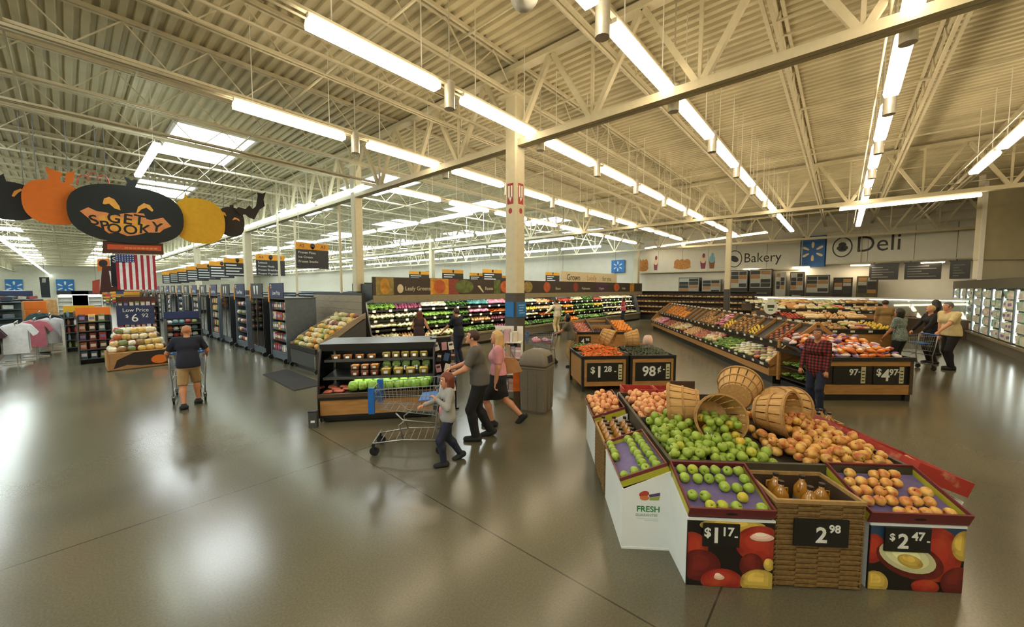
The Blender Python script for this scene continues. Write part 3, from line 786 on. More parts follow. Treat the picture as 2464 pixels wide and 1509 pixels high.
# apples in the baskets and heaped in front of them
def in_basket(MBk, n, seed, me, label, group):
    R3 = MBk.to_3x3(); inv = MBk.inverted(); rg = random.Random(seed); pts = []
    for _ in range(6000):
        z = rg.uniform(0.06, BL + 0.02); rr = (BB + (BR - BB)*z/BL) - 0.06; a = rg.uniform(0, 2*PI); q = rr*math.sqrt(rg.random())
        p = MBk @ Vector((q*math.cos(a), q*math.sin(a), z))
        c = MBk @ Vector((0, 0, z))
        if p.z > c.z + 0.03 - 0.25*(z - 0.1): continue
        if all((p - o).length > 0.082 for o in pts): pts.append(p)
        if len(pts) >= n: break
    for p, lb in zip(pts, row_labels([S.M.inverted() @ p for p in pts], label)): one(kind_of(me), me if not isinstance(me, list) else rg.choice(me), p, rrot(rg), lb, 'apple', group, rg.uniform(.95, 1.05))
in_basket(MB1, 42, 3, [me_green]*6 + [me_yel], 'green apple inside the lying basket', 'green apples in the basket')
in_basket(MB2, 40, 4, me_gala, 'yellow red apple inside the basket', 'yellow red apples in the basket')
def riser(x, y):
    # height of the table top / riser in stand coordinates
    X, Y = x - 0.02, y - 0.53
    a = min(max(min((X - 0.7)/0.15, (1.55 - X)/0.15, (Y - 0.9)/0.15, (1.8 - Y)/0.15), 0), 1)
    return 0.70 + 0.10*a
def clear_of(mats_):
    invs = [m.inverted() for m in mats_]
    def ok(x, y, z=0.85):
        for iv in invs:
            for zz in (0.76, 0.86, 0.96):
                q = iv @ S(x, y, zz)
                if -0.05 < q.z < BL + 0.03 and math.hypot(q.x, q.y) < BB + (BR - BB)*q.z/BL + 0.05: return False
        return True
    return ok
okc = clear_of([MB1, MB2])
def samp(x0, x1, y0, y1):
    def f(g):
        for _ in range(30):
            x, y = g.uniform(x0, x1), g.uniform(y0, y1)
            if okc(x, y): return x, y
        return x0, y0
    return f
pts = pile(150, 0.043, samp(0.11, 0.99, 0.62, 1.6), riser, lambda x, y: 0.80 + 0.13*max(0, min(1, (y - 0.55)/0.6))*max(0.15, 1 - max(0, x - 0.75)*3), seed=21)
scatter('apple', [me_green]*9 + [me_yel], S, pts, 'green apple in the left heap', 'apple', 'green apples heaped on the stand', scale=(1.0, 1.14))
pts = pile(185, 0.043, samp(1.16, 2.02, 0.62, 2.0), riser, lambda x, y: 0.80 + 0.16*max(0, min(1, (y - 0.55)/0.55))*max(0.1, 1 - abs(x - 1.62)*0.9), seed=22)
pts = [p for p in pts if p[1] > 0.62 + max(0, 1.32 - p[0])*1.6]
scatter('apple', me_gala, S, pts, 'yellow red apple in the right heap', 'apple', 'yellow red apples heaped on the stand', scale=(1.0, 1.16))
pts = pile(120, 0.043, lambda g: (g.uniform(0.12, 0.72), g.uniform(1.75, 2.72)), riser, lambda x, y: 0.84 + 0.10*max(0, min(1, (y - 1.7)/0.6)), seed=23)
okb = clear_of([o.matrix_basis for o in [bpy.data.objects[n] for n in ('bushel_basket.003',)]])
pts = [p for p in pts if okb(p[0], p[1])]
scatter('apple', me_peach, S, pts, 'pink apple in the rear heap', 'apple', 'pink apples heaped at the rear')
# white leaning cards in the heap, cartons behind and at the right
m_ = MB(); m_.box(-0.08, -0.003, 0, 0.08, 0.003, 0.13, 0); o = m_.build('price_card', card_white, None, S(0.62, 0.98, 0.79), (-0.7, 0.35, S.rz + 0.6)); tag(o, 'white price card leaning among the green apples', 'price card')
red_card = mat('red_carton_print', '#a8352c', 0.5, noise=0.2, scale=6, col2='#cf8a6a', thr=(0.6, 0.75))
def red_carton(x, y, z, rz, w, d, h, tx, label):
    t = thing('apple_carton', label, 'carton', S(x, y, z), rz); t.rotation_euler = (tx, 0, rz); e = 0.01
    for nm, b in (('front_wall', (0, 0, 0, w, e, h)), ('back_wall', (0, d - e, 0, w, d, h)), ('side_wall', (0, e, 0, e, d - e, h)), ('side_wall', (w - e, e, 0, w, d - e, h))):
        m_ = MB(); m_.box(*b); m_.build(nm, red_card, t)
    m_ = MB(); m_.box(e, e, 0, w - e, d - e, 0.01); m_.build('base', card_brown, t)
    m_ = MB(); m_.box(0.08, -0.0015, h*0.25, w*0.45, -0.0002, h*0.75, 0); m_.build('print_patch', card_lime, t)
    return t, t.matrix_basis.copy()
for i, (y, zz) in enumerate(((2.86, 0.68),)):
    for k in range(2):
        _, Mx = red_carton(0.12 + 0.5*k, y, zz, S.rz, 0.48, 0.3, 0.14, 0, f'red printed apple carton behind the pink apples, {("left", "right")[k]} of two')
m_ = MB(); m_.box(0, 0, 0, 0.36, 0.02, 0.3); o = m_.build('brown_board', mat('brown_board', '#4a3526', 0.6), None, S(0.80, 2.86, 0.66), (0, 0, S.rz)); tag(o, 'dark brown board standing behind the baskets', 'board')
m_ = MB(); m_.box(0, 0, 0, 1.2, 0.42, 0.66); m_.box(0.02, 0.02, 0.66, 1.18, 0.4, 0.68); o = m_.build('rear_shelf', card_white, None, S(0.1, 2.84, 0), (0, 0, S.rz)); tag(o, 'low white shelf behind the pink apples holding red cartons', 'shelf')
RR = S.rz + PI/2
for k, (y0, w_) in enumerate(((0.62, 0.66), (1.32, 0.62))):
    bin_base('display_bin', ('white bin at the front right corner of the apple stand', 'white bin on the right side behind the corner bin')[k], S, 2.62, y0, RR, w_, 0.46, 0.44, 0.66, [])
    _, Mx = red_carton(2.66, y0, 0.48, RR, w_, 0.5, 0.14, math.radians(21), ('red printed carton at the front right corner of the apple stand', 'red printed carton on the right side of the apple stand')[k])
    TF = Frame((0, 0, 0), 0); TF.M = Mx
    scatter('apple', me_gala, TF, pile(24, 0.042, lambda g: (g.uniform(0.06, w_ - 0.06), g.uniform(0.06, 0.44)), lambda x, y: 0.012, lambda x, y: 0.09, seed=31 + k), ('red apple in the corner carton', 'red apple in the second side carton')[k], 'apple', 'apples in the right side cartons')
wicker('wicker_crate', 'woven crate of cider bottles on the right side of the apple stand', S, 2.62, 1.98, RR, 0.5, 0.44, 0.66)
for i in range(3):
    for j in range(3): put_jug(S(2.25 + 0.13*j, 2.07 + 0.145*i, 0.52), 'amber cider bottle in the right side crate', 'cider bottles in the right side crate', RND.uniform(0, 6))
# ================================================================== more produce shapes
def ball_mesh(name, m, r, n=8, k=6): return MB().ball((0, 0, 0), r, 0, n, k).mesh(name, m)
def leafy_mesh(name, mats, r=0.11, n=9, seed=0):
    g = random.Random(seed); mb = MB()
    mb.ball((0, 0, 0), (r*0.5, r*0.5, r*0.45), 0, 7, 5)
    for i in range(n):
        a = 2*PI*i/n + g.uniform(-.2, .2); e = g.uniform(0.2, 0.9); c, s_ = math.cos(a), math.sin(a)
        w = r*g.uniform(0.35, 0.5); L = r*g.uniform(0.9, 1.15); px, py = -s_*w, c*w
        p0 = Vector((c*r*0.2, s_*r*0.2, 0)); p1 = Vector((c*L*0.75, s_*L*0.75, L*0.55*e)); p2 = Vector((c*L*1.05, s_*L*1.05, L*0.35*e - 0.01))
        d = Vector((px, py, 0))
        mb.add([p0 - d*0.4, p0 + d*0.4, p1 - d, p1 + Vector((0, 0, 0.012)), p1 + d, p2 - d*0.5, p2 + d*0.5], [(0, 3, 2), (0, 1, 3), (1, 4, 3), (2, 3, 5), (3, 6, 5), (3, 4, 6)], i % 2)
    return mb.mesh(name, mats)
def bag_mesh(name, mats, w=0.2, d=0.15, h=0.09, lab=True):
    mb = MB(); n = 10; prof = [(0.0, 0.0), (0.75, 0.02), (1.0, 0.35), (0.95, 0.65), (0.7, 0.95), (0.0, 1.0)]
    vs = []; 
    for r_, z in prof[1:-1]:
        for j in range(n):
            a = 2*PI*j/n; c, s_ = math.cos(a), math.sin(a); q = (abs(c)**4 + abs(s_)**4)**-0.25
            vs.append((c*q*r_*w/2, s_*q*r_*d/2, z*h))
    k = len(prof) - 2
    mb.add(vs, [(i*n+j, i*n+(j+1) % n, (i+1)*n+(j+1) % n, (i+1)*n+j) for i in range(k-1) for j in range(n)] + [tuple(range(n))[::-1], tuple((k-1)*n+j for j in range(n))], 0, True)
    if lab: mb.box(-w*0.24, -d*0.25, h*0.93, w*0.2, d*0.2, h*0.985, 1)
    return mb.mesh(name, mats)
def lathe_mesh(name, mats, prof, n=10, lay=True):
    M = Matrix.Rotation(PI/2, 4, 'X') if lay else None
    return MB().lathe(prof, n, 0, M).mesh(name, mats)
g1 = mat('leaf_green', rnd=['#4f7a2c', '#5f8c33', '#3f6a2a'], rough=0.55, noise=0.3, scale=25)
g2 = mat('leaf_light_green', rnd=['#7fa245', '#8fae52', '#6f983e'], rough=0.55, noise=0.3, scale=25)
g3 = mat('leaf_dark_green', rnd=['#2f4f28', '#3a5a2c', '#284524'], rough=0.6, noise=0.3, scale=25)
m_white = mat('cauliflower_white', '#e0d9b8', 0.7, noise=0.15, scale=40, bump=0.4)
m_onion = mat('onion_skin', rnd=['#d8b07a', '#cf9e66', '#e0c092'], rough=0.35, noise=0.2, scale=10)
m_redon = mat('red_onion_skin', rnd=['#7a3450', '#8d4560', '#6a2a44'], rough=0.35, noise=0.2, scale=10)
m_orng = mat('orange_peel', rnd=['#e08a22', '#d97f1e', '#e6992c'], rough=0.45, noise=0.1, scale=40)
m_carrot = mat('carrot_skin', rnd=['#df6d22', '#d6601d', '#e67d2e'], rough=0.45, noise=0.15, scale=20)
m_avo = mat('avocado_skin', rnd=['#2d3a22', '#26301e', '#38452a'], rough=0.45, noise=0.3, scale=30)
m_tom = mat('tomato_skin', rnd=['#b5382a', '#c24a30', '#a83024'], rough=0.3, noise=0.1)
m_lemon = mat('lemon_peel', rnd=['#dcb93a', '#e2c450', '#cfae34'], rough=0.4, noise=0.1)
m_pot = mat('potato_skin', rnd=['#b48c5c', '#c49c6c', '#a67e50'], rough=0.75, noise=0.2, scale=20)
m_rpot = mat('red_potato_skin', rnd=['#a8604c', '#b87060', '#c08878'], rough=0.7, noise=0.2, scale=20)
m_tan = mat('pale_bread', rnd=['#d3b27c', '#c8a068', '#dcc090', '#b98c52', '#e2cfa6', '#c7986a'], rough=0.7, noise=0.2)
m_mix = mat('mixed_bag_print', rnd=['#b98a6a', '#d6c9a8', '#a8b06a', '#c46a4a', '#8fa04a', '#d8b8a0', '#7a4a5a', '#cfc08a'], rough=0.3, noise=0.25, scale=14)
m_bagp = mat('purple_orange_bag_print', rnd=['#d9701e', '#e0812a', '#c8602a', '#8a6a9a', '#cfc0c8', '#d0662a', '#6f5a86', '#e69440', '#b04a2a', '#d9d0d0'], rough=0.22, noise=0.35, scale=16)
m_lab = mat('bag_label', rnd=['#e4dccb', '#d6c0cc', '#8c76a8', '#e8e2d8'], rough=0.4, noise=0.15, scale=30)
m_brc = mat('broccoli_green', rnd=['#49702f', '#56803a', '#3d6229'], rough=0.7, noise=0.3, scale=60, bump=0.5)
m_pack = mat('pale_package', rnd=['#d9d0a8', '#c9cf9a', '#e2dcc0', '#b8c48a', '#dfe0cf', '#cdbb8c'], rough=0.35, noise=0.2, scale=14)
m_pink = mat('pink_package', rnd=['#d895b0', '#c96a8a', '#e6b8c8'], rough=0.35, noise=0.2, scale=14)
m_teal = mat('teal_package', rnd=['#3c7f86', '#5aa0a0', '#2f6a74'], rough=0.35, noise=0.2, scale=14)
me_lettuce = leafy_mesh('lettuce', [g2, g1], 0.13, 11, 1)
me_kale = leafy_mesh('kale_bunch', [g1, g3], 0.13, 11, 2)
me_herb = leafy_mesh('herb_bunch', [g3, g1], 0.10, 9, 3)
me_cauli = MB()
for k in range(9):
    a = 2*PI*k/8; rr = 0 if k == 8 else 0.05
    me_cauli.ball((rr*math.cos(a), rr*math.sin(a), 0.045 if k == 8 else 0.02), 0.042, 0, 6, 4)
for k in range(6):
    a = 2*PI*k/6; c, s_ = math.cos(a), math.sin(a)
    me_cauli.add([(c*.04 - s_*.03, s_*.04 + c*.03, -.04), (c*.04 + s_*.03, s_*.04 - c*.03, -.04), (c*.11 + s_*.025, s_*.11 - c*.025, .03), (c*.11 - s_*.025, s_*.11 + c*.025, .03)], [(0, 1, 2, 3)], 1)
me_cauli = me_cauli.mesh('cauliflower', [m_white, g2])
me_brocc = MB()
for k in range(8): a = 2*PI*k/7; rr = 0 if k == 7 else 0.045; me_brocc.ball((rr*math.cos(a), rr*math.sin(a), 0.03 if k == 7 else 0.015), 0.034, 0, 6, 4)
me_brocc.cyl((0, 0, -0.08), (0, 0, 0.02), 0.02, 0.03, 7, 1); me_brocc = me_brocc.mesh('broccoli', [m_brc, g2])
me_orange = ball_mesh('orange', m_orng, 0.042, 10, 7); me_tom = ball_mesh('tomato', m_tom, (0.04, 0.04, 0.034)); me_onion = MB().lathe([(0, -.04), (.028, -.034), (.043, -.005), (.034, .025), (.01, .042), (.006, .056), (0, .058)], 9).mesh('onion', m_onion)
me_redon = me_onion.copy(); me_redon.materials.clear(); me_redon.materials.append(m_redon)
me_lemon = MB().lathe([(0, -.05), (.012, -.043), (.03, -.025), (.036, 0), (.03, .025), (.012, .043), (0, .05)], 9).mesh('lemon', m_lemon)
me_pot = ball_mesh('potato', m_pot, (0.055, 0.04, 0.035)); me_rpot = ball_mesh('red_potato', m_rpot, (0.05, 0.04, 0.036))
me_carrot = MB().lathe([(0, -0.10), (0.005, -0.095), (0.012, -0.03), (0.017, 0.05), (0.014, 0.068), (0, 0.07)], 7, 0, Matrix.Rotation(PI/2, 4, 'X'))
for k in range(3): me_carrot.bar((0, -0.07, 0), (0.012*(k - 1), -0.10, 0.006), 0.006, 0.006, 1)
me_carrot = me_carrot.mesh('carrot', [m_carrot, g1])
me_avo = MB().lathe([(0, -.05), (.025, -.042), (.036, -.012), (.028, .025), (.014, .05), (0, .056)], 9, 0, Matrix.Rotation(PI/2, 4, 'X')).mesh('avocado', m_avo)
me_pepper = MB().lathe([(0, -.07), (.02, -.06), (.03, -.01), (.034, .04), (.02, .055), (0, .045)], 8, 0, Matrix.Rotation(PI/2, 4, 'X')).mesh('pepper', g1)
me_bag = bag_mesh('produce_bag', [m_mix, m_lab]); me_obag = bag_mesh('snack_bag', [m_bagp, m_lab], 0.17, 0.13, 0.065)
me_pkg = bag_mesh('salad_bag', [m_pack, m_lab], 0.19, 0.13, 0.07)
me_loaf = bag_mesh('bread_loaf', [m_tan, m_lab], 0.24, 0.12, 0.10)
me_pinkp = bag_mesh('pink_bag', [m_pink, m_lab], 0.18, 0.12, 0.08); me_tealp = bag_mesh('teal_bag', [m_teal, m_lab], 0.18, 0.12, 0.08)

def fill(name, me, F, nx, ny, x0, x1, y0, y1, zf, label, cat, group, jit=0.012, rot=None, scale=(0.92, 1.08), tilt=0.0):
    pts = []
    for j in range(ny):
        for i in range(nx):
            x = x0 + (x1 - x0)*(i + 0.5 + (0.25 if j % 2 else -0.25))/nx; y = y0 + (y1 - y0)*(j + 0.5)/ny
            pts.append((x + RND.uniform(-jit, jit), y + RND.uniform(-jit, jit)))
    labs = row_labels(pts, label) if ny > 1 else [f'{label}, {ordn(k)} from the left' for k in range(len(pts))]
    for (x, y), lb in zip(pts, labs):
        r = rot() if rot else (tilt + RND.uniform(-.15, .15), RND.uniform(-.15, .15), RND.uniform(-.4, .4))
        one(name, me if not isinstance(me, list) else RND.choice(me), F(x, y, zf(x, y)), Euler((r[0], r[1], r[2] + F.rz)), lb, cat, group, RND.uniform(*scale))

# ================================================================== twin stand with carrots and avocados
T = Frame(K(1.58, 8.55), RZ_C + math.radians(4))
rail_tag = mat('shelf_price_tag', '#d8d6c8', 0.5)
def sign_stand(F, x, label, w, d, zf, parts_, tagx, signlab):
    t = thing('produce_stand', label, 'display table', F(x, 0), F.rz)
    for nm, b, m in (('corner_post', (0, 0, 0, 0.06, 0.06, zf), black_pl), ('corner_post', (w - 0.06, 0, 0, w, 0.06, zf), black_pl), ('corner_post', (0, d - 0.06, 0, 0.06, d, zf), black_pl), ('corner_post', (w - 0.06, d - 0.06, 0, w, d, zf), black_pl),
                     ('front_board', (0.06, 0.02, 0.12, w - 0.06, 0.05, zf - 0.03), wood), ('side_board', (0.02, 0.06, 0.12, 0.05, d - 0.06, zf - 0.03), wood), ('side_board', (w - 0.05, 0.06, 0.12, w - 0.02, d - 0.06, zf - 0.03), wood),
                     ('back_board', (0.06, d - 0.05, 0.12, w - 0.06, d - 0.02, zf - 0.03), wood), ('front_rim', (0, -0.01, zf - 0.05, w, 0.03, zf + 0.02), black_pl), ('back_rim', (0, d - 0.03, zf - 0.05, w, d + 0.01, zf + 0.02), black_pl),
                     ('side_rim', (-0.01, 0.03, zf - 0.05, 0.03, d - 0.03, zf + 0.02), black_pl), ('side_rim', (w - 0.03, 0.03, zf - 0.05, w + 0.01, d - 0.03, zf + 0.02), black_pl), ('tray', (0.03, 0.03, zf - 0.08, w - 0.03, d - 0.03, zf - 0.05), black_pl)):
        m_ = MB(); m_.box(*b); m_.build(nm, m, t)
    for b in ((0.06, 0.0, zf - 0.14, w - 0.06, 0.02, zf - 0.06), (0.06, 0.0, 0.13, w - 0.06, 0.02, 0.23), (0.06, 0.0, 0.23, 0.12, 0.02, zf - 0.14), (w - 0.12, 0.0, 0.23, w - 0.06, 0.02, zf - 0.14)):
        m_ = MB(); m_.box(*b); m_.build('frame_board', wood, t)
    price_sign('price_sign', signlab, F, x + w/2, -0.002, (zf + 0.09)/2, w - 0.24, zf - 0.38, parts_, tagx=tagx)
    return t
sign_stand(T, 0, 'wood and black produce stand heaped with carrots under the $1.28 sign', 1.08, 1.25, 0.80, [('$', 0.2, -0.29, 0.05), ('1', 0.36, -0.14, 0.0), ('28', 0.18, 0.06, 0.07), ('-', 0.16, 0.23, 0.03)], 0.345, 'black $1.28 price sign on the carrot stand')
sign_stand(T, 1.12, 'wood and black produce stand heaped with avocados under the 98¢ sign', 1.08, 1.25, 0.80, [('98', 0.32, -0.1, 0.0), ('¢', 0.2, 0.14, 0.06), ('-', 0.16, 0.25, 0.06)], 0.345, 'black 98 cent price sign on the avocado stand')
heap = lambda x0, x1, h: (lambda x, y: 0.77 + h*max(0, min(1, y/0.5))*(1 - 0.5*abs((x - (x0 + x1)/2)/(x1 - x0)*2)**2))
rot_c = lambda: (RND.uniform(-.35, .35), RND.uniform(-.3, .3), RND.uniform(0, 2*PI))
fill('carrot', me_carrot, T, 15, 17, 0.1, 0.98, 0.08, 0.95, heap(0.0, 1.08, 0.17), 'orange carrot heaped on the $1.28 stand', 'carrot', 'carrots on the stand', 0.02, rot_c, (1.0, 1.25))
fill('avocado', me_avo, T, 12, 11, 1.2, 2.1, 0.08, 1.0, heap(1.12, 2.2, 0.14), 'dark avocado heaped on the 98 cent stand', 'avocado', 'avocados on the stand', 0.015, rot_c)
fill('green_bean_bunch', me_herb, T, 3, 2, 0.08, 0.42, 0.9, 1.2, lambda x, y: 0.9, 'green bean bunch behind the carrots', 'vegetable', 'green beans behind the carrots')
tdir = lambda x, y, z: T.M.to_3x3() @ Vector((x, y, z))
put_basket(T(0.98, 0.78, 1.08), tdir(0.75, -0.45, -0.35), 'bushel basket tipped over behind the carrots', 'bushel baskets on the twin stand', 0.95)
put_basket(T(1.62, 0.80, 1.10), tdir(0.95, -0.2, 0.1), 'bushel basket lying open towards the avocados', 'bushel baskets on the twin stand', 0.95)
me_sack = bag_mesh('sack', [mat('pale_sack', '#d9b9a8', 0.7, noise=0.15), m_lab], 0.26, 0.2, 0.3, False)
one('sack', me_sack, T(1.98, 1.05, 0.86), (0.2, 0.3, 1.0), 'pale pink sack slumped behind the avocados', 'sack')

# ================================================================== rear stand: red potatoes, dark trays, oranges
Q = Frame(K(1.95, 11.35), RZ_C + math.radians(2))
t = thing('produce_stand', 'wood produce stand with oranges and dark trays behind the carrot stand', 'display table', Q(0, 0), Q.rz)
for nm, b, m in (('front_board', (0, 0, 0.1, 1.85, 0.04, 1.0), wood), ('side_board', (0, 0.04, 0.1, 0.04, 1.3, 1.0), wood), ('side_board', (1.81, 0.04, 0.1, 1.85, 1.3, 1.0), wood), ('back_board', (0.04, 1.26, 0.1, 1.81, 1.3, 1.3), wood), ('plinth', (0.06, 0.06, 0, 1.79, 1.24, 0.1), black_pl), ('front_rim', (-0.01, -0.015, 0.98, 1.86, 0.03, 1.05), black_pl)):
    m_ = MB(); m_.box(*b); m_.build(nm, m, t)
m_ = MB(); m_.hexa([(0.04, 0.04, 0.9), (1.81, 0.04, 0.9), (1.81, 1.26, 1.2), (0.04, 1.26, 1.2)], [(0.04, 0.04, 0.93), (1.81, 0.04, 0.93), (1.81, 1.26, 1.23), (0.04, 1.26, 1.23)]); m_.build('sloped_bed', tray_m, t)
for x in (0.5, 1.2):
    m_ = MB(); m_.hexa([(x, 0.03, 0.92), (x + 0.03, 0.03, 0.92), (x + 0.03, 1.26, 1.22), (x, 1.26, 1.22)], [(x, 0.03, 1.04), (x + 0.03, 0.03, 1.04), (x + 0.03, 1.26, 1.38), (x, 1.26, 1.38)]); m_.build('divider', dark_wood, t)
m_ = MB(); m_.hexa([(0.53, 0.6, 1.05), (1.2, 0.6, 1.05), (1.2, 0.63, 1.06), (0.53, 0.63, 1.06)], [(0.53, 0.6, 1.2), (1.2, 0.6, 1.2), (1.2, 0.63, 1.2), (0.53, 0.63, 1.2)]); m_.build('divider', wood, t)
zq = lambda x, y: 0.97 + 0.24*y/1.2
fill('red_potato', me_rpot, Q, 5, 11, 0.08, 0.48, 0.1, 1.2, zq, 'red potato on the stand behind the carrots', 'potato', 'red potatoes on the rear stand')
m_pl = mat('plum_skin', rnd=['#3d2430', '#4a2c38', '#331e2a'], rough=0.4); me_plum = ball_mesh('plum', m_pl, 0.034)
fill('plum', me_plum, Q, 8, 12, 0.56, 1.18, 0.1, 1.22, lambda x, y: zq(x, y) - 0.02, 'dark plum in the rear stand trays', 'plum', 'plums on the rear stand', 0.006)
for lay in range(2):
    fill('orange', me_orange, Q, 6 - lay, 11 - lay, 1.26 + .04*lay, 1.78 - .04*lay, 0.08 + .05*lay, 1.2 - .05*lay, lambda x, y: zq(x, y) + 0.01 + 0.065*lay, f'orange in the {("lower", "upper")[lay]} layer of heap', 'orange', 'oranges on the rear stand')
price_sign('price_sign', 'small black $4.98 price sign on the rear stand', Q, 0.22, -0.02, 0.78, 0.36, 0.28, [('4', 0.2, -0.06, -0.01), ('98', 0.11, 0.08, 0.04)])
m_ = MB(); m_.box(0, 0, 0, 0.28, 0.3, 0.62, 0); m_.box(0.02, -0.003, 0.2, 0.26, 0, 0.5, 1); o = m_.build('orange_bin', [mat('orange_plastic', '#cf5a1c', 0.5), card_white], None, K(3.85, 11.6), (0, 0, RZ_C)); tag(o, 'orange bin standing at the right of the oranges', 'bin')

# ================================================================== long two-sided produce island
I = Frame(K(6.32, 9.30), RZ_P)
IL = 13.2
t = thing('produce_island', 'long two-sided sloped wooden produce island with black shelves', 'display table', I(0, 0), I.rz)
ipart = lambda nm, m, *bs: [MB().box(*b).build(nm, m, t) for b in bs]
ipart('plinth', black_pl, (0.12, 0.05, 0, 2.0, IL - 0.05, 0.22))
ipart('skirt_board', wood, (0.03, 0.0, 0.2, 0.08, IL, 0.36), (2.04, 0.0, 0.2, 2.09, IL, 0.36))
for s in (0, 1):
    fx = (lambda x: x) if s == 0 else (lambda x: 2.12 - x)
    def wedge(nm, m, x0, z0, x1, z1, th):
        mb = MB(); poly = [(fx(x0), z0), (fx(x1), z1), (fx(x1), z1 - th), (fx(x0), z0 - th)]
        mb.prism(poly if s == 0 else poly[::-1], 0.0, IL, axis='y'); mb.build(nm, m, t)
    wedge('lower_bed', tray_m, 0.03, 0.44, 0.56, 0.70, 0.05); wedge('upper_bed', tray_m, 0.46, 0.94, 1.03, 1.40, 0.05)
    for (x, z) in ((0.0, 0.40), (0.42, 0.90)):
        mb = MB(); a, b_ = sorted((fx(x), fx(x + 0.03))); mb.box(a, 0, z, b_, IL, z + 0.09); mb.build('price_rail', black_pl, t)
        if s == 0:
            for k in range(26):
                m_ = MB(); m_.box(x - 0.004, 0.25 + 0.5*k, z + 0.02, x, 0.25 + 0.5*k + (0.12 if k % 3 else 0.2), z + 0.08); m_.build('price_tag', rail_tag, t)
ipart('core_panel', dark_wood, (0.6, 0.02, 0.3, 1.5, IL - 0.02, 0.95))
ipart('ridge_board', dark_wood, (1.02, 0, 1.36, 1.10, IL, 1.47))
for k in range(27):
    m_ = MB(); m_.box(1.03, 0.2 + 0.48*k, 1.47, 1.09, 0.32 + 0.48*k, 1.52); m_.build('price_tag', rail_tag, t)
for y in (0.0, IL - 0.04):
    m_ = MB(); m_.prism([(0.0, 0.2), (2.12, 0.2), (2.12, 0.56), (1.70, 1.02), (1.10, 1.52), (1.02, 1.52), (0.42, 1.02), (0.0, 0.56)], y, y + 0.04, axis='y'); m_.build('end_panel', wood, t)
for k in range(1, 22):
    y = IL*k/22
    m_ = MB(); m_.hexa([(0.46, y, 0.94), (0.46, y + 0.02, 0.94), (1.03, y + 0.02, 1.40), (1.03, y, 1.40)], [(0.46, y, 1.03), (0.46, y + 0.02, 1.03), (1.03, y + 0.02, 1.50), (1.03, y, 1.50)]); m_.build('divider', wood, t)
zl = lambda x, y: 0.47 + (x - 0.03)*0.49
zu = lambda x, y: 0.97 + (x - 0.46)*0.81
dis = lambda me_, nm, ct: (me_, nm, ct)
lower = [(me_bag, 'produce_bag', 'vegetable bag', 'patterned vegetable bag'), (me_pkg, 'salad_bag', 'salad bag', 'pale green salad bag'), (me_lettuce, 'lettuce', 'lettuce', 'light green lettuce'), (me_bag, 'produce_bag', 'vegetable bag', 'mixed vegetable bag'), (me_rpot, 'red_potato', 'potato', 'red potato'),
         (me_onion, 'onion', 'onion', 'pale onion'), (me_bag, 'produce_bag', 'vegetable bag', 'net bag of roots'), (me_onion, 'onion', 'onion', 'tan onion'), (me_rpot, 'red_potato', 'potato', 'pink potato'), (me_pinkp, 'pink_bag', 'produce bag', 'pink produce bag'), (me_onion, 'onion', 'onion', 'small onion')]
for i, (me_, nm, ct, lab) in enumerate(lower):
    y0 = 0.06 + 1.2*i; big = me_ in (me_bag, me_pkg, me_lettuce, me_pinkp); nx, ny = (3, 7) if big else (5, 12)
    if i > 6 and not big: nx, ny = 4, 9
    FX = Frame(I(0, 0), I.rz)
    fill(nm, me_, FX, nx, ny, 0.06, 0.54, y0, y0 + 1.12, zl if not big else (lambda x, y: zl(x, y) - 0.0), f'{lab}, island lower shelf, {ordn(i)} bin', ct, f'{lab}s on the island lower shelf, bin {i + 1}', 0.015)
upper = [(me_tom, 'tomato', 'tomato', 'red tomato'), (me_rpot, 'red_potato', 'potato', 'brown red potato'), None, (me_lemon, 'lemon', 'lemon', 'yellow lemon'), (me_pot, 'potato', 'potato', 'brown potato'), (me_pot, 'potato', 'potato', 'tan potato'), (me_lemon, 'lemon', 'lemon', 'pale lemon'), (me_pinkp, 'pink_bag', 'produce bag', 'violet produce bag'), (me_pot, 'potato', 'potato', 'dusty potato'), (me_pot, 'potato', 'potato', 'long potato'), (me_pot, 'potato', 'potato', 'small potato')]
upper += [None, (me_orange, 'orange', 'orange', 'orange'), (me_orange, 'orange', 'orange', 'ripe orange'), (me_orange, 'orange', 'orange', 'far orange')]
for i, it in enumerate(upper):
    if it is None: continue
    me_, nm, ct, lab = it; y0 = 0.05 + 0.6*i if i < 11 else 0.05 + 0.6*11 + 1.2*(i - 11) + 0.6
    L = 0.54 if i < 11 else 1.1
    big = me_ == me_pinkp; nx, ny = (3, 3) if big else (4, int(L/0.11))
    fill(nm, me_, Frame(I(0, 0), I.rz), nx, ny, 0.50, 0.98 if i % 3 else 0.8, y0, y0 + L, zu, f'{lab}, island upper shelf, {ordn(i)} bin', ct, f'{lab}s on the island upper shelf, bin {i + 1}', 0.012)
# round white sign standing on the ridge
t2 = thing('round_sign', 'round white sign on a post above the produce island', 'sign', I(0.96, 2.0, 1.45), RZ_C)
m_ = MB(); m_.cyl((0, 0.02, 0), (0, 0.02, 0.36), 0.012, n=6); m_.build('post', grey_metal, t2)
m_ = MB(); m_.prism(ell(0, 0.34, 0.2, 0.2, 28), -0.008, 0.008); m_.build('disc', sign_white, t2)
m_ = MB(); m_.box(-0.1, -0.01, 0.33, 0.1, -0.008, 0.42); m_.build('print_block', mat('print_charcoal', '#3c4438', 0.5), t2); m_ = MB(); m_.box(-0.07, -0.01, 0.25, 0.07, -0.008, 0.29); m_.build('print_block', p_green, t2)

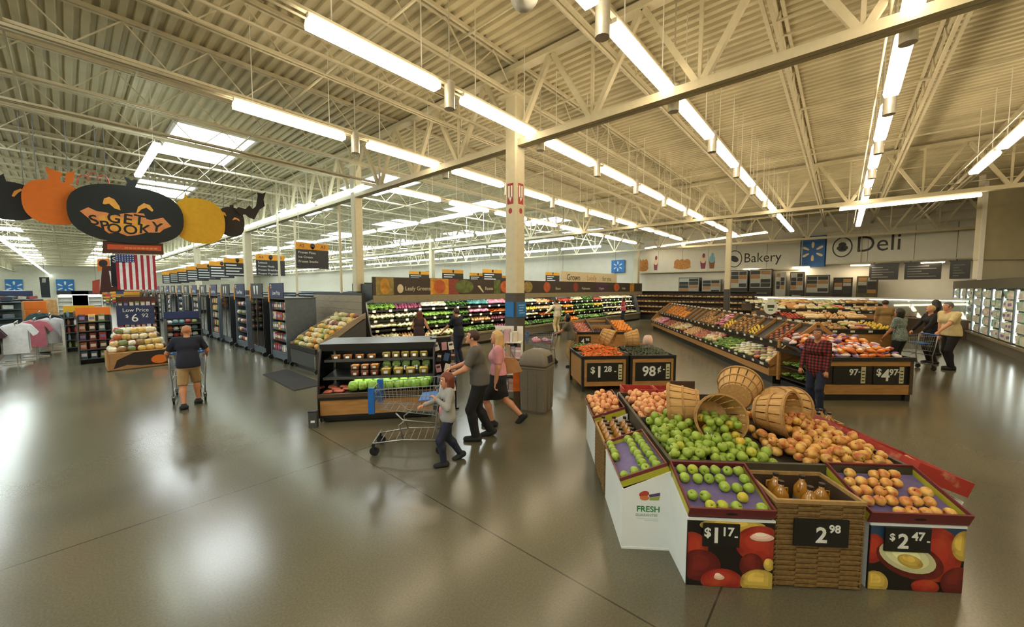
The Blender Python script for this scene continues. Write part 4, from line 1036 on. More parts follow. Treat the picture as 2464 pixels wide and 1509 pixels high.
# ================================================================== front table with orange and violet bags ($4.97)
B4 = Frame(K(6.42, 7.86), RZ_C + math.radians(-1))
t = thing('bag_table', 'wooden table heaped with orange and violet snack bags at the island end', 'display table', B4(0, 0), B4.rz)
for nm, b, m in (('plinth', (0.08, 0.06, 0, 1.82, 1.3, 0.14), black_pl), ('front_board', (0, 0, 0.14, 1.9, 0.04, 0.34), wood), ('front_board', (0, 0, 0.74, 1.9, 0.04, 0.84), wood), ('sign_recess', (0.02, 0.04, 0.3, 1.88, 0.06, 0.8), print_black), ('side_board', (1.86, 0.04, 0.14, 1.9, 1.35, 0.84), wood), ('end_post', (0.0, 0.04, 0.14, 0.05, 0.1, 0.84), wood), ('end_post', (0.0, 1.28, 0.14, 0.05, 1.35, 1.1), wood),
                 ('end_post', (1.83, -0.005, 0.14, 1.9, 0.0, 0.84), dark_wood), ('front_rim', (-0.02, -0.02, 0.84, 1.92, 0.03, 0.92), black_pl), ('side_rim', (-0.02, 0.03, 0.84, 0.03, 1.36, 0.92), black_pl), ('side_rim', (1.87, 0.03, 0.84, 1.92, 1.36, 0.92), black_pl), ('leg', (1.78, 0.02, 0, 1.88, 0.12, 0.14), black_pl), ('leg', (0.02, 0.02, 0, 0.12, 0.12, 0.14), black_pl)):
    m_ = MB(); m_.box(*b); m_.build(nm, m, t)
m_ = MB(); m_.hexa([(0.03, 0.03, 0.80), (1.87, 0.03, 0.80), (1.87, 1.35, 1.05), (0.03, 1.35, 1.05)], [(0.03, 0.03, 0.84), (1.87, 0.03, 0.84), (1.87, 1.35, 1.09), (0.03, 1.35, 1.09)]); m_.build('sloped_bed', tray_m, t)
for k, z in enumerate((0.24, 0.5)):
    m_ = MB(); m_.box(0.03, 0.12, z - 0.02, 0.5, 1.27, z); m_.build('side_shelf', tray_m, t)
    fill('lettuce', me_lettuce, B4, 3, 5, 0.08, 0.42, 0.15, 1.25, lambda x, y: z + 0.06, f'small lettuce, {("lower", "upper")[k]} end shelf below snack bags', 'lettuce', 'lettuces on the end shelves', 0.01, None, (0.6, 0.75))
for lay in range(2):
    fill('snack_bag', me_obag, B4, 10, 9, 0.08, 1.82, 0.08, 1.3, lambda x, y: 0.87 + 0.19*y + 0.07*lay*(1 - abs(x - 0.95)) + 0.02*lay, f'orange violet snack bag, lower layer on table', 'snack bag', 'snack bags on the bag table', 0.03, lambda: (RND.uniform(-.4, .4), RND.uniform(-.4, .4), RND.uniform(0, 6)))
    break
fill('snack_bag', me_obag, B4, 8, 8, 0.2, 1.7, 0.16, 1.28, lambda x, y: 0.95 + 0.2*y, 'shiny snack bag on top of the bag table', 'snack bag', 'snack bags on top of the bag table', 0.05, lambda: (RND.uniform(-.5, .5), RND.uniform(-.5, .5), RND.uniform(0, 6)))
price_sign('price_sign', 'black $4.97 price sign at the right of the bag table', B4, 1.42, 0.032, 0.54, 0.62, 0.42, [('$', 0.2, -0.2, 0.06), ('4', 0.34, -0.06, -0.01), ('97', 0.18, 0.1, 0.06), ('-', 0.14, 0.2, 0.08)], tagx=0.265)
price_sign('price_sign', 'black price sign ending in 97 behind the plaid shirt', B4, 0.62, 0.032, 0.54, 0.66, 0.42, [('97', 0.18, 0.08, 0.06), ('-', 0.14, 0.2, 0.08)], tagx=0.28)

# ================================================================== stepped market tables beyond the bags
def stepped(F, label, w, tiers, fills, cat='display table'):
    t = thing('stepped_table', label, cat, F(0, 0), F.rz)
    y = 0
    for k, z in enumerate(tiers):
        m_ = MB(); m_.box(0, y, 0.08 if k == 0 else tiers[k-1], w, y + 0.9, z - 0.06); m_.build('cabinet', dark_wood if k else wood, t)
        m_ = MB(); m_.hexa([(0, y, z - 0.08), (w, y, z - 0.08), (w, y + 0.9, z + 0.08), (0, y + 0.9, z + 0.08)], [(0, y, z - 0.05), (w, y, z - 0.05), (w, y + 0.9, z + 0.11), (0, y + 0.9, z + 0.11)]); m_.build('bed', tray_m, t)
        m_ = MB(); m_.box(0, y - 0.02, z - 0.1, w, y + 0.01, z + 0.03); m_.build('price_rail', black_pl, t)
        for q in range(int(w/0.5)):
            m_ = MB(); m_.box(0.15 + 0.5*q, y - 0.025, z - 0.06, 0.27 + 0.5*q, y - 0.02, z); m_.build('price_tag', rail_tag, t)
        ns = len(fills[k]); sw = w/ns
        for i, it in enumerate(fills[k]):
            if it is None: continue
            me_, nm, ct, lab = it; big = me_ not in (me_orange, me_tom, me_onion, me_lemon, me_pot, me_rpot, me_redon)
            nx, ny = (max(2, int(sw/0.2)), 4) if big else (int(sw/0.12), 5)
            yy = y
            fill(nm, me_, F, nx, ny, sw*i + 0.05, sw*(i+1) - 0.05, y + 0.06, y + 0.84, lambda x, q_: z - 0.01 + 0.16*(q_ - yy)/0.9 + (0.0 if big else 0.03), f'{lab}, {ordn(i)} bin, {ordn(k)} tier, {label.split(",")[0]}', ct, f'{lab}s, bin {i+1} tier {k+1} of the {label.split(",")[0]}', 0.02)
        y += 0.9
    m_ = MB(); m_.box(0.05, 0.08, 0, w - 0.05, y - 0.05, 0.08); m_.build('plinth', black_pl, t)
loaf = (me_loaf, 'bread_loaf', 'bread', 'wrapped bread loaf'); lem = (me_lemon, 'lemon', 'lemon', 'yellow lemon'); pkg = (me_pkg, 'salad_bag', 'salad bag', 'pale salad bag'); tom = (me_tom, 'tomato', 'tomato', 'red tomato'); oni = (me_onion, 'onion', 'onion', 'tan onion'); pot = (me_pot, 'potato', 'potato', 'brown potato'); pbag = (me_bag, 'produce_bag', 'vegetable bag', 'patterned produce bag')
stepped(Frame(K(8.75, 11.2), RZ_C + math.radians(-3)), 'near market table, three dark tiers before the deli', 2.55, [1.12, 1.36, 1.62], [[oni, pot, pbag, lem], [tom, loaf, oni, loaf], [pkg, loaf, pkg, pbag]])
stepped(Frame(K(11.5, 17.5), RZ_C + math.radians(-3)), 'far market table, two dark tiers before the bakery', 6.0, [1.3, 1.6], [[loaf, tom, pkg, loaf], [pkg, loaf, pkg, loaf]])
# ================================================================== waste bin
grey_bin = mat('grey_brown_plastic', '#6f685a', 0.55, noise=0.1, scale=30, bump=0.08)
t = thing('waste_bin', 'tall grey brown waste bin with domed lid by the white column', 'trash can', K(0.48, 7.28), RZ_C - 0.45); t.scale = (0.93, 0.93, 1)
def rrect(h, r, n=4):
    out = []
    for cx, cy, a in ((h - r, h - r, 0), (-h + r, h - r, PI/2), (-h + r, -h + r, PI), (h - r, -h + r, 1.5*PI)):
        out += [(cx + r*math.cos(a + PI/2*i/n), cy + r*math.sin(a + PI/2*i/n)) for i in range(n + 1)]
    return out
def loft(rings, mi=0, mb=None, smooth=False):
    mb = mb or MB(); n = len(rings[0][0]); vs = [(x, y, z) for ring, z in rings for x, y in ring]
    fs = [(i*n+j, i*n+(j+1) % n, (i+1)*n+(j+1) % n, (i+1)*n+j) for i in range(len(rings)-1) for j in range(n)]
    return mb.add(vs, fs + [tuple(range(n))[::-1], tuple((len(rings)-1)*n+j for j in range(n))], mi, smooth)
loft([(rrect(0.25, 0.06), 0.0), (rrect(0.27, 0.06), 0.05), (rrect(0.285, 0.06), 0.84), (rrect(0.30, 0.06), 0.85), (rrect(0.30, 0.06), 0.88), (rrect(0.285, 0.06), 0.885)]).build('body', grey_bin, t)
loft([(rrect(0.30, 0.07), 0.89), (rrect(0.305, 0.07), 0.93), (rrect(0.28, 0.09), 1.06), (rrect(0.22, 0.1), 1.15), (rrect(0.12, 0.08), 1.19), (rrect(0.03, 0.02), 1.2)], 0, None, True).build('domed_lid', grey_bin, t)
m_ = MB(); m_.hexa([(0.285, -0.13, 0.95), (0.305, -0.13, 0.95), (0.305, 0.13, 0.95), (0.285, 0.13, 0.95)], [(0.255, -0.13, 1.08), (0.285, -0.13, 1.08), (0.285, 0.13, 1.08), (0.255, 0.13, 1.08)]); m_.build('flap', slot_m, t)
for s in (-0.1, 0.1):
    for a in range(4):
        m_ = MB(); M = Matrix.Rotation(PI/2*a, 4, 'Z'); m_.box(0.268, s - 0.012, 0.06, 0.288, s + 0.012, 0.8, 0, M); m_.build('body_rib', grey_bin, t)
# black floor mat
pts_ = [P(632, 902), P(690, 889), P(782, 925), P(708, 941)]
m_ = MB(); m_.add([(p.x, p.y, 0.0) for p in pts_] + [(p.x, p.y, 0.012) for p in pts_], [(3, 2, 1, 0), (4, 5, 6, 7), (0, 1, 5, 4), (1, 2, 6, 5), (2, 3, 7, 6), (3, 0, 4, 7)])
o = m_.build('floor_mat', mat('black_rubber', '#262624', 0.85, noise=0.3, scale=60)); tag(o, 'black rubber floor mat before the melon display', 'mat')

# ================================================================== open chilled case in the middle
A = Frame(K(-3.36, 6.50), RZ_C + math.radians(10))
CW, CDp, CH = 1.99, 1.1, 1.36
led = lamp_mat('case_led', (1.0, 0.93, 0.8), 14.0); led2 = lamp_mat('cooler_led', (1.0, 0.95, 0.82), 45.0); led3 = lamp_mat('door_led', (0.9, 1.0, 0.92), 10.0)
t = thing('chilled_case', 'black open chilled case with wood base stocked with salads', 'refrigerated case', A(0, 0), A.rz)
def parts(t, items):
    for nm, b, m in items: MB().box(*b).build(nm, m, t)
parts(t, [('kick_plate', (0.06, 0.06, 0.02, CW - 0.06, CDp - 0.05, 0.13), black_pl), ('base_board', (0.02, 0.0, 0.13, CW - 0.02, 0.04, 0.43), wood), ('base_trim', (0.0, -0.02, 0.41, CW, 0.03, 0.46), black_pl), ('base_trim', (0.0, -0.01, 0.10, CW, 0.03, 0.14), black_pl),
          ('bumper_rail', (0.0, -0.035, 0.46, CW, 0.02, 0.52), dark_wood), ('deck', (0.03, 0.02, 0.46, CW - 0.03, CDp - 0.06, 0.5), black_pl), ('back_panel', (0.03, CDp - 0.06, 0.13, CW - 0.03, CDp, CH - 0.08), black_pl),
          ('shelf', (0.04, 0.20, 0.735, CW - 0.04, CDp - 0.06, 0.755), black_pl), ('shelf', (0.04, 0.30, 1.035, CW - 0.04, CDp - 0.06, 1.055), black_pl), ('price_rail', (0.04, 0.185, 0.72, CW - 0.04, 0.20, 0.765), grey_metal), ('price_rail', (0.04, 0.285, 1.02, CW - 0.04, 0.30, 1.065), grey_metal),
          ('top_slab', (-0.02, 0.22, CH - 0.07, CW + 0.02, CDp + 0.06, CH), mat('slate_top', '#575c5e', 0.35, noise=0.15)), ('top_fascia', (0.0, 0.2, CH - 0.12, CW, 0.22, CH - 0.0), black_pl), ('light_tube', (0.1, 0.24, CH - 0.1, CW - 0.1, 0.27, CH - 0.08), led),
          ('light_tube', (0.1, 0.22, 0.725, CW - 0.1, 0.24, 0.735), led), ('light_tube', (0.1, 0.32, 1.025, CW - 0.1, 0.34, 1.035), led)])
for x in (0.0, CW - 0.03):
    m_ = MB(); prof = [(0.0, 0.1), (CDp, 0.1), (CDp, CH - 0.07), (CDp - 0.04, CH - 0.07), (CDp - 0.04, 0.14), (0.04, 0.14), (0.03, 0.5)]
    m_.tube([(x + 0.015, 0.0, 0.12), (x + 0.015, -0.01, 0.45), (x + 0.015, 0.03, 0.75), (x + 0.015, 0.1, 1.05), (x + 0.015, 0.2, 1.25), (x + 0.015, 0.26, CH - 0.05)], 0.02, 6); m_.build('curved_frame', black_pl, t)
    m_ = MB(); m_.prism([(0.02, 0.46), (CDp - 0.06, 0.46), (CDp - 0.06, CH - 0.08), (0.26, CH - 0.08), (0.12, 1.05), (0.05, 0.75)], x + 0.008, x + 0.016, axis='x'); m_.build('side_pane', glass_mat('case_glass') if 'case_glass' not in MATS else MATS['case_glass'], t)
    for y in (0.12, CDp - 0.12):
        m_ = MB(); m_.cyl((x + 0.005, y, 0.045), (x + 0.025, y, 0.045), 0.045, n=12); m_.build('caster', black_pl, t)
tub_or = mat('cut_melon', '#d98a3c', 0.35, noise=0.35, scale=30); tub_ye = mat('cut_pineapple', '#d8b53a', 0.35, noise=0.3, scale=30); tub_gr = mat('salad_leaves', '#6f9a34', 0.4, noise=0.45, scale=40); tub_rd = mat('cut_strawberry', '#b0452e', 0.35, noise=0.4, scale=30)
clear = glass_mat('clear_plastic', (0.93, 0.95, 0.93), 0.12)
def tub(nm, m, w=0.17, d=0.15, h=0.1):
    t_ = thing(nm, 'x', 'food tub'); n = 10
    mb = loft([(rrect(1, 0.3, 2), 0.0), (rrect(1, 0.3, 2), 1.0)]); mb = MB()
    loft([([(x*w*0.42, y*d*0.42) for x, y in rrect(1, 0.35, 2)], 0.004), ([(x*w*0.47, y*d*0.47) for x, y in rrect(1, 0.35, 2)], h*0.7), ([(x*w*0.3, y*d*0.3) for x, y in rrect(1, 0.35, 2)], h*0.86)], 0, mb, True); mb.build('contents', m, t_)
    mb = MB(); loft([([(x*w*0.46, y*d*0.46) for x, y in rrect(1, 0.35, 2)], 0.0), ([(x*w*0.5, y*d*0.5) for x, y in rrect(1, 0.35, 2)], h*0.74)], 0, mb); mb.build('shell', clear, t_)
    mb = MB(); loft([([(x*w*0.52, y*d*0.52) for x, y in rrect(1, 0.35, 2)], h*0.75), ([(x*w*0.5, y*d*0.5) for x, y in rrect(1, 0.35, 2)], h*0.97), ([(x*w*0.4, y*d*0.4) for x, y in rrect(1, 0.35, 2)], h)], 0, mb); mb.build('lid', clear, t_)
    mb = MB(); mb.box(-w*0.18, -d*0.515, h*0.2, w*0.18, -d*0.5, h*0.55); mb.build('label', sign_white, t_)
    return t_
def tub_row(nm, m, xs, y, z, label, group, **kw):
    p = tub(nm, m, **kw); first = True
    for k, x in enumerate(xs):
        lb = f'{label}, {ordn(k)} from the left'
        if first: p.location = A(x, y, z); p.rotation_euler = (0, 0, A.rz); p['label'] = lb; p['group'] = group; first = False
        else: dup(p, A(x, y, z), A.rz + RND.uniform(-.06, .06), lb, group)
up = 1.056
tub_row('melon_tub', tub_or, (0.22, 0.42, 0.63, 0.84), 0.42, up, 'tub of orange melon, chilled case top shelf', 'melon tubs on the top shelf')
tub_row('pineapple_tub', tub_ye, (1.10 + 0.17*i for i in range(5)), 0.42, up, 'tub of yellow pineapple, chilled case top shelf', 'pineapple tubs on the top shelf', w=0.16, h=0.13)
tub_row('fruit_tub', tub_rd, (0.56, 0.73, 0.90), 0.33, 0.756, 'tub of red fruit, chilled case middle shelf', 'red fruit tubs on the middle shelf', w=0.155, h=0.12)
tub_row('fruit_tub', tub_or, (0.56, 0.73, 0.90), 0.34, 0.877, 'stacked tub of orange fruit, chilled case middle shelf', 'orange fruit tubs on the middle shelf', w=0.155, h=0.1)
tub_row('salad_tub', tub_ye, (1.10, 1.32, 1.54, 1.78), 0.33, 0.756, 'round clear salad bowl, chilled case middle shelf', 'salad bowls on the middle shelf', w=0.19, h=0.15)
tub_row('salad_tub', tub_gr, (1.08, 1.26, 1.44, 1.62, 1.82), 0.55, 0.756, 'green salad tub, back of the middle shelf', 'green salad tubs at the back of the middle shelf', w=0.17, h=0.24)
m_gbag = mat('green_salad_bag', rnd=['#6fa03a', '#7fae42', '#8fb850'], rough=0.25, noise=0.4, scale=25)
me_gbag = bag_mesh('green_salad_bag', [m_gbag, m_gbag], 0.17, 0.16, 0.16, False)
me_tray_r = bag_mesh('meat_tray', [mat('red_tray', '#a5533a', 0.4, noise=0.4, scale=20), m_lab], 0.17, 0.13, 0.05, False)
fill('green_salad_bag', me_gbag, A, 9, 4, 0.52, 1.92, 0.06, 0.8, lambda x, y: 0.5 + 0.18*y, 'green salad bag on the case deck', 'salad bag', 'green salad bags on the case deck', 0.01)
fill('snack_tray', me_tray_r, A, 2, 3, 0.08, 0.46, 0.06, 0.55, lambda x, y: 0.502, 'flat red snack tray on the case deck', 'food tray', 'snack trays on the case deck', 0.01)
# corner guard post left of the case
t = thing('corner_guard', 'dark grey guard post at the left foot of the chilled case', 'guard post', P(755, 1028, 0), A.rz)
parts(t, [('post', (-0.065, -0.05, 0.0, 0.065, 0.05, 0.27), grey_metal), ('cap', (-0.07, -0.055, 0.27, 0.07, 0.055, 0.285), black_pl)])
m_ = MB(); m_.box(-0.03, -0.052, 0.09, 0.035, -0.05, 0.13); m_.build('plate', sign_white, t)

# ================================================================== magazine spinner and book rack behind the shoppers
t = thing('magazine_rack', 'black wire rack with hanging packets right of the chilled case', 'display rack', A(2.14, 0.55), A.rz + 0.3)
m_ = MB()
for x in (-0.2, 0.2):
    m_.tube([(x, -0.15, 0.02), (x, -0.16, 0.8), (x, -0.02, 1.28), (x, 0.12, 1.4)], 0.014, 6); m_.tube([(x, 0.15, 0.02), (x, 0.15, 1.4)], 0.014, 6)
for z, y in ((0.3, -0.16), (0.55, -0.16), (0.8, -0.16), (1.05, -0.1), (1.28, -0.02)): m_.bar((-0.2, y, z), (0.2, y, z), 0.014); m_.bar((-0.2, 0.15, z), (0.2, 0.15, z), 0.014)
m_.build('frame', black_pl, t)
parts(t, [('back_panel', (-0.19, 0.13, 0.3, 0.19, 0.14, 1.38), black_pl), ('foot', (-0.24, -0.22, 0, 0.24, 0.2, 0.03), black_pl)])
pk = [mat('packet_white', '#d8d5cc', 0.5, noise=0.15), mat('packet_blue', '#3f5c86', 0.4, noise=0.2), mat('packet_pink', '#b98a94', 0.5, noise=0.2), mat('packet_black', '#25252a', 0.4, noise=0.2)]
nn = 0
for r_ in range(5):
    for c_ in range(3):
        x, z = -0.14 + 0.14*c_, 0.36 + 0.2*r_; y = -0.19 if r_ < 3 else (-0.15 if r_ == 3 else -0.09)
        m_ = MB(); m_.box(-0.05, -0.012, 0, 0.05, 0.012, 0.15, 0); m_.box(-0.035, -0.0135, 0.08, 0.035, -0.012, 0.12, 1)
        F_ = Frame(t.location, t.rotation_euler.z)
        o = m_.build('packet', [pk[(r_ + 2*c_) % 4], pk[(r_ + c_ + 1) % 4]], None, F_(x, y, z), (RND.uniform(-.25, .05), RND.uniform(-.3, .3), F_.rz))
        tag(o, f'packet hanging on the black rack, {ordn(r_)} row from below, {ordn(c_)} from the left', 'packet', 'packets on the black rack')
t = thing('book_rack', 'white rack of books standing against the charcoal column base', 'display rack', K(-0.08, 8.0), RZ_C - 0.15)
parts(t, [('back_panel', (-0.3, 0.12, 0.0, 0.3, 0.14, 1.55), white_pl), ('side_panel', (-0.3, -0.12, 0, -0.285, 0.12, 1.25), white_pl), ('side_panel', (0.285, -0.12, 0, 0.3, 0.12, 1.25), white_pl)] + [('shelf', (-0.285, -0.14, z, 0.285, 0.12, z + 0.015), white_pl) for z in (0.2, 0.55, 0.9, 1.22)])
F_ = Frame(t.location, t.rotation_euler.z)
bookm = [mat('book_cream', '#d9cdb8', 0.5, noise=0.1), mat('book_tan', '#b08f72', 0.5, noise=0.15), mat('book_grey', '#8e95a0', 0.5, noise=0.15), mat('book_rose', '#c9a2a4', 0.5, noise=0.15), mat('book_white', '#e4e2dc', 0.5, noise=0.05)]
for r_, z in enumerate((0.216, 0.566, 0.916, 1.236)):
    x = -0.26; k = 0
    while x < 0.2:
        w_ = RND.choice((0.05, 0.09, 0.12)); h_ = RND.uniform(0.2, 0.27)
        m_ = MB(); m_.box(0, 0, 0, w_, 0.17, h_, 0); m_.box(0.006, -0.002, h_*0.55, w_ - 0.006, 0.0, h_*0.75, 1)
        o = m_.build('book', [bookm[(r_*2 + k) % 5], bookm[(r_ + k + 3) % 5]], None, F_(x, -0.10, z), (0, 0, F_.rz)); tag(o, f'book on the white rack, {ordn(r_)} shelf from below, {ordn(k)} from the left', 'book', 'books on the white rack'); x += w_ + 0.008; k += 1
t = thing('orange_display', 'narrow orange display box behind the woman with the handbag', 'display box', K(0.10, 7.35), RZ_C)
parts(t, [('body', (-0.07, -0.06, 0.0, 0.07, 0.06, 0.36), dark_wood), ('printed_front', (-0.08, -0.07, 0.36, 0.08, 0.07, 0.92), mat('orange_print', '#d0671e', 0.5, noise=0.35, scale=6))])
t = thing('column_sign', 'blue notice hanging on the charcoal column base', 'sign', W(6.33, 5.37 - 0.172, 1.9), 0)
parts(t, [('board', (-0.155, -0.012, -0.16, 0.155, 0.0, 0.16), mat('walm_blue', '#1f6fb2', 0.5))]); 
for i in range(4): MB().box(-0.1 + .02*(i % 2), -0.0135, 0.08 - 0.055*i, 0.1 - .03*(i % 3), -0.012, 0.1 - 0.055*i).build('print_line', mat('pale_blue_print', '#8fb9dc', 0.5), t)
t = thing('column_sign', 'blue notice on the left face of the charcoal column base', 'sign', W(6.33 - 0.172, 5.37, 1.9), -PI/2)
parts(t, [('board', (-0.12, -0.012, -0.16, 0.12, 0.0, 0.16), MATS['walm_blue'])])

# ================================================================== vegetable wall cooler
WV, WU0, WU1 = 11.45, 6.35, 28.0
t = thing('wall_cooler', 'long dark wall cooler of vegetables under brown category signs', 'refrigerated case', (WU0, WV, 0), 0)
WL = WU1 - WU0
gold_trim = mat('beige_canopy', '#8d8468', 0.5)
parts(t, [('kick_plate', (0, 0.08, 0, WL, 0.2, 0.12), black_pl), ('base_panel', (0, 0.0, 0.12, WL, 0.12, 0.46), mat('taupe_panel', '#6b6557', 0.5, noise=0.1)), ('front_bumper', (0, -0.05, 0.46, WL, 0.06, 0.54), gold_trim), ('deck', (0, 0.05, 0.48, WL, 1.1, 0.52), black_pl),
          ('back_panel', (0, 1.1, 0.0, WL, 1.2, 2.3), black_pl), ('canopy', (0, -0.15, 2.02, WL, 1.2, 2.12), gold_trim), ('sign_fascia', (0, -0.12, 2.12, WL, -0.06, 2.72), mat('brown_sign_band', '#3b3029', 0.5, noise=0.15, scale=2)), ('canopy_lip', (0, -0.15, 1.9, WL, -0.12, 2.02), gold_trim), ('light_tube', (0.2, -0.08, 1.98, WL - 0.2, -0.02, 2.02), led2), ('canopy_back', (0, 1.1, 2.12, WL, 1.2, 2.55), black_pl)]
      + [('shelf', (0, y, z, WL, 1.1, z + 0.03), black_pl) for y, z in ((0.32, 0.9), (0.42, 1.22), (0.5, 1.56))] + [('price_rail', (0, y - 0.02, z - 0.02, WL, y, z + 0.05), black_pl) for y, z in ((0.32, 0.9), (0.42, 1.22), (0.5, 1.56))])
for y, z in ((0.30, 0.9), (0.40, 1.22), (0.48, 1.56)):
    for k in range(34):
        MB().box(0.3 + 0.62*k, y - 0.008, z - 0.03, 0.42 + 0.62*k, y, z + 0.05).build('price_tag', rail_tag, t)
for x in (0.0, WL - 0.05, 11.0):
    m_ = MB(); m_.prism([(-0.04, 0.0), (1.2, 0), (1.2, 2.5), (-0.1, 2.5), (-0.1, 2.0), (0.35, 1.9), (-0.04, 0.55)], x - 0.02, x + 0.03, axis='x'); m_.build('end_panel', grey_metal, t)
# sign band: printed pictures and category names
pics = {'gold': mat('pic_gold', '#c08a2c', 0.5, noise=0.5, scale=5), 'orange': mat('pic_pumpkin', '#b85a2a', 0.5, noise=0.35, scale=4), 'green': mat('pic_squash', '#5c6a34', 0.5, noise=0.5, scale=6), 'olive': mat('pic_olive', '#8a7a42', 0.5, noise=0.5, scale=6), 'red': mat('pic_red', '#8a3a2c', 0.5, noise=0.3), 'violet': mat('pic_violet', '#4a3048', 0.5, noise=0.3), 'cream': mat('sign_cream', '#d2c6a6', 0.6, noise=0.1)}
def band(x0, x1, nm, kind='ell'):
    m_ = MB()
    if kind == 'ell': m_.prism(ell((x0 + x1)/2, 2.42, (x1 - x0)/2, 0.26, 20), -0.128, -0.12)
    else: m_.box(x0, -0.126, 2.13, x1, -0.12, 2.71)
    m_.build('sign_picture', pics[nm], t)
band(0.1, 0.75, 'olive', 'box'); band(0.25, 0.6, 'gold'); band(2.25, 3.1, 'gold', 'box'); band(2.4, 2.95, 'orange'); band(3.1, 3.6, 'red', 'box'); band(3.4, 4.4, 'green'); band(5.6, 6.0, 'green', 'box'); band(6.0, 6.7, 'orange'); band(6.8, 7.5, 'orange'); band(7.6, 8.3, 'olive')
band(9.2, 9.8, 'orange'); band(12.0, 12.5, 'red'); band(14.6, 16.0, 'violet', 'box'); band(17.0, 17.8, 'orange'); band(19.5, 20.2, 'gold', 'box')
m_ = MB(); m_.prism(ell(1.0, 2.34, 0.12, 0.15, 16), -0.128, -0.12); m_.build('sign_icon', pics['cream'], t)
m_ = MB(); m_.prism([(4.62, 2.45), (4.75, 2.47), (4.98, 2.2), (4.93, 2.18)], -0.128, -0.12); m_.build('sign_icon', pics['cream'], t)
for body, x in (('Leafy Greens', 1.72), ('Roots', 5.3), ('Beans', 10.5), ('Mushrooms', 13.4), ('Organic', 15.3), ('Herbs', 18.5)):
    text(body, 0.2, pics['cream'], t, (x, -0.125, 2.34), extrude=0.003)
# hanging 'Grown' banner above the cooler's middle
t2 = thing('grown_banner', 'cream banner reading Grown hanging above the wall cooler', 'sign', (19.8, WV + 0.2, 2.98), 0)
parts(t2, [('board', (-2.2, 0, -0.32, 4.6, 0.03, 0.32), pics['cream'])]); text('Grown', 0.5, print_black, t2, (-0.9, -0.004, -0.02)); text('Locally', 0.42, pics['gold'], t2, (1.2, -0.004, -0.02)); text('for you', 0.42, pics['green'], t2, (3.2, -0.004, -0.02))
m_ = MB(); m_.cyl((-2.0, 0.015, 0.32), (-2.0, 0.015, 4.05), 0.008, n=5); m_.cyl((4.4, 0.015, 0.32), (4.4, 0.015, 4.05), 0.008, n=5); m_.build('hanger_wire', grey_metal, t2)
# vegetables on four levels, bin by bin
CF = Frame((WU0, WV, 0), 0)
V_ = {'let': (me_lettuce, 'lettuce', 'lettuce', 1), 'kale': (me_kale, 'kale_bunch', 'kale', 1), 'cau': (me_cauli, 'cauliflower', 'cauliflower', 1), 'bro': (me_brocc, 'broccoli', 'broccoli', 1), 'herb': (me_herb, 'herb_bunch', 'herb', 1), 'car': (me_carrot, 'carrot', 'carrot', 0), 'tom': (me_tom, 'tomato', 'tomato', 0),
      'lem': (me_lemon, 'lemon', 'lemon', 0), 'pkg': (me_pkg, 'salad_bag', 'salad bag', 1), 'pnk': (me_pinkp, 'pink_bag', 'produce bag', 1), 'tea': (me_tealp, 'teal_bag', 'produce bag', 1), 'oni': (me_onion, 'onion', 'onion', 0), 'red': (me_redon, 'red_onion', 'onion', 0), 'ora': (me_orange, 'orange', 'orange', 0)}
levels = [('deck', 0.53, 0.08, 0.55, ['cau', 'oni', 'cau', 'let', 'kale', 'red', 'let', 'herb', 'bro', 'kale', 'ora', 'kale', 'let', 'herb', 'pkg', 'pkg', 'pkg', 'pkg']),
          ('lower shelf', 0.94, 0.36, 0.8, ['pkg', 'cau', 'let', 'bro', 'oni', 'red', 'lem', 'pkg', 'car', 'let', 'ora', 'let', 'herb', 'bro', 'pkg', 'pkg', 'pkg', 'pkg']),
          ('middle shelf', 1.26, 0.46, 0.88, ['cau', 'cau', 'let', 'bro', 'pnk', 'car', 'kale', 'lem', 'oni', 'pkg', 'ora', 'herb', 'let', 'lem', 'pkg', 'let', 'pkg', 'pkg']),
          ('top shelf', 1.60, 0.54, 0.95, ['let', 'red', 'pkg', 'herb', 'tea', 'pnk', 'lem', 'pkg', 'oni', 'car', 'tom', 'pkg', 'kale', 'tom', 'pkg', 'pkg', 'pkg', 'pkg'])]
for lv, z, y0, y1, bins in levels:
    for i, kx in enumerate(bins):
        me_, nm, ct, big = V_[kx]; x0 = 0.1 + 1.19*i
        if i > 10 and lv != 'deck' and kx == 'pkg': nx, ny = 6, 2
        elif big: nx, ny = 6, 2
        else: nx, ny = 9, 3
        fill(nm, me_, CF, nx, ny, x0, x0 + 1.1, y0, y1, (lambda x, y: z + 0.04 + 0.30*(y - y0)) , f'{nm.replace("_", " ")}, {ordn(i)} bin on the cooler {lv}', ct, f'{nm.replace("_", " ")}s, bin {i+1} on the cooler {lv}', 0.02, None, (1.25, 1.6))
# plank partition at the cooler's end and the melon display before it
plank = mat('taupe_plank', '#968873', 0.6, noise=0.2, scale=3, stretch=(1, 1, 8))
t = thing('plank_partition', 'taupe plank partition closing the left end of the vegetable cooler', 'partition', (6.0, 11.3, 0), PI/2)
for k in range(9): MB().box(0.0, -0.03, 0.05 + 0.232*k, 3.6, 0.03, 0.05 + 0.232*k + 0.226).build('plank', plank, t)
parts(t, [('top_rail', (0, -0.04, 2.14, 3.6, 0.04, 2.2), grey_metal), ('edge_post', (-0.05, -0.05, 0, 0.0, 0.05, 2.2), black_pl)])
GF = Frame((4.35, 12.55, 0), -PI/2)   # x along -v, y towards +u
GW, GD = 1.75, 1.45
t = thing('melon_display', 'sloped dark display of pale gourds and melons before the plank partition', 'display table', GF(0, 0), GF.rz)
m_ = MB(); m_.prism([(0.0, 0.12), (GD, 0.12), (GD, 1.45), (GD - 0.05, 1.45), (0.0, 0.58)], 0.0, GW, axis='x'); m_.build('body', grey_metal, t)
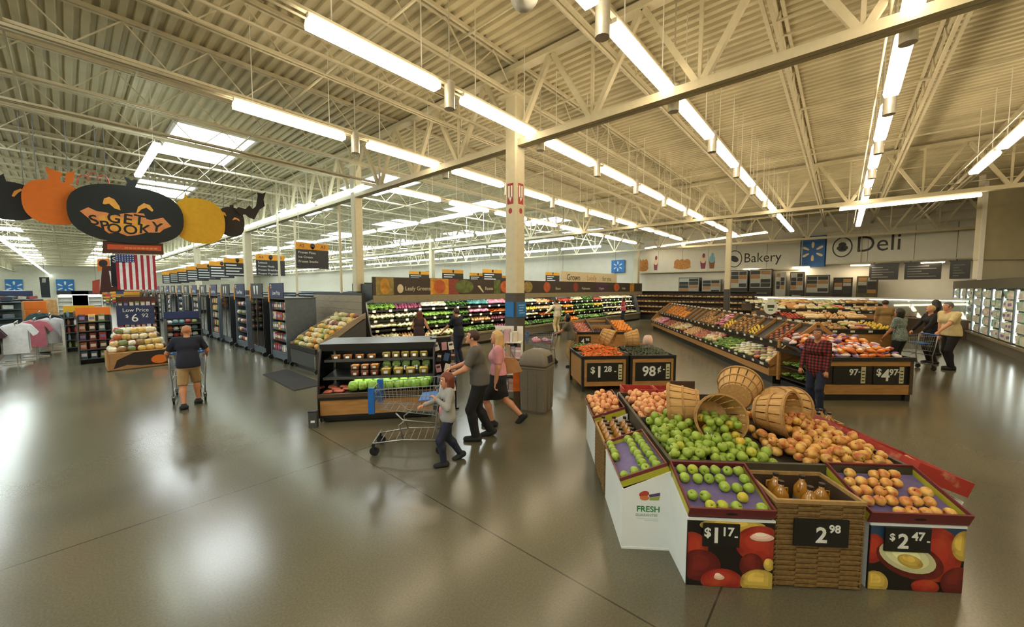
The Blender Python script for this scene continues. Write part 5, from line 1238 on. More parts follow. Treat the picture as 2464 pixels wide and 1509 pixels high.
parts(t, [('front_lip', (-0.02, -0.05, 0.56, GW + 0.02, 0.02, 0.68), black_pl), ('front_panel', (0.0, -0.03, 0.14, GW, 0.0, 0.54), grey_metal), ('kick_plate', (0.1, 0.05, 0.0, GW - 0.1, GD - 0.1, 0.12), black_pl), ('side_board', (-0.05, -0.02, 0.3, -0.01, 0.3, 0.74), wood)])
for x in (0.0, GW): MB().cyl((x - 0.02, -0.02, 0.06), (x + 0.02, -0.02, 0.06), 0.06, n=12).build('caster', black_pl, t)
m_ = MB(); m_.cyl((GW + 0.01, -0.05, 0.15), (GW + 0.01, -0.05, 0.5), 0.015, n=8); m_.build('chrome_edge', chrome, t)
for k in range(2):
    x = (0.0, GW - 0.03)[k]; m_ = MB(); m_.prism([(0.0, 0.58), (GD, 1.45), (GD, 1.62), (0.25, 0.95), (0.0, 0.72)], x, x + 0.03, axis='x'); m_.build('side_cheek', plank, t)
m_gourd = mat('gourd_skin', rnd=['#d9c07a', '#d8a83c', '#cdbf96', '#b59a5a', '#d6cda6', '#8f9a4a', '#c98a3c', '#e0d4b0', '#8a5a5a', '#bfb47a'], rough=0.45, noise=0.25, scale=14)
me_g1 = MB().ball((0, 0, 0), (0.075, 0.075, 0.06), 0, 10, 6).mesh('gourd', m_gourd)
me_g2 = MB().lathe([(0, -.09), (.04, -.085), (.065, -.05), (.055, 0), (.03, .05), (.025, .085), (0, .1)], 9, 0, Matrix.Rotation(PI/2, 4, 'X')).mesh('gourd', m_gourd)
for lay in range(2):
    fill('gourd', [me_g1, me_g2, me_g1], GF, 9 - lay, 8 - lay, 0.06 + 0.06*lay, GW - 0.06 - 0.06*lay, 0.05 + 0.05*lay, GD - 0.08, lambda x, y: 0.64 + 0.60*y + 0.1*lay, f'pale or yellow gourd, {("lower", "upper")[lay]} layer of the melon display', 'gourd', f'gourds, {("lower", "upper")[lay]} layer of the melon display', 0.02, lambda: (RND.uniform(-.6, .6), RND.uniform(-.6, .6), RND.uniform(0, 6)), (1.05, 1.5))
me_bask2 = MB().lathe([(0.12, 0.0), (0.18, 0.42)], 14, 0, None, True, 1, 1, False)
# ================================================================== bakery and deli
def sign_fascia(name, label, a, b, zb, zt, th=0.25):
    a, b = Vector(a), Vector(b); d = b - a
    t = thing(name, label, 'sign', (a.x, a.y, 0), math.atan2(d.y, d.x)); L = d.length
    return t, L
fas = mat('fascia_white', '#d9d7c9', 0.55, noise=0.04, scale=3)
spark_blue = mat('spark_blue', '#1f62a8', 0.5); spark_y = mat('spark_cream', '#f0d9b0', 0.5)
def spark(t, x, z, y, r, m=None):
    for k in range(6):
        a = PI/2 + PI/3*k; mb = MB(); c, s_ = math.cos(a), math.sin(a)
        q = [(x + c*r*u_ - s_*r*w_, z + s_*r*u_ + c*r*w_) for u_, w_ in ((0.34, 0.0), (0.45, 0.09), (0.8, 0.13), (0.98, 0.09), (1.0, 0), (0.98, -0.09), (0.8, -0.13), (0.45, -0.09))]
        mb.prism(q, y - 0.012, y); mb.build('spark_ray', m or spark_y, t)
pb0, pb1 = W(31.7, 13.4), K(19.3, 25.8)      # bakery run; then the deli run turns towards the viewer
pd1 = K(23.45, 19.55)
t, L = sign_fascia('bakery_fascia', 'long white bakery sign fascia with pastry pictures', (pb0.x, pb0.y), (pb1.x, pb1.y), 3.72, 5.5)
nb = 6
for k in range(nb): MB().box(L*k/nb + 0.01, 0, 3.70, L*(k+1)/nb - 0.01, 0.2, 5.45).build('panel', fas, t)
parts(t, [('top_trim', (0, -0.04, 5.45, L, 0.25, 5.55), cream), ('bottom_trim', (0, -0.02, 3.62, L, 0.25, 3.70), cream)])
fx = lambda px: (onU(px, 640, 31.7).y)
def bx(px): return 13.4 - fx(px)
text('Bakery', 0.95, print_black, t, (bx(1823) + 0.2, -0.006, 4.5), sx=0.85)
m_ = MB(); cx_ = bx(1774) - 0.25; m_.prism(ell(cx_, 4.5, 0.5, 0.62, 28), -0.008, -0.004, 0); m_.prism(ell(cx_, 4.5, 0.44, 0.56, 28), -0.012, -0.008, 1); m_.prism(ell(cx_, 4.5, 0.3, 0.2, 20, tilt=-0.6), -0.016, -0.012, 0); m_.build('bakery_icon', [print_black, fas], t)
pas = [mat('pic_bread', '#b9813c', 0.6, noise=0.4, scale=8), mat('pic_cream', '#e2c9a8', 0.6, noise=0.2), mat('pic_berry', '#8a3f56', 0.6, noise=0.3), mat('pic_ice', '#7fb0c0', 0.6, noise=0.2), mat('pic_cone', '#8a5a34', 0.6, noise=0.2)]
for px, (w_, h_), kind in ((1640, (1.3, 1.0), 'bread'), (1690, (0.5, 1.2), 'cup'), (1711, (0.5, 1.2), 'ice'), (1547, (0.9, 1.4), 'bread'), (1577, (0.4, 0.6), 'cup')):
    x = bx(px); m_ = MB()
    if kind == 'bread':
        for q in range(3): m_.prism(ell(x - w_*0.28 + w_*0.28*q, 4.3 - 0.0*q, w_*0.2, h_*0.36, 14), -0.006 - 0.002*q, -0.002, 0)
        m_.prism(ell(x, 4.05, w_*0.5, h_*0.2, 16), -0.014, -0.008, 0)
    else:
        m_.prism([(x - w_*0.42, 4.45), (x - w_*0.3, 3.85), (x + w_*0.3, 3.85), (x + w_*0.42, 4.45)], -0.006, -0.002, 2 if kind == 'cup' else 4); m_.prism(ell(x, 4.55, w_*0.42, 0.28, 16), -0.010, -0.005, 1 if kind == 'cup' else 3); m_.prism(ell(x + 0.03, 4.85, 0.1, 0.18, 10), -0.012, -0.006, 2 if kind == 'cup' else 3)
    m_.build('pastry_picture', pas, t)
t, L = sign_fascia('deli_fascia', 'white deli sign fascia with blue spark panel and black Deli lettering', (pb1.x, pb1.y), (pd1.x, pd1.y), 3.95, 5.85)
m_ = MB(); m_.box(0.05, -0.05, 3.75, 1.35, 0.2, 5.75); m_.build('spark_panel', spark_blue, t); spark(t, 0.7, 4.75, -0.05, 0.62)
for k, (a_, b_) in enumerate(((1.4, 3.4), (3.42, 5.35), (5.37, 6.9), (6.92, L))): MB().box(a_, 0, 3.95, b_, 0.2, 5.82).build('panel', fas, t)
parts(t, [('top_trim', (1.4, -0.04, 5.82, L, 0.25, 5.9), cream), ('bottom_trim', (1.4, -0.02, 3.88, L, 0.25, 3.95), cream)])
text('Deli', 1.35, print_black, t, (3.85, -0.006, 4.95), sx=0.9)
m_ = MB(); m_.prism(ell(2.2, 4.9, 0.5, 0.62, 30), -0.008, -0.002, 0); m_.prism(ell(2.2, 4.9, 0.43, 0.55, 30), -0.012, -0.008, 1)
for q in ((2.2, 5.05, 0.2, 0.16), (2.08, 4.85, 0.16, 0.14), (2.32, 4.85, 0.17, 0.14), (2.22, 4.72, 0.2, 0.1)): m_.prism(ell(*q, 10), -0.016, -0.012, 0)
m_.build('deli_icon', [print_black, fas], t)
# kitchen back wall equipment, menu boards, serving counters
screen_ = mat('menu_board_dark', '#23211f', 0.3, noise=0.3, scale=6); oven_m = mat('dark_oven', '#2b2824', 0.35, noise=0.2); steel = mat('stainless', '#9a988e', 0.3, metal=0.7, noise=0.1)
def at_wall(px, py, u=32.05): return onU(px, py, u)
for i, (x0, y0, x1, y1, m, nm, lab) in enumerate(((1762, 650, 1805, 690, oven_m, 'oven', 'dark baking oven below the Bakery lettering'), (1808, 648, 1862, 688, oven_m, 'oven', 'dark double oven beside the bakery shelf'), (1868, 655, 1895, 700, steel, 'bread_rack', 'steel bread rack behind the bakery counter'), (1902, 655, 1938, 705, oven_m, 'oven', 'dark tall oven at the left of the deli'),
         (1940, 662, 1998, 700, oven_m, 'warming_cabinet', 'dark warming cabinet behind the deli counter'), (2004, 668, 2052, 708, black_pl, 'doorway', 'dark doorway in the deli back wall'), (2060, 665, 2112, 700, mat('olive_cabinet', '#5c5236', 0.5, noise=0.3), 'cabinet', 'olive kitchen cabinet behind the deli counter'), (1640, 668, 1690, 700, oven_m, 'oven', 'dark oven under the bakery pictures'), (1695, 672, 1740, 706, steel, 'fridge', 'pale steel fridge near the slim cream column'))):
    a, b = at_wall(x0, y1), at_wall(x1, y0); w_ = abs(a.y - b.y); zb = max(0.0, a.z - 0.8)
    t = thing(nm, lab, 'kitchen equipment', (31.3, a.y, 0), -PI/2)
    parts(t, [('body', (0, 0.02, 0.05, w_, 0.7, b.z), m), ('door', (0.04, -0.01, 0.15, w_ - 0.04, 0.02, b.z*0.6), m), ('control_panel', (0.04, -0.01, b.z*0.65, w_ - 0.04, 0.02, b.z - 0.06), steel if m is oven_m else m), ('foot', (0.05, 0.05, 0, w_ - 0.05, 0.65, 0.05), black_pl)])
    for r_ in range(4):
        for c_ in range(2): MB().box(0.06 + (w_ - 0.1)*c_/2, -0.02, b.z*0.66 + (b.z*0.31)*r_/4 + 0.03, (w_ - 0.1)*(c_ + 1)/2 + 0.02, -0.01, b.z*0.66 + (b.z*0.31)*(r_ + 1)/4).build('front_panel', (steel, screen_, oven_m, card_brown)[(r_*3 + c_ + i) % 4], t)
    m_ = MB(); m_.bar((w_*0.2, -0.04, b.z*0.55), (w_*0.8, -0.04, b.z*0.55), 0.03); m_.build('handle', chrome, t)
mw = wall('wall_kitchen', K(17.9, 28.4), K(26.0, 19.9), 0, 3.98, white_wall)
DF = Frame(K(19.3, 25.8), math.atan2(pd1.y - pb1.y, pd1.x - pb1.x))
screen = mat('menu_board_dark', '#23211f', 0.3, noise=0.3, scale=6)
for i, (x0, x1) in enumerate(((3.5, 4.75), (5.0, 6.4), (6.7, 7.4))):
    t = thing('menu_board', f'dark deli menu board below the fascia, {ordn(i)} from the left', 'menu board', DF(0, 0.1, 0), DF.rz, 'deli menu boards')
    parts(t, [('board', (x0, 0, 2.85, x1, 0.06, 3.75), screen), ('frame', (x0 - 0.04, 0.01, 3.75, x1 + 0.04, 0.07, 3.8), black_pl), ('hanger', (x0 + 0.2, 0.02, 3.8, x0 + 0.24, 0.05, 3.96), grey_metal)])
    for q in range(5): MB().box(x0 + 0.12, -0.006, 3.55 - 0.14*q, x0 + 0.12 + (x1 - x0 - 0.3)*(0.5 + 0.5*((q*7 + i) % 3)/2), 0.0, 3.59 - 0.14*q).build('menu_line', mat('menu_print', '#8c8a7c', 0.5), t)
CFr = Frame(K(15.4, 24.4), math.atan2(pd1.y - pb1.y, pd1.x - pb1.x) + 0.12)
t = thing('deli_counter', 'long glass fronted deli counter with bright white top', 'counter', CFr(0, 0), CFr.rz)
DL = 9.3
parts(t, [('base', (0, 0, 0, DL, 0.9, 0.85), dark_wood), ('deck', (0.02, 0.02, 0.85, DL - 0.02, 0.88, 0.9), steel), ('top', (0, 0.2, 1.78, DL, 0.95, 1.86), white_pl), ('light_tube', (0.1, 0.4, 1.74, DL - 0.1, 0.44, 1.78), led), ('back_panel', (0, 0.86, 0.9, DL, 0.9, 1.78), steel)])
for k in range(8):
    m_ = MB(); a_, b_ = DL*k/8 + 0.01, DL*(k+1)/8 - 0.01; m_.hexa([(a_, 0.02, 0.9), (b_, 0.02, 0.9), (b_, 0.03, 0.9), (a_, 0.03, 0.9)], [(a_, 0.2, 1.78), (b_, 0.2, 1.78), (b_, 0.21, 1.78), (a_, 0.21, 1.78)]); m_.build('glass_pane', MATS['case_glass'], t)
fill('deli_tray', me_tray_r, CFr, 26, 2, 0.2, DL - 0.2, 0.15, 0.75, lambda x, y: 0.91, 'deli tray in the glass counter', 'food tray', 'deli trays in the glass counter', 0.02, None, (1.2, 1.7))
# ================================================================== right wall: glass door cooler and the wall above it
RF = Frame((17.0, -4.45, 0), 0)      # cooler front looks to +v (towards the hall): local y = v
RL_ = 13.6
t = thing('open_cooler', 'tall dark open cooler of pale cartons along the right wall', 'refrigerated case', (17.0 + RL_, -4.45, 0), PI)
white_in = mat('cooler_liner', '#c9d2c8', 0.5, noise=0.05)
parts(t, [('base', (0, 0.02, 0, RL_, 1.1, 0.42), mat('taupe_panel', '#6b6557', 0.5)), ('bumper', (0, -0.05, 0.34, RL_, 0.02, 0.42), gold_trim), ('canopy', (0, -0.02, 2.35, RL_, 1.1, 2.72), mat('dark_canopy', '#4d4936', 0.5)), ('back_panel', (0, 1.05, 0.42, RL_, 1.1, 2.35), white_in)] + [('shelf', (0.02, 0.06, z, RL_ - 0.02, 1.05, z + 0.03), white_pl) for z in (0.46, 0.85, 1.22, 1.6, 1.97)])
nd = 10
for k in range(nd + 1): MB().box(RL_*k/nd - 0.025, 0.0, 0.42, RL_*k/nd + 0.025, 0.05, 2.35).build('upright', grey_metal, t)
for k in range(nd):
    a_, b_ = RL_*k/nd + 0.04, RL_*(k+1)/nd - 0.04
    MB().box(a_ - 0.03, 0.06, 0.5, a_ + 0.02, 0.10, 2.3).build('light_tube', led3, t)
me_ctn = MB().box(-0.09, -0.06, 0, 0.09, 0.06, 0.2, 0).box(-0.07, -0.062, 0.06, 0.07, -0.06, 0.14, 1).mesh('dairy_carton', [mat('dairy_print', rnd=['#dfe6dc', '#c8dcd0', '#b9d6c4', '#e6e2d0', '#9cc4a8', '#d8c8b8'], rough=0.35, noise=0.15), m_lab])
CL = Frame((17.0 + RL_, -4.45, 0), PI)
for k, z in enumerate((0.49, 0.88, 1.25, 1.63, 2.0)):
    for dr in range(nd): fill('dairy_carton', me_ctn, CL, 6, 1, RL_*dr/nd + 0.1, RL_*(dr + 1)/nd - 0.1, 0.08, 0.2, lambda x, y: z, f'pale carton, {ordn(k)} shelf, {ordn(dr)} bay of the right wall cooler', 'carton', f'cartons on cooler shelf {k + 1}', 0.01, None, (1.15, 1.4))
wall('wall_soffit', K(19.55, 16.1), K(32.0, 15.4), 3.55, DECK, beige_wall, 0.25)
wall('wall_soffit_lower', K(19.7, 16.25), K(32.0, 15.55), 2.76, 3.55, white_wall, 0.2)
m_ = MB(); a_ = K(19.5, 16.02); m_.box(a_.x - 0.06, a_.y - 0.06, 2.7, a_.x + 0.06, a_.y + 0.06, 6.75); struct('trim_1', m_, white_pl)

for k in range(4):
    c = K(17.2 + 1.9*k, 27.6 - 2.2*k, 3.72); t = thing('kitchen_light', f'flat ceiling light behind the deli fascia, {ordn(k)} from the left', 'ceiling light', c, -PI/2)
    parts(t, [('housing', (-0.45, -0.45, 0.04, 0.45, 0.45, 0.10), white_pl), ('diffuser', (-0.42, -0.42, 0.0, 0.42, 0.42, 0.04), lampW), ('hanger', (-0.02, -0.02, 0.1, 0.02, 0.02, 3.5), cream)])

BS = Frame((28.6, 12.6, 0), -PI/2)
t = thing('bread_shelf', 'long dark bread shelf run below the bakery pictures', 'shelf unit', BS(0, 0), BS.rz)
parts(t, [('back_panel', (0, 0.5, 0, 8.4, 0.54, 2.1), dark_wood), ('base', (0, 0, 0, 8.4, 0.5, 0.2), black_pl), ('top_board', (0, 0.1, 2.1, 8.4, 0.54, 2.14), black_pl)] + [('shelf', (0, 0.05, z, 8.4, 0.5, z + 0.03), dark_wood) for z in (0.5, 0.9, 1.3, 1.7)])
for k, z in enumerate((0.53, 0.93, 1.33, 1.73)): fill('bread_loaf', me_loaf, BS, 30, 1, 0.1, 8.3, 0.12, 0.4, lambda x, y: z, f'bread pack on the {ordn(k)} level of the bread shelf', 'bread', f'bread packs on level {k+1} of the bread shelf', 0.01, None, (0.95, 1.15))
# ================================================================== people: one continuous body each, grown from a distance field
def surface_net(fn, lo, hi, h):
    lo = np.array(lo); n = np.ceil((np.array(hi) - lo)/h).astype(int) + 1
    ax = [lo[i] + h*np.arange(n[i]) for i in range(3)]
    X, Y, Z = np.meshgrid(*ax, indexing='ij')
    D = fn(np.stack([X, Y, Z], -1).reshape(-1, 3).astype(np.float32)).reshape(n)
    S_ = D < 0
    c = [np.s_[:-1], np.s_[1:]]
    cnt = sum(S_[c[i], c[j], c[k]].astype(np.int8) for i in (0, 1) for j in (0, 1) for k in (0, 1))
    act = (cnt > 0) & (cnt < 8)
    acc = np.zeros(act.shape + (3,)); num = np.zeros(act.shape)
    for a in range(3):
        b1, b2 = [q for q in range(3) if q != a]
        for i in (0, 1):
            for j in (0, 1):
                s0 = [None]*3; s1 = [None]*3
                s0[a], s1[a] = c[0], c[1]; s0[b1] = s1[b1] = c[i]; s0[b2] = s1[b2] = c[j]
                d0, d1 = D[tuple(s0)], D[tuple(s1)]
                m = (d0 < 0) != (d1 < 0)
                t = np.where(m, d0/np.where(m, d0 - d1, 1), 0)
                p = np.zeros(act.shape + (3,)); p[..., a] = t; p[..., b1] = i; p[..., b2] = j
                acc += p*m[..., None]; num += m
    idx = -np.ones(act.shape, int); idx[act] = np.arange(act.sum())
    cells = np.argwhere(act)
    V = lo + h*(cells + acc[act]/num[act][:, None])
    F_ = []
    for a in range(3):
        b1, b2 = (a + 1) % 3, (a + 2) % 3
        s0 = [slice(None)]*3; s1 = [slice(None)]*3; s0[a], s1[a] = c[0], c[1]
        m = S_[tuple(s0)] != S_[tuple(s1)]
        e = np.argwhere(m); e = e[(e[:, b1] > 0) & (e[:, b2] > 0) & (e[:, b1] < n[b1] - 1) & (e[:, b2] < n[b2] - 1)]
        ins = S_[tuple(e.T)]
        q = []
        for d1, d2 in ((-1, -1), (0, -1), (0, 0), (-1, 0)):
            k = e.copy(); k[:, b1] += d1; k[:, b2] += d2; q.append(idx[tuple(k.T)])
        q = np.stack(q, 1); q[~ins] = q[~ins][:, ::-1]
        F_.append(q)
    F_ = np.concatenate(F_); F_ = F_[(F_ >= 0).all(1)]
    return V, F_
def cap(p, a, b, r0, r1=None, sq=None):
    r1 = r0 if r1 is None else r1; a = np.array(a, np.float32); b = np.array(b, np.float32); ab = b - a; pa = p - a
    t = np.clip((pa @ ab)/max(1e-9, float(ab @ ab)), 0, 1)[:, None]; d = pa - ab*t
    if sq is not None: d = d/np.array(sq, np.float32)
    return np.sqrt((d*d).sum(1)) - (r0 + (r1 - r0)*t[:, 0])
def smin(a, b, k): h = np.clip(0.5 + 0.5*(b - a)/k, 0, 1); return b + (a - b)*h - k*h*(1 - h)
def uni(ds, k):
    d = ds[0]
    for e in ds[1:]: d = smin(d, e, k)
    return d
def ik(root, target, l1, l2, pole):
    root, target, pole = Vector(root), Vector(target), Vector(pole)
    d = target - root; L = min(d.length, (l1 + l2)*0.995); u = d.normalized(); end = root + u*L
    a = (l1*l1 - l2*l2 + L*L)/(2*L); hgt = math.sqrt(max(0, l1*l1 - a*a))
    w = (pole - u*pole.dot(u)).normalized()
    return root + u*a + w*hgt, end
skin_l = mat('skin_light', '#c98f6e', 0.5, noise=0.08, scale=6); skin_m = mat('skin_tan', '#b57a56', 0.5, noise=0.08, scale=6)
eye_w = mat('eye_white', '#e6e2da', 0.3); eye_d = mat('iris_dark', '#2a2018', 0.2); lip_m = mat('lips', '#a3584e', 0.5)
def person(label, loc, rz, H=1.75, lean=0.06, feet=((-0.1, 0.05, 0), (0.1, -0.05, 0)), hands=((-0.25, 0.1, 0.8), (0.25, 0.1, 0.8)), head=(0, 0), skin=None, shirt=None, sleeve='short', hem=0.50, legs=None, leglen='long', shoes=None, hair=None, hairstyle='short', female=False, vox=0.016, bulk=1.0, curl=0.9, toe=(0, 0), extra=None):
    """feet/hands are targets in metres in the person's own frame (x right, y ahead); hem/waist as a share of the height"""
    skin = skin or skin_l; s = H
    t = thing('person', label, 'person', loc, rz)
    hipz = 0.515*s - 0.5*max(0, abs(feet[0][1] - feet[1][1]) - 0.2)*0.35
    pel = Vector((0, 0, hipz)); sp = Vector((0, math.sin(lean), math.cos(lean)))
    waist, chest, neck = pel + sp*0.10*s, pel + sp*0.22*s, pel + sp*0.315*s
    sw = (0.098 if female else 0.108)*s*bulk**0.5; hw = (0.054 if female else 0.048)*s
    J = {}
    for i, sx in enumerate((-1, 1)):
        sh = pel + sp*0.295*s + Vector((sx*sw, -0.005, 0)); hd = Vector(hands[i]); J['sh', i] = sh
        J['el', i], J['wr', i] = ik(sh, hd, 0.172*s, 0.152*s, (sx*0.5, -0.7, -0.6))
        hp = pel + Vector((sx*hw, 0, -0.01*s)); an = Vector(feet[i]) + Vector((0, -0.02*s, 0.045*s)); J['hp', i] = hp
        J['kn', i], J['an', i] = ik(hp, an, 0.24*s, 0.238*s, (sx*0.08, 1, 0))
    hc = neck + sp*0.085*s + Vector((0, 0.012*s, 0)); yaw, pit = head
    Rh = Matrix.Rotation(yaw, 3, 'Z') @ Matrix.Rotation(-pit, 3, 'X'); hh = lambda x, y, z: hc + Rh @ (Vector((x, y, z))*(s/1.75)*(1.0 if H > 1.4 else 1.22))
    ks = (s/1.75)*(1.0 if H > 1.4 else 1.22); b = bulk*s/1.75
    RhT = np.array(Rh.transposed(), np.float32)
    def ellp(p, c, r):
        q = (p - np.array(c, np.float32)) @ RhT.T/ (np.array(r, np.float32)*ks); return (np.sqrt((q*q).sum(1)) - 1)*min(r)*ks
    def torso(p, inf=0.0):
        fb = 0.9 if female else 1.0
        return uni([cap(p, pel + Vector((-hw*0.75, 0, 0.01)), pel + Vector((hw*0.75, 0, 0.01)), 0.105*b + inf, sq=(1, 1.0, 1.05)), cap(p, waist + Vector((-0.045*b, 0.005, 0)), waist + Vector((0.045*b, 0.005, 0)), 0.098*b*fb + inf),
                    cap(p, chest + Vector((-0.065*b, 0, 0)), chest + Vector((0.065*b, 0, 0)), 0.108*b*fb + inf), cap(p, J['sh', 0] + Vector((0.03, 0, -0.015)), J['sh', 1] + Vector((-0.03, 0, -0.015)), 0.062*b + inf)]
                   + ([cap(p, chest + Vector((-0.06, 0.075, -0.02)), chest + Vector((0.06, 0.075, -0.02)), 0.062*b + inf)] if female and H > 1.4 else []), 0.06)
    def arm(p, i, inf=0.0, end=None):
        sh, el, wr = J['sh', i], J['el', i], J['wr', i]
        return uni([cap(p, sh, el, 0.052*b + inf, 0.040*b + inf), cap(p, el, wr, 0.040*b + inf, 0.026*b + inf)], 0.02)
    def leg(p, i, inf=0.0):
        hp, kn, an = J['hp', i], J['kn', i], J['an', i]
        cf = kn + (an - kn)*0.3 + Vector((0, -0.012, 0))
        return uni([cap(p, hp, kn, 0.084*b + inf, 0.054*b + inf), cap(p, kn, cf, 0.052*b + inf, 0.053*b + inf), cap(p, cf, an, 0.053*b + inf, 0.034*b + inf)], 0.03)
    def headf(p):
        return uni([ellp(p, hh(0, -0.008, 0.025), (0.076, 0.094, 0.09)), cap(p, hh(0, 0.03, -0.05), hh(0, 0.055, -0.088), 0.05*ks, 0.028*ks), cap(p, neck + Vector((0, -0.005, -0.02)), hh(0, -0.01, -0.03), 0.052*b, 0.05*ks)], 0.03)
    def face_bits(p): return np.minimum(cap(p, hh(0, 0.078, 0.0), hh(0, 0.1, -0.032), 0.008*ks, 0.013*ks), np.minimum(ellp(p, hh(-0.077, -0.005, -0.01), (0.012, 0.022, 0.032)), ellp(p, hh(0.077, -0.005, -0.01), (0.012, 0.022, 0.032))))
    def footf(p, i, inf=0.0):
        an = J['an', i]; yw = toe[i]; tp = Vector((0, 1, 0)); f = Vector(feet[i])
        up = Matrix.Rotation(-yw, 3, 'X'); heel = an + up @ Vector((0, -0.025*s, -0.024*s)); tip = an + up @ Vector((0, 0.085*s, -0.030*s))
        return uni([cap(p, heel, tip, 0.026*s + inf, 0.020*s + inf, sq=(1.35, 1, 0.85)), cap(p, an, heel + (tip - heel)*0.35, 0.034*b + inf, 0.03*b + inf)], 0.02)
    def body(p):
        d = uni([torso(p), arm(p, 0), arm(p, 1)], 0.035); d = smin(d, smin(leg(p, 0), leg(p, 1), 0.008), 0.04)
        d = smin(d, headf(p), 0.02); d = smin(d, face_bits(p), 0.008)
        return smin(d, np.minimum(footf(p, 0), footf(p, 1)), 0.012)
    pts = list(J.values()) + [hc, Vector(feet[0]), Vector(feet[1])]
    lo = [min(q[i] for q in pts) - 0.2 for i in range(3)]; hi = [max(q[i] for q in pts) + 0.2 for i in range(3)]; lo[2] = -0.05
    V, Fq = surface_net(body, lo, hi, vox)
    mb = MB(); mb.add(V, Fq.tolist(), 0, True)
    # hands: palm, four curled fingers of different length and a thumb from the side of the palm
    for i, sx in enumerate((-1, 1)):
        wr, el = J['wr', i], J['el', i]; f = (wr - el).normalized(); side = f.cross(Vector((0, 0, 1)))
        side = side.normalized() if side.length > 0.2 else Vector((1, 0, 0)); nrm = side.cross(f).normalized()   # back of the hand
        k = s/1.75
        if nrm.z < 0: nrm = -nrm
        pc = wr + f*0.045*k
        M3 = Matrix((side, f, nrm)).transposed()
        mb.ball(pc, (0.038*k, 0.05*k, 0.015*k), 0, 10, 6, M3)
        for q, (o, L) in enumerate(((-0.028, 0.062), (-0.010, 0.074), (0.009, 0.070), (0.027, 0.056))):
            r0 = pc + side*o*k + f*0.038*k; c1 = curl*0.6; c2 = curl*1.5
            p1 = r0 + (f*math.cos(c1) - nrm*math.sin(c1))*L*0.5*k; p2 = p1 + (f*math.cos(c2) - nrm*math.sin(c2))*L*0.32*k; p3 = p2 + (f*math.cos(c2 + .5) - nrm*math.sin(c2 + .5))*L*0.24*k
            mb.tube([r0 - f*0.02*k, r0, p1, p2, p3], [0.010*k, 0.0095*k, 0.009*k, 0.008*k, 0.006*k], 6, 0)
        ts = -sx; r0 = pc + side*ts*0.03*k - f*0.012*k; p1 = r0 + (side*ts*0.8 + f*0.7 - nrm*0.35).normalized()*0.035*k; p2 = p1 + (f*0.9 - nrm*0.6 + side*ts*0.1).normalized()*0.03*k
        mb.tube([r0 - side*ts*0.012*k, r0, p1, p2], [0.012*k, 0.011*k, 0.009*k, 0.007*k], 6, 0)
    mb.build('body', skin, t)
    def cloth(nm, fn, m, l2=None, h2=None, sm=True, v_=None):
        V, Fq = surface_net(fn, l2 or lo, h2 or hi, v_ or vox)
        if len(V): mb = MB(); mb.add(V, Fq.tolist(), 0, True); return mb.build(nm, m, t)
    def plane(p, q, nrm): return (p - np.array(q, np.float32)) @ np.array(Vector(nrm).normalized(), np.float32)
    if shirt:
        def fs(p):
            inf = 0.016; ds = torso(p, inf)
            hz = hem*s
            sk = cap(p, pel + Vector((-hw*0.7, 0, 0.04)), pel + Vector((hw*0.7, 0, 0.04)), 0.122*b, sq=(1, 1, 2.2)); ds = smin(ds, sk, 0.05)
            ds = np.maximum(ds, hz - p[:, 2])
            for i in (0, 1):
                sh, el, wr = J['sh', i], J['el', i], J['wr', i]
                if sleeve == 'none': continue
                if sleeve == 'short': a = np.maximum(cap(p, sh, el, 0.062*b, 0.056*b), plane(p, sh + (el - sh)*0.8, el - sh))
                else: a = smin(cap(p, sh, el, 0.064*b, 0.054*b), np.maximum(cap(p, el, wr, 0.054*b, 0.040*b), plane(p, wr, wr - el)), 0.02)
                ds = smin(ds, a, 0.03)
            ds = np.maximum(ds, -cap(p, neck + Vector((0, 0.02, 0.01)), hh(0, 0.02, -0.02), 0.062*b))
            return ds
        cloth('shirt', fs, shirt)
    if legs:
        wz = hipz + 0.075*s
        if leglen == 'skirt':
            kz = 0.275*s
            def fl(p):
                up = pel + Vector((0, 0, 0.06*s)); ctr = (J['kn', 0] + J['kn', 1])/2; ctr.z = kz
                d = cap(p, up, (pel + ctr)/2 + Vector((0, 0, 0.0)), 0.125*b, 0.15*b, sq=(1.25, 1, 1)); d = smin(d, cap(p, (pel + ctr)/2, ctr, 0.14*b, 0.135*b, sq=(1.1, 1.0, 1)), 0.04)
                d = smin(d, smin(leg(p, 0, 0.018), leg(p, 1, 0.018), 0.03), 0.03)
                return np.maximum(np.maximum(d, p[:, 2] - wz), kz - p[:, 2])
            cloth('skirt', fl, legs)
        else:
            def fl(p):
                d = smin(leg(p, 0, 0.014), leg(p, 1, 0.014), 0.006)
                for i in (0, 1):
                    kn, an = J['kn', i], J['an', i]
                    if leglen == 'long': d = np.minimum(d, cap(p, kn, an, 0.062*b, 0.058*b))
                pv = torso(p, 0.012); d = smin(d, np.maximum(pv, p[:, 2] - wz), 0.03)
                d = np.maximum(d, p[:, 2] - wz)
                if leglen == 'shorts':
                    for i in (0, 1): d = np.where(cap(p, J['kn', i], J['an', i], 0.0) < cap(p, J['hp', i], J['kn', i], 0.0), np.maximum(d, plane(p, J['kn', i] + Vector((0, 0, 0.03)), J['an', i] - J['kn', i])), d)
                    d = np.minimum(d, np.maximum(np.minimum(cap(p, J['hp', 0], J['kn', 0], 0.095*b, 0.085*b), cap(p, J['hp', 1], J['kn', 1], 0.095*b, 0.085*b)), min(J['kn', 0].z, J['kn', 1].z) + 0.02 - p[:, 2]))
                else:
                    for i in (0, 1): d = np.maximum(d, np.where(np.abs(p[:, 0] - J['an', i].x) + np.abs(p[:, 1] - J['an', i].y) < 0.16, J['an', i].z - 0.02 - p[:, 2], -1))
                return d
            cloth('trousers' if leglen == 'long' else 'shorts', fl, legs)
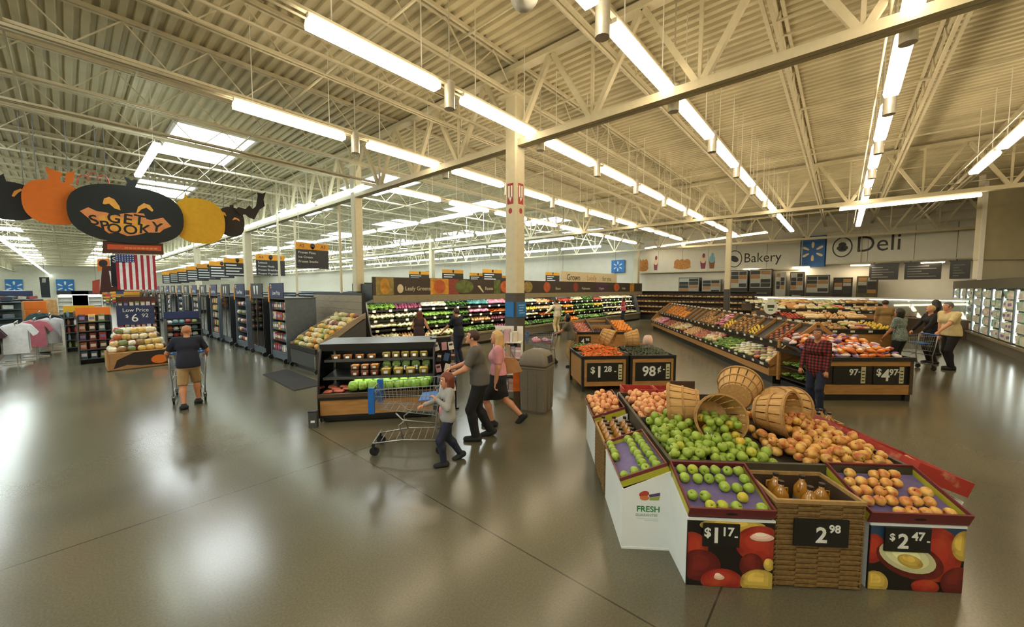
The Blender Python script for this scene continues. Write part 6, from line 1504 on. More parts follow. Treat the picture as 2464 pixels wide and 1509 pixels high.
    if shoes:
        for i in (0, 1):
            q = J['an', i]
            cloth('shoe', lambda p: np.maximum(np.maximum(footf(p, i, 0.012), 0.002 - p[:, 2]), p[:, 2] - (q.z + 0.035)), shoes, [q.x - 0.15, q.y - 0.25, -0.03], [q.x + 0.15, q.y + 0.3, q.z + 0.15], v_=0.012)
    if hair:
        def fh(p):
            d = ellp(p, hh(0, -0.012, 0.032), (0.087, 0.104, 0.098))
            q = (p - np.array(hc, np.float32)) @ RhT.T/ks
            face = np.maximum(0.035 - q[:, 1], q[:, 2] - 0.065)
            if hairstyle != 'long': face = np.minimum(face, np.maximum(q[:, 2] + 0.03, -0.5 - q[:, 1])); 
            d = np.maximum(d, -face)
            if hairstyle == 'long':
                lg = uni([cap(p, hh(0, -0.06, 0.03), hh(0, -0.085, -0.13), 0.075*ks, 0.085*ks, sq=(1.15, 0.9, 1)), cap(p, hh(0, -0.085, -0.13), hh(0, -0.1, -0.27), 0.08*ks, 0.05*ks, sq=(1.2, 0.8, 1)), cap(p, hh(-0.07, -0.02, 0.02), hh(-0.085, -0.02, -0.16), 0.03*ks, 0.035*ks), cap(p, hh(0.07, -0.02, 0.02), hh(0.085, -0.02, -0.16), 0.03*ks, 0.035*ks)], 0.03)
                d = smin(d, lg, 0.02)
            if hairstyle == 'bob':
                d = smin(d, uni([cap(p, hh(0, -0.06, 0.02), hh(0, -0.07, -0.10), 0.07*ks, 0.06*ks, sq=(1.25, 0.9, 1)), cap(p, hh(-0.075, -0.02, 0.02), hh(-0.08, -0.02, -0.09), 0.025*ks), cap(p, hh(0.075, -0.02, 0.02), hh(0.08, -0.02, -0.09), 0.025*ks)], 0.03), 0.02)
            if hairstyle == 'pony': d = smin(d, cap(p, hh(0, -0.10, 0.04), hh(0, -0.15, -0.16), 0.035*ks, 0.02*ks), 0.02)
            return d
        cloth('hair', fh, hair, [hc.x - 0.22, hc.y - 0.32, hc.z - 0.36], [hc.x + 0.22, hc.y + 0.32, hc.z + 0.2], v_=0.011)
    for sx in (-1, 1):
        mb = MB(); mb.ball(hh(sx*0.032, 0.073, 0.006), 0.014*ks, 0, 8, 5); mb.ball(hh(sx*0.032, 0.0845, 0.006), 0.006*ks, 1, 6, 4); mb.build('eye', [eye_w, eye_d], t)
        mb = MB(); mb.tube([hh(sx*0.018, 0.084, 0.027), hh(sx*0.034, 0.082, 0.032), hh(sx*0.05, 0.07, 0.026)], 0.004*ks, 5); mb.build('eyebrow', hair or eye_d, t)
    mb = MB(); mb.tube([hh(-0.022, 0.078, -0.055), hh(0, 0.087, -0.053), hh(0.022, 0.078, -0.055)], 0.006*ks, 5); mb.build('lips', lip_m, t)
    if extra: extra(t, J, hh)
    return t, J
fab = lambda nm, c, **k: mat(nm, c, 0.85, noise=k.pop('noise', 0.12), scale=k.pop('scale', 12), bump=0.15, **k)
c_grey = fab('grey_shirt_cloth', '#5c5852'); c_black = fab('black_cloth', '#17171a'); c_pink = fab('pink_shirt_cloth', '#cf8f98'); c_navy = fab('navy_cloth', '#171c2c'); c_khaki = fab('khaki_cloth', '#a68a60'); c_white = fab('white_cloth', '#cfcbb6'); c_lgrey = fab('light_grey_cloth', '#9b9b98')
c_jean = fab('dark_denim', '#1c2338'); c_cream = fab('cream_cloth', '#cdbb8c'); c_tan = fab('tan_cloth', '#8f7346'); c_maroon = fab('maroon_cloth', '#3f1c20'); c_olive = fab('grey_olive_cloth', '#5d5648'); c_hotpink = fab('bright_pink_cloth', '#c65a78'); c_speck = fab('speckled_grey_cloth', '#8c9a94', col2='#4c5a58', thr=(0.45, 0.55), scale=60); c_orange = fab('dark_top_cloth', '#3a2a2a')
h_brown = mat('brown_hair', '#3a241a', 0.55, noise=0.3, scale=40, stretch=(4, 4, 1)); h_blond = mat('blond_hair', '#c3a067', 0.5, noise=0.25, scale=40, stretch=(4, 4, 1)); h_black = mat('black_hair', '#17120f', 0.45, noise=0.2); h_red = mat('auburn_hair', '#6a2f20', 0.5, noise=0.25); h_grey = mat('grey_hair', '#5b5c58', 0.6, noise=0.2)
def plaid_mat():
    m = bpy.data.materials.new('red_plaid_cloth'); m.use_nodes = True; nt = m.node_tree; n = nt.nodes; l = nt.links; b = n['Principled BSDF']; b.inputs['Roughness'].default_value = 0.85
    tc = n.new('ShaderNodeTexCoord'); w1 = n.new('ShaderNodeTexWave'); w2 = n.new('ShaderNodeTexWave'); w2.bands_direction = 'Z'
    for w in (w1, w2): w.inputs['Scale'].default_value = 5.5; l.new(tc.outputs['Object'], w.inputs['Vector'])
    ad = n.new('ShaderNodeMath'); ad.operation = 'ADD'; l.new(w1.outputs['Fac'], ad.inputs[0]); l.new(w2.outputs['Fac'], ad.inputs[1])
    r = n.new('ShaderNodeValToRGB'); r.color_ramp.interpolation = 'CONSTANT'; e = r.color_ramp.elements; e[0].color = lin('#1c1014'); e[1].position = 0.38; e[1].color = lin('#4f171a'); q = e.new(0.66); q.color = lin('#8c2a26')
    dv = n.new('ShaderNodeMath'); dv.operation = 'MULTIPLY'; dv.inputs[1].default_value = 0.5; l.new(ad.outputs[0], dv.inputs[0]); l.new(dv.outputs[0], r.inputs[0]); l.new(r.outputs[0], b.inputs['Base Color'])
    return m
LEFT = RZ_C + PI/2
def bag_extra(t, J, hh):
    m_ = MB(); bm_ = mat('tan_leather', '#b08355', 0.45, noise=0.1)
    x = 0.2; m_.hexa([(x, -0.42, 0.88), (x + 0.1, -0.42, 0.88), (x + 0.1, 0.04, 0.80), (x, 0.04, 0.80)], [(x + 0.02, -0.30, 1.12), (x + 0.07, -0.30, 1.12), (x + 0.07, -0.02, 1.13), (x + 0.02, -0.02, 1.13)])
    o = m_.build('bag_body', bm_, None)
    g = thing('handbag', 'tan leather handbag on the arm of the blond woman', 'handbag', t.location, t.rotation_euler.z); o.parent = g
    m_ = MB(); m_.tube([(x + 0.045, -0.28, 1.1), (x + 0.03, -0.2, 1.27), (x + 0.0, -0.12, 1.40), (x - 0.02, -0.06, 1.27), (x + 0.045, -0.03, 1.1)], 0.012, 6); m_.build('strap', bm_, g)
person('man in grey shirt and black trousers pushing the cart, hands forward', K(-0.50, 5.88), LEFT + 0.05, 1.75, 0.14, ((-0.10, 0.10, 0), (0.10, -0.12, 0.02)), ((-0.16, 0.44, 1.03), (0.16, 0.46, 1.08)), (0.05, -0.25), skin_l, c_grey, 'short', 0.50, c_black, 'long', c_black, h_brown, 'short', bulk=1.16, toe=(0.0, 0.3), vox=0.013)
person('blond woman in pink top and black skirt walking with a handbag', K(-0.23, 6.48), LEFT + 0.02, 1.71, 0.03, ((-0.08, 0.14, 0.0), (0.08, -0.36, 0.05)), ((-0.22, 0.05, 0.78), (0.23, 0.06, 0.80)), (0.1, -0.1), skin_l, c_pink, 'short', 0.52, c_black, 'skirt', c_black, h_blond, 'long', True, bulk=1.12, toe=(0.0, 0.75), extra=bag_extra, vox=0.013)
def hood_extra(t, J, hh):
    m_ = MB(); m_.ball((0, 0.085, 0.76), (0.075, 0.035, 0.12), 0, 10, 6); m_.build('shirt_front', c_pink, t)
    m_ = MB(); m_.tube([(-0.10, 0.0, 0.98), (-0.05, 0.115, 0.86), (0.05, 0.12, 0.72), (0.13, 0.03, 0.62)], 0.010, 5); m_.build('strap', c_black, t)
person('girl in grey hoodie and dark jeans walking beside the cart', K(-0.86, 5.02), LEFT + 0.4, 1.25, 0.0, ((-0.07, 0.10, 0.0), (0.07, -0.16, 0.02)), ((-0.10, 0.17, 0.92), (0.10, 0.30, 0.80)), (0.0, 0.05), skin_l, c_lgrey, 'long', 0.47, c_jean, 'long', c_black, h_red, 'bob', True, toe=(0, 0.4), extra=hood_extra, vox=0.011)
person('man in navy shirt and khaki shorts pushing a cart away', K(-6.42, 7.50), RZ_C + 0.72, 1.68, 0.16, ((-0.10, -0.12, 0), (0.13, 0.22, 0.0)), ((-0.30, 0.38, 0.98), (0.30, 0.38, 0.98)), (0, -0.1), skin_m, c_navy, 'short', 0.47, c_khaki, 'shorts', c_black, None, bulk=1.06, toe=(0.25, 0))
person('woman in red plaid shirt standing at the bag table corner', K(5.88, 7.28), LEFT + 0.5, 1.62, 0.05, ((-0.1, 0.08, 0), (0.1, -0.1, 0)), ((-0.2, 0.12, 0.78), (0.22, 0.16, 0.72)), (0.2, -0.1), skin_m, plaid_mat(), 'long', 0.40, c_jean, 'long', c_black, h_brown, 'short', True, vox=0.018)
person('black haired woman in grey olive shirt leaning on a cart', K(1.78, 11.35), LEFT - 0.35, 1.62, 0.2, ((-0.1, 0.0, 0), (0.1, -0.12, 0)), ((-0.2, 0.48, 0.98), (0.2, 0.48, 0.98)), (0.0, -0.3), skin_m, c_olive, 'short', 0.50, c_khaki, 'long', c_black, h_black, 'bob', True, vox=0.02)
person('man in white shirt reaching into the vegetable wall cooler', K(2.28, 19.3), RZ_C + 0.6, 1.82, 0.05, ((-0.12, 0, 0), (0.12, 0, 0)), ((-0.55, 0.3, 1.05), (0.5, 0.3, 1.0)), (0.3, -0.2), skin_l, c_white, 'long', 0.50, c_cream, 'long', c_black, h_brown, 'short', vox=0.024)
person('woman in pink top standing far down by the packaged salads', K(7.2, 24.6), LEFT, 1.8, 0.05, ((-0.1, 0, 0), (0.1, 0, 0)), ((-0.15, 0.3, 1.1), (0.15, 0.3, 1.1)), (0, -0.2), skin_l, c_hotpink, 'short', 0.5, c_jean, 'long', c_black, h_black, 'long', True, vox=0.026)
person('man in navy shirt reaching down behind the magazine rack', K(-1.62, 11.6), LEFT - 0.5, 1.78, 0.12, ((-0.1, 0, 0), (0.1, 0, 0)), ((-0.2, 0.5, 1.0), (0.2, 0.35, 0.95)), (0.0, -0.2), skin_l, c_navy, 'short', 0.50, c_jean, 'long', c_black, h_brown, 'short', vox=0.022)
person('auburn haired woman in dark sleeveless top at the vegetable cooler', K(-2.98, 12.2), RZ_C - 0.2, 1.66, 0.1, ((-0.1, 0, 0), (0.1, 0, 0)), ((-0.25, 0.3, 0.95), (0.25, 0.3, 0.95)), (0.0, -0.2), skin_l, c_orange, 'none', 0.50, c_jean, 'long', c_black, h_red, 'long', True, vox=0.022)
person('man in tan shirt seen from behind before the deli counter', K(14.0, 14.3), RZ_C - 0.3, 1.95, 0.05, ((-0.1, 0, 0), (0.1, 0, 0)), ((-0.25, 0.2, 0.95), (0.25, 0.2, 0.95)), (0, 0), skin_l, c_tan, 'short', 0.48, c_black, 'long', c_black, h_brown, 'short', vox=0.024)
person('black haired woman in speckled grey top behind the bag table', K(10.95, 10.72), RZ_C + 0.3, 1.82, 0.05, ((-0.1, 0, 0), (0.1, 0, 0)), ((-0.25, 0.25, 0.95), (0.25, 0.25, 0.95)), (0, -0.1), skin_m, c_speck, 'short', 0.48, c_black, 'long', c_black, h_black, 'bob', True, vox=0.022)
person('person in maroon top facing the deli counter', K(14.9, 13.4), RZ_C, 1.98, 0.03, ((-0.1, 0, 0), (0.1, 0, 0)), ((-0.25, 0.1, 0.95), (0.25, 0.1, 0.95)), (0, 0), skin_m, c_maroon, 'long', 0.45, c_black, 'long', c_black, h_black, 'long', True, vox=0.024)
person('fair haired woman in dark top looking down at a cart', K(13.15, 11.9), LEFT - 0.2, 1.86, 0.1, ((-0.1, 0, 0), (0.1, 0, 0)), ((-0.2, 0.4, 1.0), (0.2, 0.4, 1.0)), (0.0, -0.35), skin_l, c_black, 'long', 0.48, c_black, 'long', c_black, h_blond, 'short', True, vox=0.022)
person('man in cream shirt and black trousers reaching towards a cart', K(12.72, 11.0), LEFT - 0.15, 2.0, 0.16, ((-0.12, 0.1, 0), (0.12, -0.1, 0)), ((-0.25, 0.62, 1.02), (0.2, 0.15, 0.95)), (0, -0.2), skin_l, c_cream, 'short', 0.49, c_black, 'long', c_black, h_grey, 'short', bulk=1.15, vox=0.018)

# ================================================================== shopping carts
wire = mat('cart_wire', '#a5a7a6', 0.3, metal=0.8); blue_pl = mat('blue_cart_plastic', '#1f63b5', 0.4)
def cart_proto(front_m, handle_m):
    t = thing('shopping_cart', 'x', 'shopping cart')
    top = [(-0.29, -0.42, 1.0), (0.29, -0.42, 1.0), (0.24, 0.52, 0.94), (-0.24, 0.52, 0.94)]; bot = [(-0.24, -0.36, 0.56), (0.24, -0.36, 0.56), (0.19, 0.46, 0.66), (-0.19, 0.46, 0.66)]
    top, bot = [Vector(p) for p in top], [Vector(p) for p in bot]
    for a, b, nm, nv in ((1, 2, 'basket_side', 16), (3, 0, 'basket_side', 16), (2, 3, 'basket_front', 9), (0, 1, 'basket_gate', 9)):
        m_ = MB()
        for k in range(nv + 1):
            f = k/nv; m_.bar(bot[a].lerp(bot[b], f), top[a].lerp(top[b], f), 0.004)
        for z in (0, 0.33, 0.66, 1): m_.bar(bot[a].lerp(top[a], z), bot[b].lerp(top[b], z), 0.009 if z in (0, 1) else 0.006)
        m_.build(nm, wire, t)
    m_ = MB()
    for k in range(10):
        f = k/9; m_.bar(bot[0].lerp(bot[3], f), bot[1].lerp(bot[2], f), 0.004); m_.bar(bot[0].lerp(bot[1], f), bot[3].lerp(bot[2], f), 0.004)
    m_.build('basket_floor', wire, t)
    m_ = MB()
    for sx in (-1, 1):
        m_.tube([(sx*0.29, -0.44, 1.02), (sx*0.285, -0.40, 0.7), (sx*0.26, -0.36, 0.42), (sx*0.25, -0.40, 0.15)], 0.013, 6); m_.tube([(sx*0.25, -0.38, 0.2), (sx*0.23, 0.1, 0.22), (sx*0.2, 0.52, 0.17)], 0.012, 6)
        m_.tube([(sx*0.26, -0.36, 0.45), (sx*0.22, 0.1, 0.5), (sx*0.20, 0.2, 0.6)], 0.011, 6); m_.tube([(sx*0.2, 0.1, 0.22), (sx*0.2, 0.16, 0.42), (sx*0.2, 0.05, 0.5)], 0.01, 6)
    m_.bar((-0.2, 0.52, 0.17), (0.2, 0.52, 0.17), 0.02); m_.build('frame', wire, t)
    m_ = MB()
    for k in range(9): m_.bar((-0.22, -0.3 + 0.1*k, 0.215), (0.22, -0.3 + 0.1*k, 0.215), 0.006)
    m_.build('lower_rack', wire, t)
    m_ = MB(); m_.cyl((-0.30, -0.46, 1.03), (0.30, -0.46, 1.03), 0.017, n=10); m_.build('handle', handle_m, t)
    for sx in (-1, 1):
        m_ = MB(); m_.box(sx*0.255 - 0.03, 0.47, 0.62, sx*0.255 + 0.02, 0.55, 0.98); m_.build('corner_bumper', front_m, t)
    m_ = MB(); m_.box(-0.14, 0.52, 0.72, 0.14, 0.545, 0.86); m_.build('front_plate', front_m, t)
    m_ = MB(); m_.hexa([(-0.22, -0.36, 0.78), (0.22, -0.36, 0.78), (0.22, -0.12, 0.76), (-0.22, -0.12, 0.76)], [(-0.22, -0.36, 0.79), (0.22, -0.36, 0.79), (0.22, -0.12, 0.77), (-0.22, -0.12, 0.77)]); m_.build('child_seat', front_m, t)
    for x, y in ((-0.25, -0.42), (0.25, -0.42), (-0.2, 0.5), (0.2, 0.5)):
        m_ = MB(); m_.cyl((x - 0.018, y, 0.065), (x + 0.018, y, 0.065), 0.065, n=16); m_.bar((x - 0.024, y + 0.02, 0.17), (x - 0.024, y, 0.065), 0.01, 0.03); m_.bar((x + 0.024, y + 0.02, 0.17), (x + 0.024, y, 0.065), 0.01, 0.03); m_.build('caster', black_pl, t)
    return t
ct = cart_proto(blue_pl, blue_pl); ct.location = K(-1.46, 5.50); ct.rotation_euler = (0, 0, LEFT + 0.10); ct['label'] = 'wire shopping cart with blue corners pushed by the grey shirt man'; ct['group'] = 'shopping carts'
def cart2(x, y, rz, label): return dup(ct, K(x, y), rz, label, 'shopping carts')
F_ = Frame(K(-6.42, 7.50), RZ_C + 0.72); dup(ct, F_(0, 0.82), RZ_C + 0.72, 'shopping cart pushed by the man in khaki shorts', 'shopping carts')
F_ = Frame(K(1.78, 11.35), LEFT - 0.35); dup(ct, F_(0, 0.95), LEFT - 0.35, 'shopping cart with pink bags before the black haired woman', 'shopping carts')
for k, (x, y) in enumerate(((-0.08, 0.7), (0.07, 0.85), (-0.05, 1.05), (0.08, 1.15))): one('pink_bag', me_pinkp, F_(x, y, 0.68 + 0.03*(k % 2)), (0.3, 0.2, k*1.1), f'pink bag lying in the shopping cart, {ordn(k)} from the handle', 'produce bag', 'pink bags in the cart', 1.5)
F_ = Frame(K(12.72, 11.0), LEFT - 0.15); dup(ct, F_(-0.1, 1.1), LEFT - 0.15, 'shopping cart before the man in the cream shirt', 'shopping carts')
# ================================================================== hanging decorations over the main aisle
VP_ = 14.0
o_black = mat('sign_black_card', '#141a1e', 0.7, noise=0.1); o_orange = mat('sign_orange_card', '#d9701a', 0.7, noise=0.06); o_yellow = mat('sign_yellow_card', '#d3a01c', 0.7, noise=0.06); o_dark = mat('sign_brown_black', '#241a16', 0.7)
o_glow = mat('sign_amber_print', '#e0a040', 0.6, noise=0.1); o_peach = mat('sign_peach_print', '#d98a50', 0.6, noise=0.15); o_brown = mat('sign_brown_print', '#4a241a', 0.6)
def hang(t, xs, z0, ztop=6.33):
    m_ = MB()
    for x in xs: m_.cyl((x, 0.01, z0), (x, 0.01, ztop), 0.006, n=4)
    m_.build('hanger_wire', grey_metal, t)
def flat_sign(name, label, px, py, v, group=None, cat='hanging sign'):
    c = onV(px, py, v); t = thing(name, label, cat, (c.x, v, 0), 0, group)
    return t, c.x, c.z, (lambda qx, qy: ((lambda p: (p.x - c.x, p.z))(onV(qx, qy, v))))
def pumpkin(label, px, py, wpx, hpx, v, m, stem, eyes=None, wires=True):
    t, x, z, at = flat_sign('pumpkin_sign', label, px, py, v)
    a, b = at(px - wpx/2, py), at(px + wpx/2, py); rx = (b[0] - a[0])/2; rz = abs(at(px, py - hpx/2)[1] - at(px, py + hpx/2)[1])/2; cx, cz = (a[0] + b[0])/2, z
    poly = [(cx + rx*math.copysign(abs(math.cos(q))**0.8, math.cos(q)), cz + rz*math.copysign(abs(math.sin(q))**0.8, math.sin(q))) for q in [2*PI*i/40 for i in range(40)]]
    m_ = MB(); m_.prism(poly, -0.012, 0.012); m_.build('pumpkin_shape', m, t)
    if stem:
        s_ = [at(*q) for q in stem]; m_ = MB(); m_.prism(s_, -0.010, 0.010); m_.build('stem', m, t)
    for e in eyes or []:
        m_ = MB(); m_.prism([at(*q) for q in e], -0.018, -0.012); m_.build('eye_print', o_glow, t)
    if wires: hang(t, (cx - rx*0.5, cx + rx*0.5), cz + rz*0.8)
    return t, at, cx, cz, rx, rz
pumpkin('black pumpkin sign hanging at the left edge, one amber eye showing', 20, 483, 150, 92, VP_ + 0.35, o_black, [(2, 440), (-4, 425), (8, 418), (16, 438)], [[(28, 472), (34, 460), (50, 454), (54, 458), (44, 464), (34, 474)]])
t, at, *_ = pumpkin('orange pumpkin sign with curly tendril left of the GET SPOOKY pumpkin', 128, 487, 152, 106, VP_ + 0.18, o_orange, [(112, 442), (116, 425), (108, 402), (128, 408), (150, 416), (142, 440)])
m_ = MB(); m_.prism([at(*q) for q in ((156, 442), (158, 416), (180, 412), (176, 442))], -0.010, 0.010); m_.build('leaf', o_orange, t)
m_ = MB(); pts_ = []
for k in range(40):
    q = k/39; p = at(180 + 88*q, 440 - 16*math.sin(q*PI) + 9*math.sin(q*22)); pts_.append((p[0] + 0.04*math.cos(q*22), 0, p[1]))
m_.tube(pts_, 0.012, 5); m_.build('tendril', mat('tendril_red', '#c4553a', 0.6), t)
t, at, cx, cz, rx, rz = pumpkin('large black pumpkin sign lettered GET SPOOKY in the middle of the row', 301, 516, 280, 138, VP_, o_black, [(300, 455), (306, 440), (298, 424), (316, 434), (332, 432), (326, 450), (334, 458)],
    [[(247, 490), (250, 478), (262, 474), (275, 480), (287, 496), (290, 506), (276, 502), (262, 490), (252, 492)], [(328, 512), (332, 498), (346, 489), (360, 494), (369, 506), (366, 510), (352, 500), (340, 504), (330, 514)]])
m_ = MB(); m_.prism([at(*q) for q in ((192, 508), (212, 499), (232, 508), (258, 512), (270, 518), (296, 514), (318, 512), (346, 514), (352, 527), (362, 530), (392, 524), (412, 545), (394, 552), (384, 560), (352, 560), (330, 566), (306, 568), (286, 560), (262, 562), (240, 546), (222, 540), (216, 528))], -0.016, -0.012); m_.build('mouth_print', o_peach, t)
m_ = MB(); m_.prism([at(*q) for q in ((236, 520), (270, 519), (330, 530), (360, 544), (330, 562), (286, 558), (248, 544))], -0.019, -0.016); m_.build('mouth_glow', o_glow, t)
txt = text
for ch, px, py, sz, rt in (('G', 274, 526, 30, -.1), ('E', 307, 529, 30, -.1), ('T', 335, 531, 30, -.12), ('S', 226, 531, 30, .25), ('P', 252, 544, 28, .15), ('O', 275, 551, 28, .05), ('O', 314, 554, 28, 0), ('K', 348, 553, 28, -.1), ('Y', 377, 548, 28, -.15)):
    p = at(px, py); hgt = abs(at(px, py - sz/2)[1] - at(px, py + sz/2)[1])
    o = text(ch, hgt*1.12, o_black, t, (p[0], -0.021, p[1]), rot=(PI/2, rt*-1, 0), bold=0.006)
pumpkin('plain yellow pumpkin sign right of the GET SPOOKY pumpkin', 478, 532, 126, 108, VP_ + 0.12, o_yellow, [(440, 486), (446, 462), (452, 478), (474, 484)])
t, at, *_ = pumpkin('small black pumpkin sign with amber eyes beside the bat', 556, 534, 64, 70, VP_ + 0.25, o_dark, [(554, 504), (552, 494), (562, 494), (562, 504)], [[(531, 516), (533, 509), (541, 512), (545, 521), (538, 517)], [(558, 530), (564, 523), (574, 527), (577, 533), (568, 528)]])
t, x, z, at = flat_sign('bat_sign', 'black bat cutout hanging at the right end of the pumpkin signs', 608, 500, VP_ + 0.2)
m_ = MB()
for poly in (((566, 505), (574, 498), (590, 503), (600, 494), (608, 503), (600, 524), (590, 516), (578, 518)), ((608, 503), (616, 496), (620, 470), (618, 464), (632, 466), (640, 462), (634, 480), (637, 496), (624, 505), (612, 528), (600, 524))): m_.prism([at(*q) for q in poly], -0.01, 0.01)
m_.build('bat_shape', o_dark, t); hang(t, (0.0,), z)
t, x, z, at = flat_sign('strip_sign', 'dark brown strip sign with orange band under the GET SPOOKY pumpkin', 320, 596, VP_ + 0.06)
m_ = MB(); m_.prism([at(*q) for q in ((247, 579), (392, 586), (394, 613), (247, 609))], -0.012, 0.012); m_.build('board', o_brown, t)
m_ = MB(); m_.prism([at(*q) for q in ((258, 588), (388, 592), (388, 604), (258, 600))], -0.016, -0.012); m_.build('band', mat('band_orange', '#c4502a', 0.6, noise=0.15), t)
m_ = MB()
for k in range(8): m_.prism([at(*q) for q in ((300 + 10*k, 594.5 + .3*k), (308 + 10*k, 594.8 + .3*k), (308 + 10*k, 598.8 + .3*k), (300 + 10*k, 598.5 + .3*k))], -0.018, -0.016)
m_.build('band_print', o_peach, t); hang(t, (-0.4, 0.4), z + 0.1)
# flag
t, x, z, at = flat_sign('flag', 'striped flag with blue starred canton hanging lengthwise over the aisle', 328, 654, 22.0, cat='flag')
fl_r, fl_w, fl_b = mat('flag_red', '#a3222c', 0.7), mat('flag_white', '#e6e0dc', 0.7), mat('flag_blue', '#22366e', 0.7)
a, b = at(277, 611), at(378, 697); n = 13
for k in range(n):
    x0, x1 = a[0] + (b[0] - a[0])*k/n, a[0] + (b[0] - a[0])*(k + 1)/n; m_ = MB(); wv = [(x0 + (x1 - x0)*i/3, 0.03*math.sin((k + i/3)*0.9)) for i in range(4)]
    zt = a[1] - (0.42*(a[1] - b[1])*0.52 if k < 6 else 0)
    m_.add([(q, y, b[1]) for q, y in wv] + [(q, y, zt) for q, y in wv] + [(q, y + 0.006, b[1]) for q, y in wv] + [(q, y + 0.006, zt) for q, y in wv], [(i, i+1, i+5, i+4) for i in range(3)] + [(i+9, i+8, i+12, i+13) for i in range(3)]); m_.build('stripe', (fl_r if k % 2 == 0 else fl_w), t)
zt = a[1] - 0.42*(a[1] - b[1])*0.52; x1 = a[0] + (b[0] - a[0])*6/n
m_ = MB(); m_.box(a[0], -0.035, zt, x1, 0.03, a[1]); m_.build('canton', fl_b, t)
m_ = MB()
for i in range(7):
    for j in range(4):
        sx_, sz_ = a[0] + (x1 - a[0])*(i + 0.5)/7, zt + (a[1] - zt)*(j + 0.5)/4
        m_.prism([(sx_ + (0.028 if q % 2 == 0 else 0.012)*math.sin(q*PI/5), sz_ + (0.028 if q % 2 == 0 else 0.012)*math.cos(q*PI/5)) for q in range(10)], -0.038, -0.035)
m_.build('star', fl_w, t)
hang(t, (a[0] + 0.05, b[0] - 0.05), a[1])
for lab, v, poly, m, more in (('brown and black banner with white stripes left of the flag', 24.0, ((246, 640), (276, 640), (300, 700), (240, 704)), o_brown, [(((262, 652), (266, 652), (272, 690), (268, 690)), fl_w), (((270, 650), (275, 650), (280, 690), (276, 690)), fl_w)]),
                              ('black banner lettered S beside the flag', 23.0, ((266, 615), (280, 614), (288, 692), (268, 688)), o_black, []), ('orange banner with dark round badge left of the flag', 25.0, ((234, 624), (262, 622), (264, 650), (234, 652)), o_orange, [(ell(248, 634, 11, 9, 14), o_dark)]),
                              ('rust red banner at the far left of the flag', 30.0, ((222, 676), (240, 672), (240, 706), (222, 706)), mat('rust_print', '#9a3a22', 0.6, noise=0.2), []), ('dark tall banner between the two blue wall signs', 46.0, ((94, 667), (118, 667), (122, 716), (100, 716)), o_black, [(((101, 670), (110, 670), (110, 680), (101, 680)), mat('pale_print', '#8a8a80', 0.6))])):
    px, py = sum(q[0] for q in poly)/len(poly), sum(q[1] for q in poly)/len(poly)
    t, x, z, at = flat_sign('aisle_banner', lab, px, py, v); m_ = MB(); m_.prism([at(*q) for q in poly], -0.012, 0.012); m_.build('board', m, t)
    for q_, mm in more: m_ = MB(); m_.prism([at(*q) for q in q_], -0.016, -0.012); m_.build('print', mm, t)
    if lab.startswith('black banner'): p = at(275, 626); text('S', 0.3, fl_w, t, (p[0], -0.016, p[1]))
    hang(t, (0.0,), z)
# ------------------------------------------------------------------ blue spark signs on the far walls
for lab, px, v in (('blue spark sign on the far wall, left of the dark banner', 35, 112.3), ('blue spark sign on the far wall, right of the dark banner', 158, 112.3)):
    a, b = onV(px - 24, 672, v), onV(px + 22, 709, v); t = thing('spark_sign', lab, 'sign', ((a.x + b.x)/2, v, (a.z + b.z)/2), 0)
    w_, h_ = (b.x - a.x)/2, (a.z - b.z)/2; MB().box(-w_, -0.02, -h_, w_, 0.05, h_).build('board', mat('far_spark_blue', '#2a78bd', 0.5), t); spark(t, 0, 0, -0.02, h_*0.75, mat('far_spark_pale', '#dfe3e6', 0.5))
for lab, px, py, w_ in (('blue spark sign on the back wall beyond the Grown banner', 1487, 641, 0.62), ('pale blue sign on the back wall above the cooler', 1030, 662, 0.6)):
    c = onU(px, py, 32.1); t = thing('spark_sign', lab, 'sign', c, -PI/2); MB().box(-w_, -0.02, -w_*0.9, w_, 0.05, w_*0.9).build('board', MATS['far_spark_blue'], t); spark(t, 0, 0, -0.02, w_*0.7, MATS['far_spark_pale'])
# ------------------------------------------------------------------ aisle signs
a_or = mat('aisle_sign_orange', '#d8951c', 0.5); a_dk = mat('aisle_sign_dark', '#26282b', 0.5); a_br = mat('aisle_sign_brown', '#33291f', 0.5)
def aisle_sign(label, u, v, nums, lines, w=1.2, z0=3.12, group='aisle signs', dark=None):
    t = thing('aisle_sign', label, 'aisle sign', (u, v, 0), 0, group)
    parts(t, [('number_panel', (-w/2, -0.03, z0 + 0.72, w/2, 0.03, z0 + 0.98), a_or), ('text_panel', (-w/2, -0.03, z0, w/2, 0.03, z0 + 0.72), dark or a_dk)])
    m_ = MB(); m_.prism(ell(0, z0 + 0.87, 0.09, 0.1, 12), -0.036, -0.03); m_.prism([(-0.08, z0 + 0.82), (0, z0 + 0.72), (0.08, z0 + 0.82)], -0.036, -0.03); m_.build('badge', a_dk, t)
    if nums: text(nums[0], 0.16, a_dk, t, (-w*0.33, -0.034, z0 + 0.85)); text(nums[1], 0.16, a_dk, t, (w*0.33, -0.034, z0 + 0.85))
    for k, s_ in enumerate(lines):
        if isinstance(s_, str): text(s_, 0.125, sign_white, t, (-w*0.44, -0.034, z0 + 0.6 - 0.17*k), align='LEFT')
        else: MB().box(-w*0.44, -0.034, z0 + 0.57 - 0.16*k, -w*0.44 + w*s_, -0.03, z0 + 0.63 - 0.16*k).build('text_line', sign_white, t)
    m_ = MB(); m_.cyl((-w*0.4, 0, z0 + 0.98), (-w*0.4, 0, 6.33), 0.012, n=4); m_.cyl((w*0.4, 0, z0 + 0.98), (w*0.4, 0, 6.33), 0.012, n=4); m_.build('hanger_rod', cream, t)
